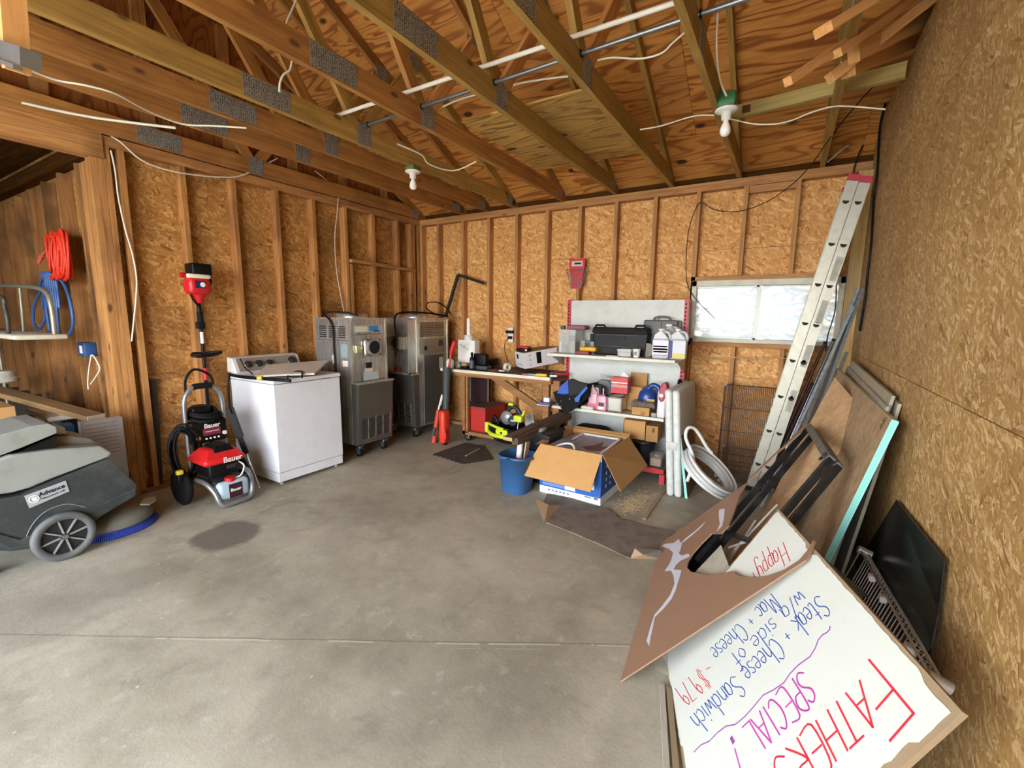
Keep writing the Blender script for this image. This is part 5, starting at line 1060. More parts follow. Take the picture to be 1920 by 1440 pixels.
solo('steel_ruler', 'flat white tool lying at the front edge of the top shelf', 'tool', G().box(PR(1137, -.64, 0), PR(1158, -.64, 0), -.66, -.63, Z1, Z1+.006), PAPER)
x0, x1, z0, z1 = span(1113, 1218, 614, 658, -.42, Z1)
t = thing('tool_case', 'big black plastic toolbox with corner handles on the top shelf', 'case', ((x0+x1)/2, -.4, Z1))
part('case_body', G().box(x0+.015, x1-.0, -.50, -.30, Z1, z1-.05, bx=.02), BLACK, t, bev=.012); part('case_lid', G().box(x0, x1, -.51, -.30, z1-.055, z1, tx=.015, ty=.015), BLACK, t, bev=.012)
for x in (x0+.075, x1-.09): part('latch', G().tube([(x-.05, -.47, z1-.01), (x-.035, -.47, z1+.02), (x+.045, -.47, z1+.02), (x+.06, -.47, z1-.01)], .012, 6, sub=1), BLACK, t)
for z in (z1-.105, z1-.215): part('drawer_pull', G().box(x0+.17, x1-.22, -.516, -.50, z, z+.014), BLACK, t); part('drawer_line', G().box(x0+.04, x1-.1, -.5035, -.5, z+.03, z+.034), DGREY, t)
part('end_handle', G().box(x0-.03, x0+.01, -.46, -.36, Z1+.12, Z1+.20), BLACK, t, bev=.006)
x0, x1, z0, z1 = span(1206, 1274, 600, 650, -.33, Z1)
t = thing('drill_case', 'grey moulded case standing behind the jugs', 'case', ((x0+x1)/2, -.3, Z1)); CG = plain('5c605e', .5)
part('case_half', G().rbox(x0, x1-.02, -.37, -.32, Z1, z1, .018, 3), CG, t); part('case_half', G().rbox(x0+.01, x1+.0, -.318, -.27, Z1, z1-.002, .018, 3), plain('8b8f8e', .5), t)
part('handle', G().tube([(x0+.09, -.34, z1-.01), (x0+.11, -.34, z1+.025), (x1-.12, -.34, z1+.025), (x1-.09, -.34, z1-.01)], .011, 6), CG, t); part('seam', G().box((x0+x1)/2-.003, (x0+x1)/2+.003, -.373, -.37, Z1+.02, z1-.02), BLACK, t)
for k in range(6): part('rib', G().box(x0+.03, x1-.05, -.374, -.37, z1-.05-.02*k, z1-.045-.02*k), CG, t)
clearbox('food_tub', 'short clear tub of reddish parts at the shelf front', 1158, 1183, 655, -.62, .1, Z1, CLR, [(.05, .9, .6, plain('b09a88', .7))])
x = PR(1192, -.61, 0)+.0; t = thing('paper_cup', 'white printed paper cup on the top shelf', 'cup', (x, -.61, Z1)); part('cup', G().lathe([(.027, 0), (.036, .075), (.038, .078), (.034, .078), (.026, .005)], 24, (x, -.61, Z1), cap=False), PAPER, t); part('print', G().box(x-.018, x+.012, -.645, -.6435, Z1+.02, Z1+.055), plain('8a8a90', .6), t)
solo('grinding_disc', 'grey round disc leaning beside the clear jug', 'disc', G().cyl((PR(1214, -.5, 0)-.01, -.50, Z1+.065), (PR(1214, -.5, 0)-.008, -.49, Z1+.065), .065, 28), plain('8a857c', .6))
def jug(px, y, sc, lb, lab, mt, rz=0, tilt=0, z=Z1, px_y=690, band=None, W_=.15, H_=.27):
    x = P(px, px_y, 1, y).x; M = Matrix.Translation((x, y, z)) @ Matrix.Rotation(rz, 4, 'Z') @ Matrix.Rotation(tilt, 4, 'Y') @ Matrix.Scale(sc, 4)
    t = thing('jug', lb, 'jug', (x, y, z), M=M)
    w_ = W_/2; g = G().rbox(-w_, w_, -.05, .05, 0, H_*.68, .02, 3)
    bm_ = [(-w_*.95, H_*.64), (-w_*.8, H_*.8), (-w_*.25, H_*.93), (w_*.1, H_*.93), (w_*.95, H_*.66)]
    g.prism([(a, -.035, b) for a, b in bm_], (0, .07, 0))
    part('jug_body', g, mt, t, False, bev=.006); part('neck', G().cyl((-w_*.1, 0, H_*.9), (-w_*.1, 0, H_*.96), .022, 16), mt, t, False); part('cap', G().cyl((-w_*.1, 0, H_*.94), (-w_*.1, 0, H_), .026, 16), PAPER, t, False)
    part('handle', G().tube([(w_*.15, 0, H_*.9), (w_*.7, 0, H_*.88), (w_*.98, 0, H_*.72), (w_*.9, 0, H_*.6)], .014, 8), mt, t, False)
    if lab:
        for (a, b, c, d, m2) in lab: part('jug_label', G().box(-w_+a*W_, -w_+b*W_, -.0525, -.0508, c*H_, d*H_), m2, t, False)
    return t
JC = plain('dfe5ea', .2, trans=.35); LBW = plain('dcdcf0', .5); LBY = plain('d6c24a', .5); LBB = plain('2a3580', .5)
lab1 = [(.05, .97, .1, .62, LBW), (.1, .9, .40, .44, plain('8c7fb0', .5)), (.08, .95, .3, .36, LBY), (.12, .92, .22, .27, plain('e9e2a0', .5)), (.05, .97, .12, .14, LBB)]
lab2 = [(.02, .25, .05, .62, LBB), (.25, .98, .2, .62, plain('cfd2e0', .5)), (.25, .98, .05, .19, LBY)]
jug(1238, -.60, 1.0, 'front left clear jug with a white and yellow label, at the shelf corner', lab1, JC, 0, 0)
jug(1269, -.57, 1.0, 'right-hand clear jug with a dark blue label strip, beside the window', lab2, JC, math.pi*.0)
jug(1252, -.44, 1.15, 'clear jug with a high neck standing behind the two front jugs', None, JC, .3)
# middle shelf items
zb = Z2
t = thing('tool_bag', 'black fabric tool bag with bright blue lining on the left of the middle shelf', 'bag', P(1070, 770, 1, -.6))
c = lambda x_, y_, d: P(x_, y_, 1, d)
F1 = [c(1037, 735, -.78), c(1042, 752, -.80), c(1060, 776, -.80), c(1082, 762, -.76), c(1100, 745, -.72), c(1103, 722, -.70)]
B1 = [c(1047, 722, -.5), c(1067, 706, -.45), c(1100, 716, -.45)]
g = G().add(F1+[q+V((.0, .30, 0)) for q in F1], [(0, 1, 2, 3, 4, 5), tuple(range(6, 12))[::-1]]+[(i, (i+1) % 6, (i+1) % 6+6, i+6) for i in range(5)])
part('bag_shell', g, BLACKM, t)
part('lining', G().prism([c(1044, 737, -.80), c(1052, 723, -.79), c(1065, 712, -.76), c(1066, 738, -.795), c(1056, 740, -.805)], (0, .012, 0)), plain('1f4fae', .6), t)
part('bag_flap', G().prism([c(1066, 712, -.765), c(1072, 710, -.76), c(1085, 716, -.74), c(1102, 720, -.72), c(1090, 738, -.76), c(1067, 742, -.80)], (0, .03, 0)), plain('202122', .8), t, bev=.004)
part('blue_strap', G().prism([c(1077, 747, -.812), c(1083, 742, -.80), c(1099, 724, -.75), c(1102, 728, -.75), c(1088, 744, -.79), c(1085, 754, -.808), c(1078, 753, -.815)], (0, .008, 0)), plain('2a62c0', .6), t)
for p_ in ((1052, 752), (1068, 748), (1052, 762)): q = c(*p_, -.815); part('rivet', G().cyl(q, q+V((0, .012, 0)), .006, 8), CHROME, t)
solo('white_cloth', 'crumpled white cloth lying between the tool bag and pink jug', 'cloth', G().rbox(c(1090, 765, -.66).x, c(1113, 765, -.66).x, -.68, -.58, zb, zb+.035, .012, 2), plain('cfc8c6', .8))
t = jug(1113, -.58, .8, 'pink-filled plastic jug with a slanted neck on the middle shelf', [(.0, 1, .02, .25, plain('e0607a', .3))], plain('e8c0c8', .25, trans=.2), 0, 0, zb, 765, None, .12, .30)
x = P(1130, 765, 1, -.61).x
t = thing('pump_bottle', 'pink soap bottle with a black pump and dark label', 'bottle', (x, -.61, zb)); part('body', G().rbox(x-.05, x+.05, -.66, -.57, zb, zb+.155, .022, 3), plain('e0a0b4', .3), t); part('label', G().box(x-.028, x+.028, -.6615, -.6602, zb+.03, zb+.085), plain('4a2a3a', .5), t); part('label_band', G().box(x-.03, x+.03, -.6618, -.6602, zb+.02, zb+.045), PAPER, t)
part('pump_collar', G().cyl((x, -.61, zb+.15), (x, -.61, zb+.22), .010, 10), CHROME, t); part('pump_head', G().rbox(x-.018, x+.018, -.63, -.59, zb+.22, zb+.24, .006), BLACK, t)
t = thing('trigger_sprayer', 'black spray head hanging between the two pink bottles', 'sprayer', P(1123, 725, 1, -.6)); q = P(1123, 724, 1, -.6); part('nozzle', G().rbox(q.x-.055, q.x+.04, -.615, -.585, q.z-.015, q.z+.018, .01).beam((q.x+.015, -.6, q.z), (q.x+.02, -.6, q.z-.08), .02, .03), BLACK, t)
x0, x1, z0, z1 = span(1139, 1167, 741, 768, -.62, zb)
t = thing('steel_pan', 'deep stainless steel food pan with a rolled rim', 'pan', ((x0+x1)/2, -.57, zb)); z1 = zb+.155
part('pan', G().box(x0, x1, -.65, -.48, zb, z1, tx=-.004, ty=-.004), steel('pan_steel', 'cfccc4', .2), t, bev=.02); part('rim', G().tube([(x0-.012, -.662, z1), (x1+.012, -.662, z1), (x1+.012, -.47, z1), (x0-.012, -.47, z1)], .007, 8, True, 1), CHROME, t)
x0, x1 = P(1145, 740, 1, -.60).x, P(1176, 740, 1, -.60).x; zt_ = P(1160, 708, 1, -.6).z; zq = P(1160, 738, 1, -.6).z
t = thing('filter_box', 'red retail box with an orange and blue printed front above the steel pan', 'box', ((x0+x1)/2, -.55, zq)); zq = max(zq, zb+.167)
part('box', G().box(x0, x1, -.60, -.50, zq, zt_), RED, t, bev=.002); part('white_band', G().box(x0+.003, x1-.003, -.6015, -.6, zt_-.055, zt_-.045), PAPER, t); part('blue_band', G().box(x0+.0, x1-.0, -.6015, -.6, zq+.06, zq+.085), plain('7e96c0', .5), t)
text('Filtrete', .038, ((x0+x1)/2, -.602, zt_-.075), (1, 0, 0), (0, 0, 1), plain('f08a2a', .5), t, bold=.0008); part('open_flap', G().prism([(x0+.05, -.50, zt_), (x0+.09, -.50, zt_+.045), (x1-.02, -.50, zt_+.0)], (0, .004, 0)), PAPER, t)
t = thing('plastic_bag', 'crumpled grey translucent bag behind the pink bottles', 'bag', P(1130, 730, 1, -.42)); g = G().prism([c(1110, 762, -.42), c(1112, 735, -.42), c(1122, 712, -.42), c(1140, 715, -.42), c(1150, 735, -.42), c(1150, 765, -.42)], (0, .10, 0)); part('bag', g, plain('8a8e8e', .4, dirt=.4, alpha=.8), t, bev=.01)
part('bag_ear', G().prism([c(1125, 700, -.42), c(1150, 712, -.42), c(1130, 712, -.42)], (0, .004, 0)), plain('9ea2a2', .4, alpha=.7), t)
def carton(lb, x0, x1, y0, y1, z0, z1, flaps=(), name='cardboard_box', mt=CARD, solid=False):
    t = thing(name, lb, 'box', ((x0+x1)/2, (y0+y1)/2, z0)); w_ = .005
    for a in ((x0, x1, y0, y0+w_), (x0, x1, y1-w_, y1), (x0, x0+w_, y0, y1), (x1-w_, x1, y0, y1)): part('side', G().box(a[0], a[1], a[2], a[3], z0, z1), mt, t)
    part('bottom', G().box(x0, x1, y0, y1, z0, z0+w_), mt, t)
    for f in flaps: part('flap', G().prism(f[:4], f[4]), mt, t)
    return t
x0, x1, z0, z1 = span(1170, 1200, 712, 756, -.46, zb)
carton('open cardboard carton with raised flaps behind the red box', x0, x1+.02, -.47, -.33, zb, zb+.24, [[V((x0+.01, -.33, zb+.24)), V((x1+.02, -.33, zb+.24)), V((x1+.02, -.31, zb+.36)), V((x0+.01, -.31, zb+.36)), V((0, .004, 0))], [V((x1+.02, -.47, zb+.24)), V((x1+.02, -.33, zb+.24)), V((x1+.08, -.34, zb+.12)), V((x1+.08, -.47, zb+.12)), V((.004, 0, 0))], [V((x0, -.47, zb+.24)), V((x0, -.33, zb+.24)), V((x0-.10, -.33, zb+.29)), V((x0-.10, -.47, zb+.29)), V((0, 0, .004))]])
x0, x1, z0, z1 = span(1184, 1219, 755, 776, -.64, zb)
t = carton('small flat cardboard box at the middle shelf front', x0, x1, -.655, -.50, zb, zb+.085); part('box_print', G().box(x0+.09, x0+.13, -.6562, -.655, zb+.0, zb+.04), plain('9a6f40', .8), t)
part('top', G().box(x0, x1, -.655, -.50, zb+.08, zb+.085), CARD, t)
t = thing('cookie_tray', 'clear clamshell of brown items on the small flat box', 'container', ((x0+x1)/2, -.58, zb+.086)); part('clamshell', G().box(x0-.03, x1+.05, -.67, -.50, zb+.086, zb+.135, tx=.02, ty=.02), plain('a89c92', .2, trans=.5, alpha=.6), t, bev=.008)
for k in range(6): part('contents', G().rbox(x0-.01+.035*k, x0+.018+.035*k, -.64, -.52, zb+.09, zb+.12, .008), plain('6a4434', .6), t)
x = P(1217, 750, 1, -.48).x
t = thing('jug', 'dark blue moulded jug with a large handle on the middle shelf', 'jug', (x, -.48, zb)); BJ = plain('1f3f8a', .3)
part('jug_body', G().lathe([(.07, 0), (.082, .02), (.085, .12), (.075, .17), (.045, .20), (.03, .215)], 28, M=Matrix.Translation((x-.02, -.48, zb+.03)) @ Matrix.Diagonal((1, .8, 1, 1))), BJ, t); part('foot_ring', G().lathe([(.07, 0), (.075, .035)], 24, (x-.02, -.48, zb)), BJ, t)
part('handle', G().tube([(x-.01, -.49, zb+.235), (x+.03, -.49, zb+.275), (x+.085, -.49, zb+.25), (x+.105, -.49, zb+.17), (x+.07, -.49, zb+.11)], .024, 10), BJ, t); part('label', G().box(x+.0, x+.075, -.562, -.545, zb+.05, zb+.15), plain('3a2440', .5), t); part('label_band', G().box(x+.0, x+.07, -.5635, -.562, zb+.125, zb+.15), plain('b8a83a', .5), t); part('spout', G().cyl((x-.02, -.48, zb+.24), (x-.02, -.48, zb+.31), .004, 6), DGREY, t)
x0, x1, z0, z1 = span(1230, 1247, 716, 778, -.68, zb); x = (x0+x1)/2
t = thing('detergent_bottle', 'tall white bottle with a dark red top at the shelf end', 'bottle', (x, -.6, zb)); part('body', G().rbox(x-.045, x+.03, -.65, -.58, zb, zb+.25, .018, 3), plain('dedde0', .3), t)
part('red_top', G().prism([(x-.035, -.655, zb+.17), (x-.03, -.655, zb+.28), (x+.0, -.655, zb+.33), (x+.03, -.655, zb+.33), (x+.045, -.655, zb+.26), (x+.015, -.655, zb+.16), (x-.01, -.655, zb+.145)], (0, .08, 0)), plain('9c1f34', .4), t, bev=.01); part('window', G().cyl((x-.01, -.658, zb+.21), (x-.01, -.65, zb+.21), .018, 14), PAPER, t)
solo('tin_can', 'silver can half hidden behind the white bottle', 'can', G().cyl((x+.06, -.5, zb), (x+.06, -.5, zb+.11), .03, 18), CHROME)
lump('roll', 'clear film roll lying in the shadow of the flat box', 'roll', 1226, 776, -.63, (.05, .05, .04), plain('9a9a96', .3), .2, z=zb)
# leaflets at the bench corner
q = P(1026, 756, 1, -.70); t = thing('leaflet_stack', 'purple and white leaflets jutting out at the bench corner', 'paper', q); part('leaflets', G().box(q.x-.075, q.x+.06, -.76, -.60, q.z-.01, q.z+.012), plain('55508a', .5), t); part('white_sheet', G().box(q.x-.085, q.x+.05, -.77, -.60, q.z-.016, q.z-.011), PAPER, t)
solo('small_carton', 'tiny white carton standing on the purple leaflets', 'box', G().rbox(q.x-.035, q.x+.03, -.72, -.66, q.z+.013, q.z+.06, .006), PAPER)
# base shelf
x = P(1108, 815, 1, -.5).x; zd = .126
t = thing('duffel_bag', 'round black bag lying on the base shelf behind the big carton', 'bag', (x, -.5, zd)); part('bag', G().rbox(x-.21, x+.2, -.68, -.32, zd, zd+.25, .11, 5), BLACKM, t); part('strap', G().tube([(x-.2, -.69, zd+.10), (x-.1, -.70, zd+.2), (x+.05, -.69, zd+.22), (x+.18, -.69, zd+.15)], .012, 6), BLACK, t); part('buckle', G().rbox(x+.0, x+.03, -.71, -.69, zd+.2, zd+.225, .004), CHROME, t)
x = P(1202, 868, 1, -.68).x
t = thing('ribbed_bucket', 'black ribbed bucket on the base shelf under a cardboard box', 'bucket', (x, -.6, zd)); pr = [(.085, 0)]
for k in range(9): pr += [(.09+.0012*k, .01+k*.02), (.094+.0012*k, .017+k*.02)]
pr += [(.11, .20), (.11, .215), (.1, .215)]; part('bucket', G().lathe(pr, 28, (x, -.60, zd)), plain('15181b', .35), t)
xb, zt_ = x, zd+.217
t = carton('tilted open cardboard box balanced on the black bucket', xb-.19, xb+.02, -.66, -.44, zt_, zt_+.18, [[V((xb-.0, -.44, zt_+.18)), V((xb+.11, -.44, zt_+.18)), V((xb+.11, -.42, zt_+.30)), V((xb-.0, -.42, zt_+.30)), V((0, .004, 0))]])
part('lid_panel', G().box(xb-.19, xb+.02, -.66, -.44, zt_+.178, zt_+.183), CARD, t); part('right_half', G().box(xb+.022, xb+.13, -.655, -.45, zt_, zt_+.15), plain('a37a48', .8), t); part('box_mark', G().box(xb+.08, xb+.10, -.6565, -.655, zt_+.09, zt_+.13), plain('5a4024', .8), t)
x = P(1232, 868, 1, -.62).x
t = thing('sealed_pack', 'clear bag holding a pale pink block on the base shelf', 'bag', (x, -.6, zd)); part('block', G().rbox(x-.05, x+.045, -.68, -.60, zd, zd+.07, .006), plain('d8b0a0', .7), t); part('film', G().rbox(x-.065, x+.06, -.69, -.55, zd+.0, zd+.13, .03, 3), plain('9a948c', .3, alpha=.35), t)
# ------------------------------------------------------------------ bucket, bin, charred beam, open carton
BU = plain('2a5685', .5, dirt=.15); c_ = V((2.53, -1.60, 0)); R = .114
a_, b_ = P(929, 870, 2, 0), P(990, 870, 2, 0)
t = thing('bucket', 'blue square-shouldered plastic bucket on the floor under the beam', 'bucket', c_)
def sq(r, z, k=.22, n=32): return [c_+V((r*math.cos(a)*(1+k*(abs(math.sin(2*a))**1.5)*.6), r*math.sin(a)*(1+k*(abs(math.sin(2*a))**1.5)*.6), z)) for a in [2*math.pi*i/n for i in range(n)]]
rings = [sq(R*.98, 0), sq(R*1.02, .02), sq(R*1.2, .30), sq(R*1.28, .30), sq(R*1.28, .325), sq(R*1.18, .325), sq(R*.98, .03)]
g = G(); n = 32; V_ = [q for r_ in rings for q in r_]; g.add(V_, [(k*n+i, k*n+(i+1) % n, (k+1)*n+(i+1) % n, (k+1)*n+i) for k in range(len(rings)-1) for i in range(n)], True); g.add(rings[0], [list(range(n))]); g.add(rings[-1], [list(range(n))])
part('tub', g, BU, t); part('spout', G().prism([c_+V((-.05, -.145, .30)), c_+V((.05, -.145, .30)), c_+V((.0, -.18, .325))], (0, .05, .0)), BU, t, bev=.004); part('handle_lug', G().cyl(c_+V((-.14, .0, .30)), c_+V((-.165, 0, .31)), .014, 10).cyl(c_+V((.14, .0, .30)), c_+V((.165, 0, .31)), .014, 10), CHROME, t)
g = G().beam(c_+V((.03, .03, .03)), c_+V((.06, .07, .42)), .06, .012); solo('paint_stirrer', 'pale wooden board standing in the blue bucket', 'board', g, plain('b89a7c', .7))
t = thing('silicone_tube', 'white tube with a red band standing in the blue bucket', 'tube', c_+V((-.03, .03, .03))); part('tube', G().cyl(c_+V((-.02, .02, .03)), c_+V((-.0, .05, .40)), .025, 14), PAPER, t); part('band', G().cyl(c_+V((-.012, .03, .22)), c_+V((-.008, .036, .28)), .0258, 14), RED, t)
bc = V((2.56, -1.25, 0))
t = thing('waste_bin', 'black plastic bin standing between the bucket and the open carton', 'bin', bc); part('bin', G().box(bc.x-.15, bc.x+.15, bc.y-.12, bc.y+.14, 0, .46, tx=-.02, ty=-.02), plain('16181b', .4), t, bev=.015); part('rim', G().tube([bc+V((-.17, -.14, .46)), bc+V((.17, -.14, .46)), bc+V((.17, .16, .46)), bc+V((-.17, .16, .46))], .01, 6, True, 1), BLACK, t)
part('liner', G().rbox(bc.x-.1, bc.x+.05, bc.y-.08, bc.y+.06, .44, .49, .02), plain('a8aaa8', .5), t)
a_, b_ = P(952, 823, 2, .47), P(1034, 786, 2, .50); d = (b_-a_).normalized()
t = thing('old_beam', 'dark weathered lumber beam laid over the bin and bucket', 'lumber', (a_+b_)/2)
DKW = wood('weathered_beam', '6a5544', '2c2019', knots=False)
stud(t, a_, b_+d*.25, .09, .03, up=(0, 0, 1), mt=DKW, name='beam'); o = stud(t, a_+V((.05, .03, -.02)), b_+d*.25+V((.05, .03, -.02)), .06, .06, up=(0, 0, 1), mt=DKW, name='beam')
part('sawn_end', G().beam(a_-d*.002, a_, .09, .03), plain('b09468', .8), t)
q = P(1045, 808, 1, -1.0); t = thing('power_tool', 'grey angle grinder half hidden behind the black bin', 'tool', (q.x, -1.0, .0)); part('body', G().cyl((q.x, -1.0, q.z-.06), (q.x+.02, -1.0, q.z+.03), .035, 16), plain('7d8486', .4, .3), t); part('base', G().rbox(q.x-.06, q.x+.06, -1.06, -.94, 0, q.z-.05, .02), BLACKM, t)
# big open carton
A = P(1012, 921, 2, 0); B = P(1125, 949, 2, 0); Cc = P(1171, 903, 2, 0)
ex = (B-A); L1 = ex.length; ex = ex.normalized(); ey = V((-ex.y, ex.x, 0)); L2 = (Cc-B).dot(ey); HB = .42
t = thing('open_carton', 'large blue and white printed carton with tan flaps folded down', 'box', A, M=FR(A, ex, ey))
WB_ = plain('e4e6ea', .6); BLB = plain('1c56a8', .5)
for a in ((0, L1, 0, .006), (0, L1, L2-.006, L2), (0, .006, 0, L2), (L1-.006, L1, 0, L2)): part('side', G().box(a[0], a[1], a[2], a[3], 0, HB), CARD, t, False)
part('bottom', G().box(0, L1, 0, L2, 0, .006), CARD, t, False)
part('blue_print', G().box(0, L1, -.0012, 0, .06, HB), BLB, t, False); part('white_print', G().box(0, L1, -.0012, 0, 0, .06), WB_, t, False)
part('blue_print', G().box(L1, L1+.0012, 0, L2, .07, HB), BLB, t, False); part('white_print', G().box(L1, L1+.0012, 0, L2, 0, .07), WB_, t, False)
part('white_print', G().box(L1*.44, L1*.9, -.0022, -.0012, .12, .22), WB_, t, False); part('white_print', G().box(L1*.43, L1*.6, -.0022, -.0012, .07, .12), WB_, t, False); part('white_print', G().box(L1-.05, L1, -.0024, 0, HB-.06, HB), WB_, t, False)
g = G()
for k in range(3): g.cyl((.03+.03*k, -.003, .115), (.03+.03*k, -.0012, .115), .010, 12)
for k in range(5):
    for j in range(2): g.box(L1+.0012, L1+.0022, .10+.09*j, .12+.09*j, .12+.055*k, .145+.055*k)
for k in range(3): g.box(L1+.0012, L1+.0022, .07+.05*k, .10+.05*k, .03, .05)
part('icons', g, plain('c8d8f0', .5), t, False)
g = G()
for k in range(6): g.box(.08+.035*k, .10+.035*k, -.0022, -.0012, .03, .042)
g.box(L1*.75, L1*.86, -.0022, -.0012, .045, .055).box(L1*.9, L1*.96, -.0022, -.0012, .04, .07); part('fine_print', g, plain('5a6a8a', .6), t, False)
for k in range(4): part('text_line', G().box(.03, .30, -.0022, -.0012, 0.092-.006*k, .094-.006*k), plain('9fb8e0', .5), t, False)
def flap(pts, n): part('flap', G().prism(pts, n), CARD, t, False)
flap([(0, 0, HB), (L1, 0, HB), (L1-.02, -.16, HB-.255), (-.09, -.16, HB-.245)], (0, -.004, .001))
flap([(L1, 0, HB), (L1, L2, HB), (L1+.17, L2+.03, HB-.24), (L1+.15, .02, HB-.27)], (.004, 0, .001))
flap([(0, L2, HB), (L1, L2, HB), (L1, L2+.04, HB+.02), (0, L2+.04, HB+.02)], (0, .004, 0)); flap([(0, 0, HB), (0, L2, HB), (-.05, L2, HB+.03), (-.05, 0, HB-.01)], (-.004, 0, 0))
part('flap_crease', G().box(L1*.47, L1*.475, -.002, 0, 0, .28, FR((0, -.0045, HB), (1, 0, 0), (0, -.14, -.26)) @ Matrix.Rotation(-math.pi/2, 4, 'X')), plain('8f6a3c', .8), t, False)
MT = FR(A, ex, ey)
def W(x_, y_, z_): return MT @ V((x_, y_, z_))
t = thing('picture_frame', 'white framed panel with a rust stain lying in the open carton', 'frame', W(L1*.6, L2*.5, HB-.05), M=FR(W(.12, .04, HB-.055), ex, ey+V((0, 0, .05)))); fw, fh = L1-.17, L2-.09
part('frame', G().box(0, fw, 0, .02, 0, .02).box(0, fw, fh-.02, fh, 0, .02).box(0, .02, 0, fh, 0, .02).box(fw-.02, fw, 0, fh, 0, .02), plain('dfe2ea', .4), t, False, bev=.002); part('panel', G().box(.02, fw-.02, .02, fh-.02, 0, .008), plain('8d8a8c', .4, dirt=.3), t, False)
part('rust_stain', G().prism([(fw*.4, fh*.35, .009), (fw*.6, fh*.25, .009), (fw*.85, fh*.3, .009), (fw*.95, fh*.6, .009), (fw*.8, fh*.5, .009), (fw*.7, fh*.75, .009), (fw*.6, fh*.5, .009)], (0, 0, .001)), plain('6b4636', .7), t, False)
t = thing('plastic_wrap', 'crumpled clear plastic wrap stuffed in the left of the open carton', 'plastic', W(.1, L2*.5, HB-.08)); part('wrap', G().rbox(0.01, L1*.36, .02, L2-.03, HB-.10, HB-.02, .035, 3, MT), plain('8f8a96', .25, dirt=.6, dc='4a3c3c', sc=16), t)
cable('white plastic strap curling over the open carton contents', [W(L1*.2, .06, HB-.02), W(L1*.3, .12, HB+.0), W(L1*.45, .1, HB+.01), W(L1*.55, .03, HB-.02), W(L1*.58, .015, HB-.05)], .009, WHITE, 'strap', 'strap')
solo('pink_pad', 'pinkish oval pad under the white strap in the open carton', 'pad', G().lathe([(.01, 0), (.05, .0), (.055, .012), (.04, .022), (.01, .024)], 20, W(L1*.42, .07, HB-.05)), plain('c49a82', .6))
# ------------------------------------------------------------------ carpet, stick, sawdust
gp = [P(*q, 2, .004) for q in [(1022, 980), (1015, 950), (1026, 927), (1070, 935), (1110, 948), (1142, 955), (1160, 972), (1215, 988), (1262, 996), (1290, 1010), (1240, 1050), (1180, 1048), (1120, 1020), (1060, 995)]]
t = thing('carpet_offcut', 'dirty grey-brown carpet strip with curled tan corners on the slab', 'carpet', P(1130, 985, 2, 0))
part('pile', G().prism(gp, (0, 0, .008)), plain('7a7064', .95, dirt=.8, dc='4a4239', sc=9), t)
def curl(L): part('curled_corner', G().prism(L, (.004, .004, -.004)), plain('a4886a', .9, dirt=.3), t)
k0, k1, k2 = P(1020, 982, 2, .008), P(1052, 948, 2, .012), P(1003, 935, 2, .085); curl([k0, k1, P(1028, 946, 2, .06), k2])
curl([P(1182, 1047, 2, .008), P(1240, 1048, 2, .01), P(1205, 1040, 2, .05), P(1190, 1029, 2, .055)]); part('folded_edge', G().prism([P(1190, 1029, 2, .055), P(1240, 1033, 2, .05), P(1245, 1049, 2, .01), P(1205, 1041, 2, .045)], (0, 0, .006)), plain('6d655a', .95, dirt=.5), t)
solo('batten', 'thin pale batten lying on the slab in front of the red foot', 'stick', G().beam(P(1208, 973, 2, .006), P(1243, 922, 2, .006), .025, .01), plain('a08a68', .7))
g = G(); random.seed(5)
for k in range(900):
    u = random.gauss(0, 1); v = random.gauss(0, 1); q = P(1185+u*16-v*6, 945-u*9-v*6, 2, .002); a = random.uniform(0, 3.14); L = random.uniform(.006, .02); d = V((math.cos(a), math.sin(a), random.uniform(0, .15)))*L
    g.beam(q, q+d, .003, .0015)
solo('sawdust', 'pale wood shavings scattered beside the open carton', 'shavings', g, plain('c8b088', .9), kind='stuff')
# ------------------------------------------------------------------ folded table, mint board, tubing coil, wire shelf
FT = plain('d0d4d0', .45, dirt=.35, dc='6f7a74', sc=22)
bx0 = P(1250, 932, 2, 0).x-.01; tx0 = P(1240, 770, 1, -1.0).x; zt_ = P(1243, 768, 1, -1.0).z
t = thing('folding_table', 'white plastic folding table folded and stood on end beside the shelving', 'table', (bx0+.06, -.65, 0))
zt_ = .90; ln = (P(1262, 775, 1, -1.0).x-P(1268, 932, 1, -1.0).x)
for k in (0, 1):
    o = bx0+k*.062; me_pts = []
    h = G().rbox(-.001, .058, -1.03, -.28, .0, zt_, .025, 3); h.v = [V((v.x+o+(ln)*(v.z/zt_), v.y, v.z)) for v in h.v]
    part('table_half', h, FT, t)
part('handle', G().tube([(bx0+ln+.03, -.62, zt_-.01), (bx0+ln+.03, -.60, zt_+.025), (bx0+ln+.03, -.52, zt_+.025), (bx0+ln+.03, -.50, zt_-.01)], .01, 8), BLACK, t)
part('latch', G().rbox(bx0+ln*.5+.02, bx0+ln*.5+.10, -1.036, -1.026, .40, .47, .006), plain('b9bcb8', .5), t)
MINT = plain('8fd8cc', .45)
def leanboard(lb, pts, th, mt, edge=None, name='board_sheet', edges=()):
    """pts 4 corners bl, br, tr, tl"""
    n_ = (V(pts[1])-V(pts[0])).cross(V(pts[3])-V(pts[0])).normalized()
    if n_.dot(CAM-V(pts[0])) < 0: n_ = -n_
    t = thing(name, lb, 'board', (V(pts[0])+V(pts[1]))/2); part('sheet', G().prism(pts, -n_*th), mt, t)
    for i in edges:
        a, b = V(pts[i]), V(pts[(i+1) % 4]); part('edge_band', G().prism([a+n_*.0008, b+n_*.0008, b-n_*(th+.001), a-n_*(th+.001)], ((a+b)/2-sum((V(q) for q in pts), V())/4).normalized()*.003), edge, t)
    return t
b0 = P(1289, 935, 2, 0); zt2 = P(1278, 810, 1, b0.y).z; tx = P(1276, 810, 1, b0.y).x
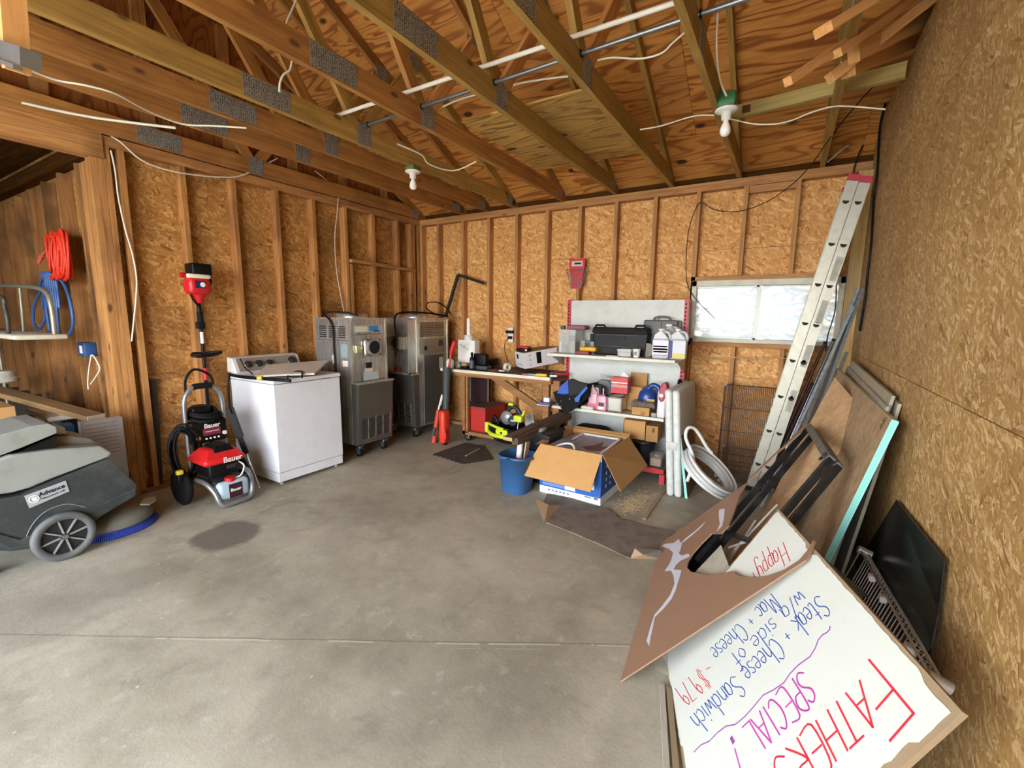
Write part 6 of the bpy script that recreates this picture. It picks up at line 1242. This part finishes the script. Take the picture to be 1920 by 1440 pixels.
BRN2 = plain('7a5a3c', .5, dirt=.3)
t = thing('edge_banded_board', 'small brown board with a mint-green edge standing beside the folded table', 'board', b0)
part('sheet', G().prism([(b0.x, b0.y+.0, 0), (b0.x, -.45, 0), (tx, -.45, zt2), (tx, b0.y, zt2)], (-.018, 0, 0)), BRN2, t); part('edge_band', G().prism([(b0.x+.001, b0.y, 0), (tx+.001, b0.y, zt2), (tx-.019, b0.y, zt2), (b0.x-.019, b0.y, 0)], (0, -.003, 0)), MINT, t); part('top_edge', G().box(tx-.018, tx, b0.y, -.45, zt2, zt2+.002), plain('a8b8a8', .5), t)
cc = P(1329, 884, 1, -1.02); toc = (CAM-cc).normalized(); md = _r*.76+_u*.65; nn = (toc*.5+md*.87).normalized()
t = thing('tubing_coil', 'coil of white plastic tubing wrapped in clear film leaning by the mint-edged board', 'coil', cc); g = G()
for k in range(9): g.ring(cc+nn*(-.04+.010*k), .215+.018*math.sin(k*1.7), .011, nn+V((random.uniform(-.04, .04), random.uniform(-.04, .04), 0)), 40, 8)
part('loops', g, plain('d8dad8', .35), t); part('film', G().ring(cc, .20, .045, nn, 36, 10), plain('d0d2d0', .15, alpha=.35), t)
part('loose_end', G().tube([cc+V((-.15, -.03, -.1)), P(1300, 860, 1, -1.12), P(1286, 822, 1, -1.12), P(1290, 803, 1, -1.1), P(1305, 806, 1, -1.05), P(1325, 838, 1, -1.0), P(1335, 850, 1, -.98)], .0135, 10), plain('dcdedc', .35), t)
WR = plain('54443a', .4, .7)
def wireshelf(lb, o, ex, ey, W_, H_, nw, nh, r=.0022, mt=WR, name='wire_shelf', rr=.005):
    ex = V(ex).normalized(); ey = V(ey); ey = (ey-ex*ex.dot(ey)).normalized(); n_ = ex.cross(ey); o = V(o)
    t = thing(name, lb, 'wire shelf', o); q = lambda a, b, c=0: o+ex*a+ey*b+n_*c
    part('frame', G().tube([q(0, 0), q(W_, 0), q(W_, H_), q(0, H_)], rr, 8, True, 1).tube([q(0, 0, -.03), q(W_, 0, -.03), q(W_, H_, -.03), q(0, H_, -.03)], rr, 8, True, 1), mt, t)
    for i in range(1, nw): part('wire', G().cyl(q(W_*i/nw, 0), q(W_*i/nw, H_), r, 5, caps=False), mt, t)
    for i in range(nh+1): part('cross_wire', G().cyl(q(0, H_*i/nh, -.004), q(W_, H_*i/nh, -.004), rr*.8, 6), mt, t)
    g = G(); k = 24
    for i in range(k): g.cyl(q(W_*i/k, 0, -.001), q(W_*(i+.5)/k, 0, -.03), .0015, 4).cyl(q(W_*(i+.5)/k, 0, -.03), q(W_*(i+1)/k, 0, -.001), .0015, 4).cyl(q(W_*i/k, H_, -.001), q(W_*(i+.5)/k, H_, -.03), .0015, 4).cyl(q(W_*(i+.5)/k, H_, -.03), q(W_*(i+1)/k, H_, -.001), .0015, 4)
    part('truss_wire', g, mt, t)
    for a in (0, W_):
        for b in (0, H_): part('corner_sleeve', G().cyl(q(a, b, -.04), q(a, b, .012), .017, 14), mt, t)
    return t
wireshelf('brown-grey chrome wire shelf stood on end under the window', (3.95, -.30, .02), (1, .02, 0), (.02, .16, .84), .46, .86, 30, 4, .0032, rr=.007)
wireshelf('second wire shelf lying lower behind the tubing coil', (3.99, -.42, .015), (1, .0, 0), (0, .12, .30), .42, .32, 22, 5, name='wire_shelf')
# ------------------------------------------------------------------ ladder
AL = plain('aeada0', .42, .45, dirt=.4, dc='8a7a50', sc=18, name='ladder_aluminium')
yl = -.52; yr = -.12
pa, pb = P(1424, 892, 1, yl), P(1611, 338, 1, yl); dd = (pb-pa).normalized(); pa = pa-dd*(pa.z/dd.z)+dd*.01
t = thing('extension_ladder', 'tall aluminium extension ladder with red end caps leaning in the corner', 'ladder', pa)
sdv = V((0, 1, 0)).cross(dd).normalized()
if sdv.x < 0: sdv = -sdv
wpx = (P(1628, 340, 1, yl)-P(1595, 335, 1, yl)).length/2
rw = .072; Ld = (pb-pa).length
for s, off in ((-1, -.038), (1, .038)):
    sec = off*1.0
    for yy, o_ in ((yl, -1), (yr, 1)):
        a = V((pa.x, yy, pa.z))+sdv*sec+(dd*.0 if s < 0 else dd*.02); b = a+dd*(Ld-(.0 if s < 0 else .03))
        part('rail', G().beam(a, b, rw, .004, (0, 1, 0)).beam(a+sdv*(rw/2-.003)+V((0, -o_*.012, 0)), b+sdv*(rw/2-.003)+V((0, -o_*.012, 0)), .006, .026, (0, 1, 0)).beam(a-sdv*(rw/2-.003)+V((0, -o_*.012, 0)), b-sdv*(rw/2-.003)+V((0, -o_*.012, 0)), .006, .026, (0, 1, 0)), AL, t)
        part('end_cap', G().beam(b-dd*.005, b+dd*.04, rw+.006, .03, (0, 1, 0)), plain('b3283c', .5), t)
        part('foot_pad', G().beam(a-dd*.01, a+dd*.03, rw+.006, .03, (0, 1, 0)), BLACK, t)
    k = 0
    while .25+k*.3048 < Ld-.1:
        c = V((pa.x, 0, pa.z))+dd*(.25+k*.3048)+sdv*sec
        part('rung', G().cyl((c.x, yl-.004, c.z), (c.x, yr+.004, c.z), .016, 12), AL, t)
        o_ = V((c.x, yl-.0045, c.z)); hp = [o_+sdv*(.022*math.cos(a)).real*1.0+dd*(.024*math.sin(a)) for a in [math.pi+math.pi*i/8 for i in range(9)]]
        part('rung_hole', G().prism(hp, (0, -.0015, 0)), plain('1a1a18', .8), t); k += 1
for f_ in (.33, .48, .62, .75):
    c = pa+dd*(Ld*f_)+sdv*.045; part('label', G().beam(c-dd*.09+V((0, -.0035, 0)), c+dd*.09+V((0, -.0035, 0)), .045, .001, (0, 1, 0)), plain('a8a79a', .6, dirt=.5), t)
# thin poles and bundle of trim strips in the corner
def pole(lb, p0, y0, p1, y1, r, mt, name='pole'):
    a, b = P(*p0, 1, y0), P(*p1, 1, y1); d = (a-b); b2 = b+d*((.003-b.z)/d.z) if b.z > .003 else b
    t = thing(name, lb, 'pole', b2); part('shaft', G().cyl(b2, a, r, 10), mt, t); part('end_cap', G().cyl(a, a+(a-b2).normalized()*.02, r*1.15, 10), BLACK, t); return t
MAR = plain('6a4a44', .35, .6)
pole('thin brown metal pole just right of the ladder', (1546, 645), -.15, (1452, 860), -.35, .012, MAR); pole('thin grey metal pole right of the brown pole', (1562, 640), -.2, (1470, 850), -.4, .012, plain('8c8f94', .3, .8)); pole('short dark pole crossing behind the thin poles', (1522, 722), -.3, (1462, 850), -.45, .011, plain('3c2a30', .4, .4))
for k, (tp, bt, ww, col, lb) in enumerate((((1609, 540), (1487, 850), .022, '74797c', 'pale grey metal trim strip, leftmost of the corner bundle'), ((1613, 548), (1497, 850), .02, '1c1c1c', 'black rubber trim strip in the corner bundle'), ((1617, 542), (1508, 850), .022, '585d5c', 'speckled grey strip, rightmost of the tall corner bundle'), ((1600, 575), (1478, 840), .018, '7c8486', 'bluish white strip at the front of the corner bundle'), ((1588, 660), (1525, 830), .022, '4a4f3c', 'shorter dark green strip behind the corner bundle'))):
    y_ = -.62-.03*k; a, b = P(*tp, 1, y_), P(*bt, 1, y_-.1); d = a-b; b = b+d*((.002-b.z)/d.z)
    solo('trim_strip', lb, 'strip', G().beam(b, a, ww, .012, (0, 1, 0)), plain(col, .6, 0, dirt=.9, dc='2e2e2a', sc=30))
# ------------------------------------------------------------------ boards leaning on the right wall
GB = plain('a29b88', .7, dirt=.5, dc='6d6553')
# three thick grey boards behind
for k, (tl, tr, zt_, xo, lb) in enumerate((((1592, 690), (1662, 762), 1.17, 0, 'thick grey board directly behind the mint-edged plywood'), ((1612, 688), (1672, 742), 1.22, .02, 'thick grey board second behind the mint-edged plywood'), ((1628, 690), (1684, 757), 1.20, .04, 'thick grey board closest to the right wall'))):
    xb = 4.822+.02*k; b = P(*tr, 0, xb); a = V((xb-.012, -.66, b.z+.05))
    pts = [(4.60+.05*k, b.y, 0), (4.60+.05*k, -.66, 0), a, b]
    t = thing('grey_board', lb, 'board', (4.7, (a.y+b.y)/2, 0)); part('sheet', G().prism(pts, (.015, 0, 0)), GB, t, bev=.002)
# mint-edged plywood
p_tr = P(1672, 787, 1, -2.38); p_tl = P(1567, 690, 1, -.62)
b_l = V((4.46, -.62, 0)); d = p_tr-P(1550, 1038, 1, -2.38); nb = p_tr-d*(p_tr.z/d.z)
n_ = (b_l-nb).cross(p_tr-nb).normalized(); n_ = n_ if n_.dot(CAM-nb) > 0 else -n_
p_tl2 = PL(1567, 690, nb, n_)
t = leanboard('large pink-brown plywood sheet with a bright mint edge leaning on the right wall', [nb, b_l, p_tl2, p_tr], .024, PLYB, name='plywood_sheet')
dn = V((0, -1, 0)); part('edge_band', G().prism([nb+n_*.001, p_tr+n_*.001, p_tr-n_*.026, nb-n_*.026], (0, -.003, 0)), MINT, t)
me_ = (nb+p_tr)/2
g = G(); 
for k in range(2): g.prism([nb-n_*(.006+.008*k)+V((0, -.0032, 0)), p_tr-n_*(.006+.008*k)+V((0, -.0032, 0)), p_tr-n_*(.0072+.008*k)+V((0, -.0032, 0)), nb-n_*(.0072+.008*k)+V((0, -.0032, 0))], (0, -.0005, 0))
part('edge_line', g, plain('6fb5ab', .5), t)
part('top_edge', G().prism([p_tl2, p_tr, p_tr-n_*.024, p_tl2-n_*.024], (0, 0, .002)), plain('b9b89c', .6), t)
g = G()
for k in range(7): q = PL(1662-1.6*k, 785+3.2*k, nb, n_)+n_*.001; e1 = (p_tr-p_tl2).normalized(); g.beam(q, q-e1*(.02+.008*(k % 3)), .004, .0006, n_)
part('stamp', g, BLACK, t)
# white board: rectangle with hand lettering
WA, WBp, WC = V((4.036, -2.83, 0.0)), V((4.437, -2.68, .70)), None
Cw = P(1805, 1335, 0, 4.768)
import itertools
def rect(Ap, Bp, Lp, Cw):
    ra = lambda p: (_f + _r*((p[0]-960)/FPX) - _u*((p[1]-720)/FPX))
    a, b = ra(Ap), ra(Bp); n = a.cross(ra(Lp)).normalized(); best = None
    for i in range(3000):
        tb = .3+i*.002; Bw = CAM+b*tb; m = Cw-Bw; den = a.dot(m); ta = (Bw-CAM).dot(m)/den
        if ta <= .05: continue
        Aw = CAM+a*ta; D = Aw+Cw-Bw; e = abs((D-CAM).dot(n))/ta
        if best is None or e < best[0]: best = (e, Aw, Bw, D)
    return best[1:]
WA, WBp, WD = rect((1241, 1212), (1459, 954), (1277, 1440), Cw)
wn_ = (WBp-WA).cross(Cw-WA).normalized(); wn_ = wn_ if wn_.dot(CAM-WA) > 0 else -wn_
SIGN = plain('c6cac2', .3, dirt=.12, dc='a8a598'); PEEL = plain('8f7a5e', .8, dirt=.4)
t = thing('sign_board', 'white hand-lettered special sign lying upside down against the wall', 'sign', (WA+WD)/2)
part('board', G().prism([WA, WBp, Cw, WD], -wn_*.013), PEEL, t, label='bare brown hardboard backing')
def wp(x, y, o=0): return PL(x, y, WA, wn_)+wn_*o
# white facing with a chipped outline, inset from the edges
random.seed(11)
quad = [WA, WBp, Cw, WD]; cen = sum(quad, V())/4; face = []
ins = [.012, .010, .016, .02]
for i in range(4):
    a, b = quad[i], quad[(i+1) % 4]; e = (b-a).normalized(); inn = (cen-(a+b)/2); inn = (inn-e*e.dot(inn)).normalized(); L = (b-a).length; n = int(L/.018)
    for k in range(1, n):
        w_ = ins[i]*.7+random.uniform(0, .004)+(.012 if (i == 1 and n*.30 < k < n*.36) or (i == 2 and n*.15 < k < n*.5) or (i == 1 and k > n*.9) or (i == 3 and .2*n < k < n*.5) else 0)*random.uniform(.5, 1.1)
        face.append(a+e*(L*k/n)+inn*w_+wn_*.0005)
part('face', G().prism(face, wn_*.0012), SIGN, t, label='glossy white sign face')
# stroke alphabet, unit em: x 0..adv, y 0..1
ST = {'F': (.6, [[(0, 0), (0, 1), (.55, 1)], [(0, .55), (.4, .55)]]), 'A': (.7, [[(0, 0), (.3, 1), (.6, 0)], [(.12, .38), (.48, .38)]]), 'T': (.7, [[(.3, 0), (.3, 1)], [(0, 1), (.6, 1)]]),
 'H': (.7, [[(0, 0), (0, 1)], [(.5, 0), (.5, 1)], [(0, .5), (.5, .5)]]), 'E': (.62, [[(.5, 1), (0, 1), (0, 0), (.5, 0)], [(0, .5), (.4, .5)]]), 'R': (.66, [[(0, 0), (0, 1), (.35, .98), (.48, .78), (.35, .55), (0, .5), (.5, 0)]]),
 'S': (.62, [[(.5, .85), (.3, 1), (.08, .85), (.1, .62), (.4, .42), (.48, .2), (.28, 0), (0, .12)]]), 'P': (.6, [[(0, 0), (0, 1), (.32, .98), (.46, .76), (.32, .5), (0, .48)]]), 'C': (.62, [[(.5, .85), (.28, 1), (.06, .75), (0, .4), (.15, .05), (.35, 0), (.52, .15)]]),
 'I': (.35, [[(.1, 0), (.1, 1)]]), 'L': (.55, [[(0, 1), (0, 0), (.45, 0)]]), '!': (.4, [[(.12, .3), (.2, 1)]]), ' ': (.45, []), '+': (.5, [[(.05, .4), (.35, .4)], [(.2, .55), (.2, .25)]]), '-': (.5, [[(.05, .4), (.35, .4)]]), '/': (.4, [[(0, -.1), (.35, 1)]]),
 't': (.42, [[(.15, .9), (.13, .1), (.25, 0), (.35, .08)], [(0, .6), (.32, .6)]]), 'e': (.48, [[(.03, .3), (.38, .34), (.3, .55), (.12, .5), (.03, .25), (.15, 0), (.4, .1)]]), 'a': (.5, [[(.38, .5), (.15, .55), (.02, .25), (.12, 0), (.32, .12), (.38, .5), (.38, .05), (.45, 0)]]),
 'k': (.48, [[(.03, 1), (.03, 0)], [(.36, .55), (.04, .25), (.38, 0)]]), 'h': (.5, [[(.03, 1), (.03, 0)], [(.03, .35), (.2, .55), (.34, .42), (.36, 0)]]), 's': (.42, [[(.32, .5), (.14, .55), (.06, .4), (.28, .22), (.24, .02), (.02, .04)]]), 'n': (.5, [[(.03, .55), (.03, 0)], [(.03, .35), (.2, .55), (.34, .42), (.36, 0)]]),
 'd': (.52, [[(.38, .5), (.15, .55), (.02, .25), (.14, 0), (.38, .15)], [(.4, 1), (.38, 0)]]), 'w': (.62, [[(0, .55), (.12, 0), (.26, .4), (.4, 0), (.52, .55)]]), 'i': (.25, [[(.08, .55), (.08, 0)], [(.09, .75), (.1, .8)]]), 'c': (.44, [[(.36, .48), (.15, .55), (.02, .25), (.14, 0), (.36, .1)]]),
 'o': (.48, [[(.2, .55), (.02, .28), (.18, 0), (.38, .28), (.2, .55)]]), 'f': (.4, [[(.36, .95), (.2, 1), (.14, .8), (.14, -.1)], [(0, .5), (.3, .5)]]), 'M': (.8, [[(0, 0), (.08, 1), (.32, .2), (.55, 1), (.65, 0)]]), 'p': (.5, [[(.03, .55), (.03, -.4)], [(.03, .45), (.25, .55), (.38, .28), (.2, 0), (.03, .1)]]),
 'y': (.48, [[(0, .55), (.05, .15), (.3, .1), (.36, .55), (.34, -.3), (.15, -.4), (.02, -.25)]]), '$': (.5, [[(.38, .8), (.2, .92), (.05, .75), (.34, .35), (.2, .08), (0, .2)], [(.15, 1.05), (.13, -.05)], [(.25, 1.05), (.23, -.05)]]), '9': (.5, [[(.36, .7), (.2, 1), (.03, .75), (.18, .5), (.36, .7), (.34, 0)]]), '.': (.25, [[(.06, 0), (.09, .04)]]), '7': (.5, [[(0, 1), (.4, 1), (.12, 0)]])}
BLM = plain('2a4a9c', .5); RDM = plain('c22a3c', .5); PKM = plain('b03a9c', .5); PUM = plain('8a3f9a', .5)
def ribbon(g, pts, wd, pf, nr, z=.0022):
    W_ = [pf(*p) for p in pts]
    for a, b in zip(W_, W_[1:]):
        d = (b-a)
        if d.length < 1e-5: continue
        d = d.normalized(); s_ = d.cross(nr)*wd/2; a = a-d*wd*.3+nr*z; b = b+d*wd*.3+nr*z
        g.add([a-s_, b-s_, b+s_, a+s_], [(0, 1, 2, 3)])
def write(s, st, en, up, mt, wd, parent, pf=None, nr=None):
    pf = pf or wp; nr = nr or wn_
    adv = sum(ST[ch][0] for ch in s)-.12; ex_ = ((en[0]-st[0])/adv, (en[1]-st[1])/adv); x = 0
    g = G()
    for ch in s:
        A_, L = ST[ch]
        for st_ in L:
            pp = []
            for a, b in st_: pp.append((st[0]+ex_[0]*(x+a)+up[0]*b, st[1]+ex_[1]*(x+a)+up[1]*b))
            if len(pp) > 3:        # round the bends
                q = [V((*p, 0)) for p in pp]; o = []
                for i in range(len(q)-1):
                    p0, p1, p2, p3 = q[max(i-1, 0)], q[i], q[i+1], q[min(i+2, len(q)-1)]
                    for u in (0, .25, .5, .75): o.append(.5*((2*p1)+(p2-p0)*u+(2*p0-5*p1+4*p2-p3)*u*u+(3*p1-p0-3*p2+p3)*u**3))
                pp = [(v.x, v.y) for v in o]+[pp[-1]]
            ribbon(g, pp, wd, pf, nr)
        x += A_
    part('handwriting', g, mt, parent)
S_ = 2.571
def cp(x, y): return (1160+x/S_, 880+y/S_)
write('F', cp(1210, 920), cp(1110, 1035), (84, 101), RDM, .006, t); write('ATHERS', cp(1165, 1020), cp(735, 1415), (38, 76), RDM, .0055, t)
write('SPECIAL', cp(885, 968), cp(600, 1245), (31, 52), PKM, .005, t); write('!', cp(560, 1300), cp(530, 1325), (20, 50), PKM, .005, t)
g = G(); ribbon(g, [cp(546, 1296), cp(556, 1318)], .012, wp, wn_); ribbon(g, [cp(*q) for q in ((365, 1365), (400, 1330), (440, 1312), (480, 1270), (520, 1240), (565, 1232), (610, 1195), (650, 1150), (700, 1090), (750, 1065), (800, 1030), (830, 985), (870, 945), (925, 905), (950, 865), (965, 825), (985, 800), (1005, 790), (1020, 775), (1022, 760))], .004, wp, wn_); part('handwriting', g, PUM, t)
write('Steak + Cheese Sandwich', cp(965, 605), cp(345, 1195), (26, 34), BLM, .0035, t)
write('w/a side of', cp(875, 585), cp(545, 905), (20, 27), BLM, .0035, t)
write('Mac + Cheese', cp(735, 600), cp(440, 870), (22, 27), BLM, .0035, t); write('-', cp(425, 925), cp(400, 940), (22, 27), RDM, .0035, t); write('$', cp(392, 958), cp(368, 980), (24, 32), RDM, .0024, t); write('9.79', cp(355, 990), cp(272, 1060), (24, 32), RDM, .0034, t)
write('Happy', cp(795, 355), cp(665, 470), (13, 35), RDM, .004, t); write('F', cp(650, 500), cp(620, 525), (12, 34), RDM, .004, t)
fz = lambda q: V((q.x, q.y, max(q.z, .004)))
solo('hardboard_offcut', 'speckled off-white board peeking out left of the hand-lettered sign', 'board', G().prism([fz(wp(*q, -.022)) for q in ((1214, 1243), (1217, 1298), (1262, 1270), (1300, 1230), (1300, 1150), (1262, 1170))], -wn_*.006), plain('b3ac98', .7, dirt=.4))
for lb, a0, b0_, w_, col in (('pale upright batten lying left of the hand-lettered sign', (1241, 1285), (1250, 1445), .02, 'a9a294'), ('darker batten against the edge of the hand-lettered sign', (1254, 1290), (1268, 1450), .02, '8a7a5e')):
    solo('batten', lb, 'stick', G().beam(P(*a0, 2, .008), P(*b0_, 2, .008), w_, .014), plain(col, .8))
# brown laminate sheet with a sink cut-out
L0 = P(1163, 1277, 2, .003); T0 = P(1237, 1020, 2, .003)
Q0 = PL(1510, 1048, WA, wn_); Q0 = Q0+(CAM-Q0)*.022
bn = (T0-L0).cross(Q0-L0).normalized(); bn = bn if bn.dot(CAM-L0) > 0 else -bn
def bp(x, y): return PL(x, y, L0, bn)
out = [(1163, 1277), (1178, 1225), (1200, 1150), (1220, 1085), (1237, 1020), (1400, 905), (1512, 794), (1500, 812), (1470, 838), (1440, 862), (1408, 893), (1388, 925), (1378, 955), (1366, 985), (1352, 1000), (1334, 1000), (1316, 1018), (1300, 1036), (1290, 1052), (1288, 1064), (1296, 1072), (1320, 1077), (1350, 1077), (1372, 1070), (1385, 1079), (1405, 1083), (1440, 1079), (1470, 1068), (1498, 1050), (1515, 1030), (1524, 1013), (1528, 1014), (1522, 1030), (1510, 1050)]
BRM = plain('8d6d55', .55, dirt=.15, dc='6f5440', sc=6, name='brown_hardboard')
t = thing('countertop_sheet', 'brown sheet with a large rounded cut-out and white drips, lying over the sign', 'board', (L0+T0)/2)
part('sheet', G().prism([bp(*q) for q in out], -bn*.006), BRM, t)
DR = plain('c4c4d0', .4)
def drip(L, cuts=None): part('paint_drip', G().prism([bp(*q)+bn*.0006 for q in L], bn*.0008), DR, t)
c2 = lambda x, y: (1180+x/5.053, 860+y/5.053)
drip([c2(*q) for q in ((300, 830), (340, 808), (420, 800), (470, 760), (490, 800), (540, 750), (620, 690), (720, 600), (690, 640), (600, 720), (500, 800), (490, 850), (470, 900), (500, 920), (560, 900), (575, 925), (480, 970), (440, 1010), (420, 1050), (495, 1060), (480, 1120), (460, 1180), (440, 1250), (400, 1330), (330, 1415), (245, 1500), (225, 1600), (205, 1690), (190, 1775), (165, 1730), (200, 1600), (240, 1480), (310, 1400), (390, 1290), (430, 1190), (420, 1110), (395, 1060), (335, 1065), (375, 1010), (400, 960), (415, 890), (370, 850))])
drip([c2(*q) for q in ((850, 490), (880, 475), (905, 475), (900, 560), (880, 640), (840, 680), (830, 690), (860, 620), (850, 560))])
# black folding frame seen through the cut-out, lying just behind the sheet plane
fo = L0-bn*.05
def fp(x, y, o=0): return PL(x, y, fo, bn)-bn*o
KF = plain('131517', .45, dirt=.12, dc='7a7a74', sc=12)
t = thing('sign_stand', 'black steel double frame with scuffed end leaning over the plywood', 'frame', fp(1330, 1070))
E1, E2 = fp(1517, 800), fp(1556, 862); F1, F2 = fp(1305, 1050), fp(1385, 1062)
for o, nm in ((0, 'front'), (.045, 'rear')):
    part('side_rail', G().beam(E1-bn*o, F1-bn*o, .022, .03, bn), KF, t); part('side_rail', G().beam(E2-bn*o, F2-bn*o, .028, .03, bn), KF, t)
    part('end_rail', G().beam(E1-bn*o, E2-bn*o, .034, .036, bn), plain('5a5d5e', .45, .3, dirt=.5, dc='b0aea6', sc=26), t)
for q in ((1554, 858), (1546, 866)): c = fp(*q)+bn*.018; part('bolt', G().cyl(c, c+bn*.008, .010, 10), KF, t)
part('spreader', G().beam(F1.lerp(E1, .2), F2.lerp(E2, .2), .02, .02, bn), KF, t)
for a_, b_ in (((1345, 1030), (1440, 930)), ((1350, 1010), (1420, 985)), ((1372, 1040), (1432, 960)), ((1338, 1050), (1400, 960))):
    A1, B1_ = fp(*a_, .06), fp(*b_, .06); solo('plastic_rod', {0: 'pale rod lying along the black frame inside the cut-out', 1: 'pale rod crossing the others inside the cut-out', 2: 'pale rod nearest the sign inside the cut-out', 3: 'pale rod furthest left inside the cut-out'}[[(1345, 1030), (1350, 1010), (1372, 1040), (1338, 1050)].index(a_)], 'rod', G().cyl(A1, B1_, .006, 8), plain('a8a298', .5), 'pale rods in the cut-out')
solo('plastic_offcut', 'glossy black panel lying under the left end of the cut-out', 'panel', G().prism([fp(1280, 1085, .01), fp(1275, 1040, .01), fp(1345, 985, .01), fp(1345, 1085, .01)], -bn*.01), plain('0e0f10', .2))
solo('speckled_board', 'speckled pale board corner showing in the cut-out beside the sign', 'board', G().prism([fp(1300, 1085, -.015), fp(1356, 1026, -.015), fp(1374, 1072, -.015), fp(1350, 1095, -.015)], -bn*.006), plain('b8b4a2', .7, dirt=.5))
# light plywood with pointed corner
P1, P2 = P(1565, 707, 1, -1.25), P(1617, 773, 1, -1.72); P3 = P(1405, 1080, 2, 0.0)
ln_ = (P2-P1).cross(P3-P1).normalized(); ln_ = ln_ if ln_.dot(CAM-P1) > 0 else -ln_
pp = lambda x, y: PL(x, y, P1, ln_)
poly = [pp(*q) for q in ((1565, 707), (1600, 748), (1610, 762), (1617, 773), (1612, 790), (1480, 976), (1400, 1085), (1370, 1075), (1432, 962), (1515, 800))]
poly = [q if q.z > .002 else V((q.x, q.y, .002)) for q in poly]
BEI = wood('beige_plywood', 'c9a77c', 'a98660', sc=.5, knots=False)
solo('plywood_board', 'light tan plywood panel with its corner pointing up, behind the black frame', 'board', G().prism(poly, -ln_*.006), BEI)
# sliver boards in the shadow between mint sheet and sign
solo('grey_bar', 'flat grey metal bar beside the upper edge of the sign', 'bar', G().beam(P(1530, 1040, 1, -2.75), P(1620, 1118, 1, -3.0), .03, .004), plain('4a4a46', .5, .4))
a, b = P(1628, 1038, 0, 4.80), P(1772, 1285, 0, 4.835); c = P(1600, 1082, 0, 4.72)
wireshelf('whitish wire shelf standing behind the sign at the right wall', a, (b-a), (-.30, 0, -.95), (b-a).length, .42, 30, 3, .0022, plain('b9b5aa', .35, .5), 'wire_shelf', .004)
e = (b-a).normalized(); m0 = a+V((.015, 0, -.06)); m1 = b+V((.015, 0, -.06)); dv = V((-.3, 0, -.95)).normalized()*.36
solo('maroon_board', 'dark maroon board standing behind the whitish wire shelf', 'board', G().prism([m0, m1, m1+dv, m0+dv], (.005, 0, 0)), plain('4a1822', .6))
for k, s_ in enumerate((.22, .42, .78)): q = a+(b-a)*s_+V((-.02, 0, -.03)); solo('shelf_clip', ('upper', 'middle', 'lower')[k]+' white plastic clip on the whitish wire shelf', 'clip', G().rbox(q.x-.012, q.x+.012, q.y-.018, q.y+.018, q.z-.012, q.z+.012, .004), PAPER)
q1, q2, q3 = P(1680, 937, 0, 4.862), P(1770, 1050, 0, 4.862), P(1745, 1215, 0, 4.85)
solo('black_sheet', 'thin black plastic sheet leaning on the right wall behind the wire shelf', 'board', G().prism([q1, q2, V((4.862, -3.085, .62)), q3, V((4.83, -3.03, .25)), V((4.80, -2.9, .003)), V((4.78, -2.1, .003)), V((4.83, -2.15, .4))], (.004, 0, 0)), plain('0b0b0b', .25))
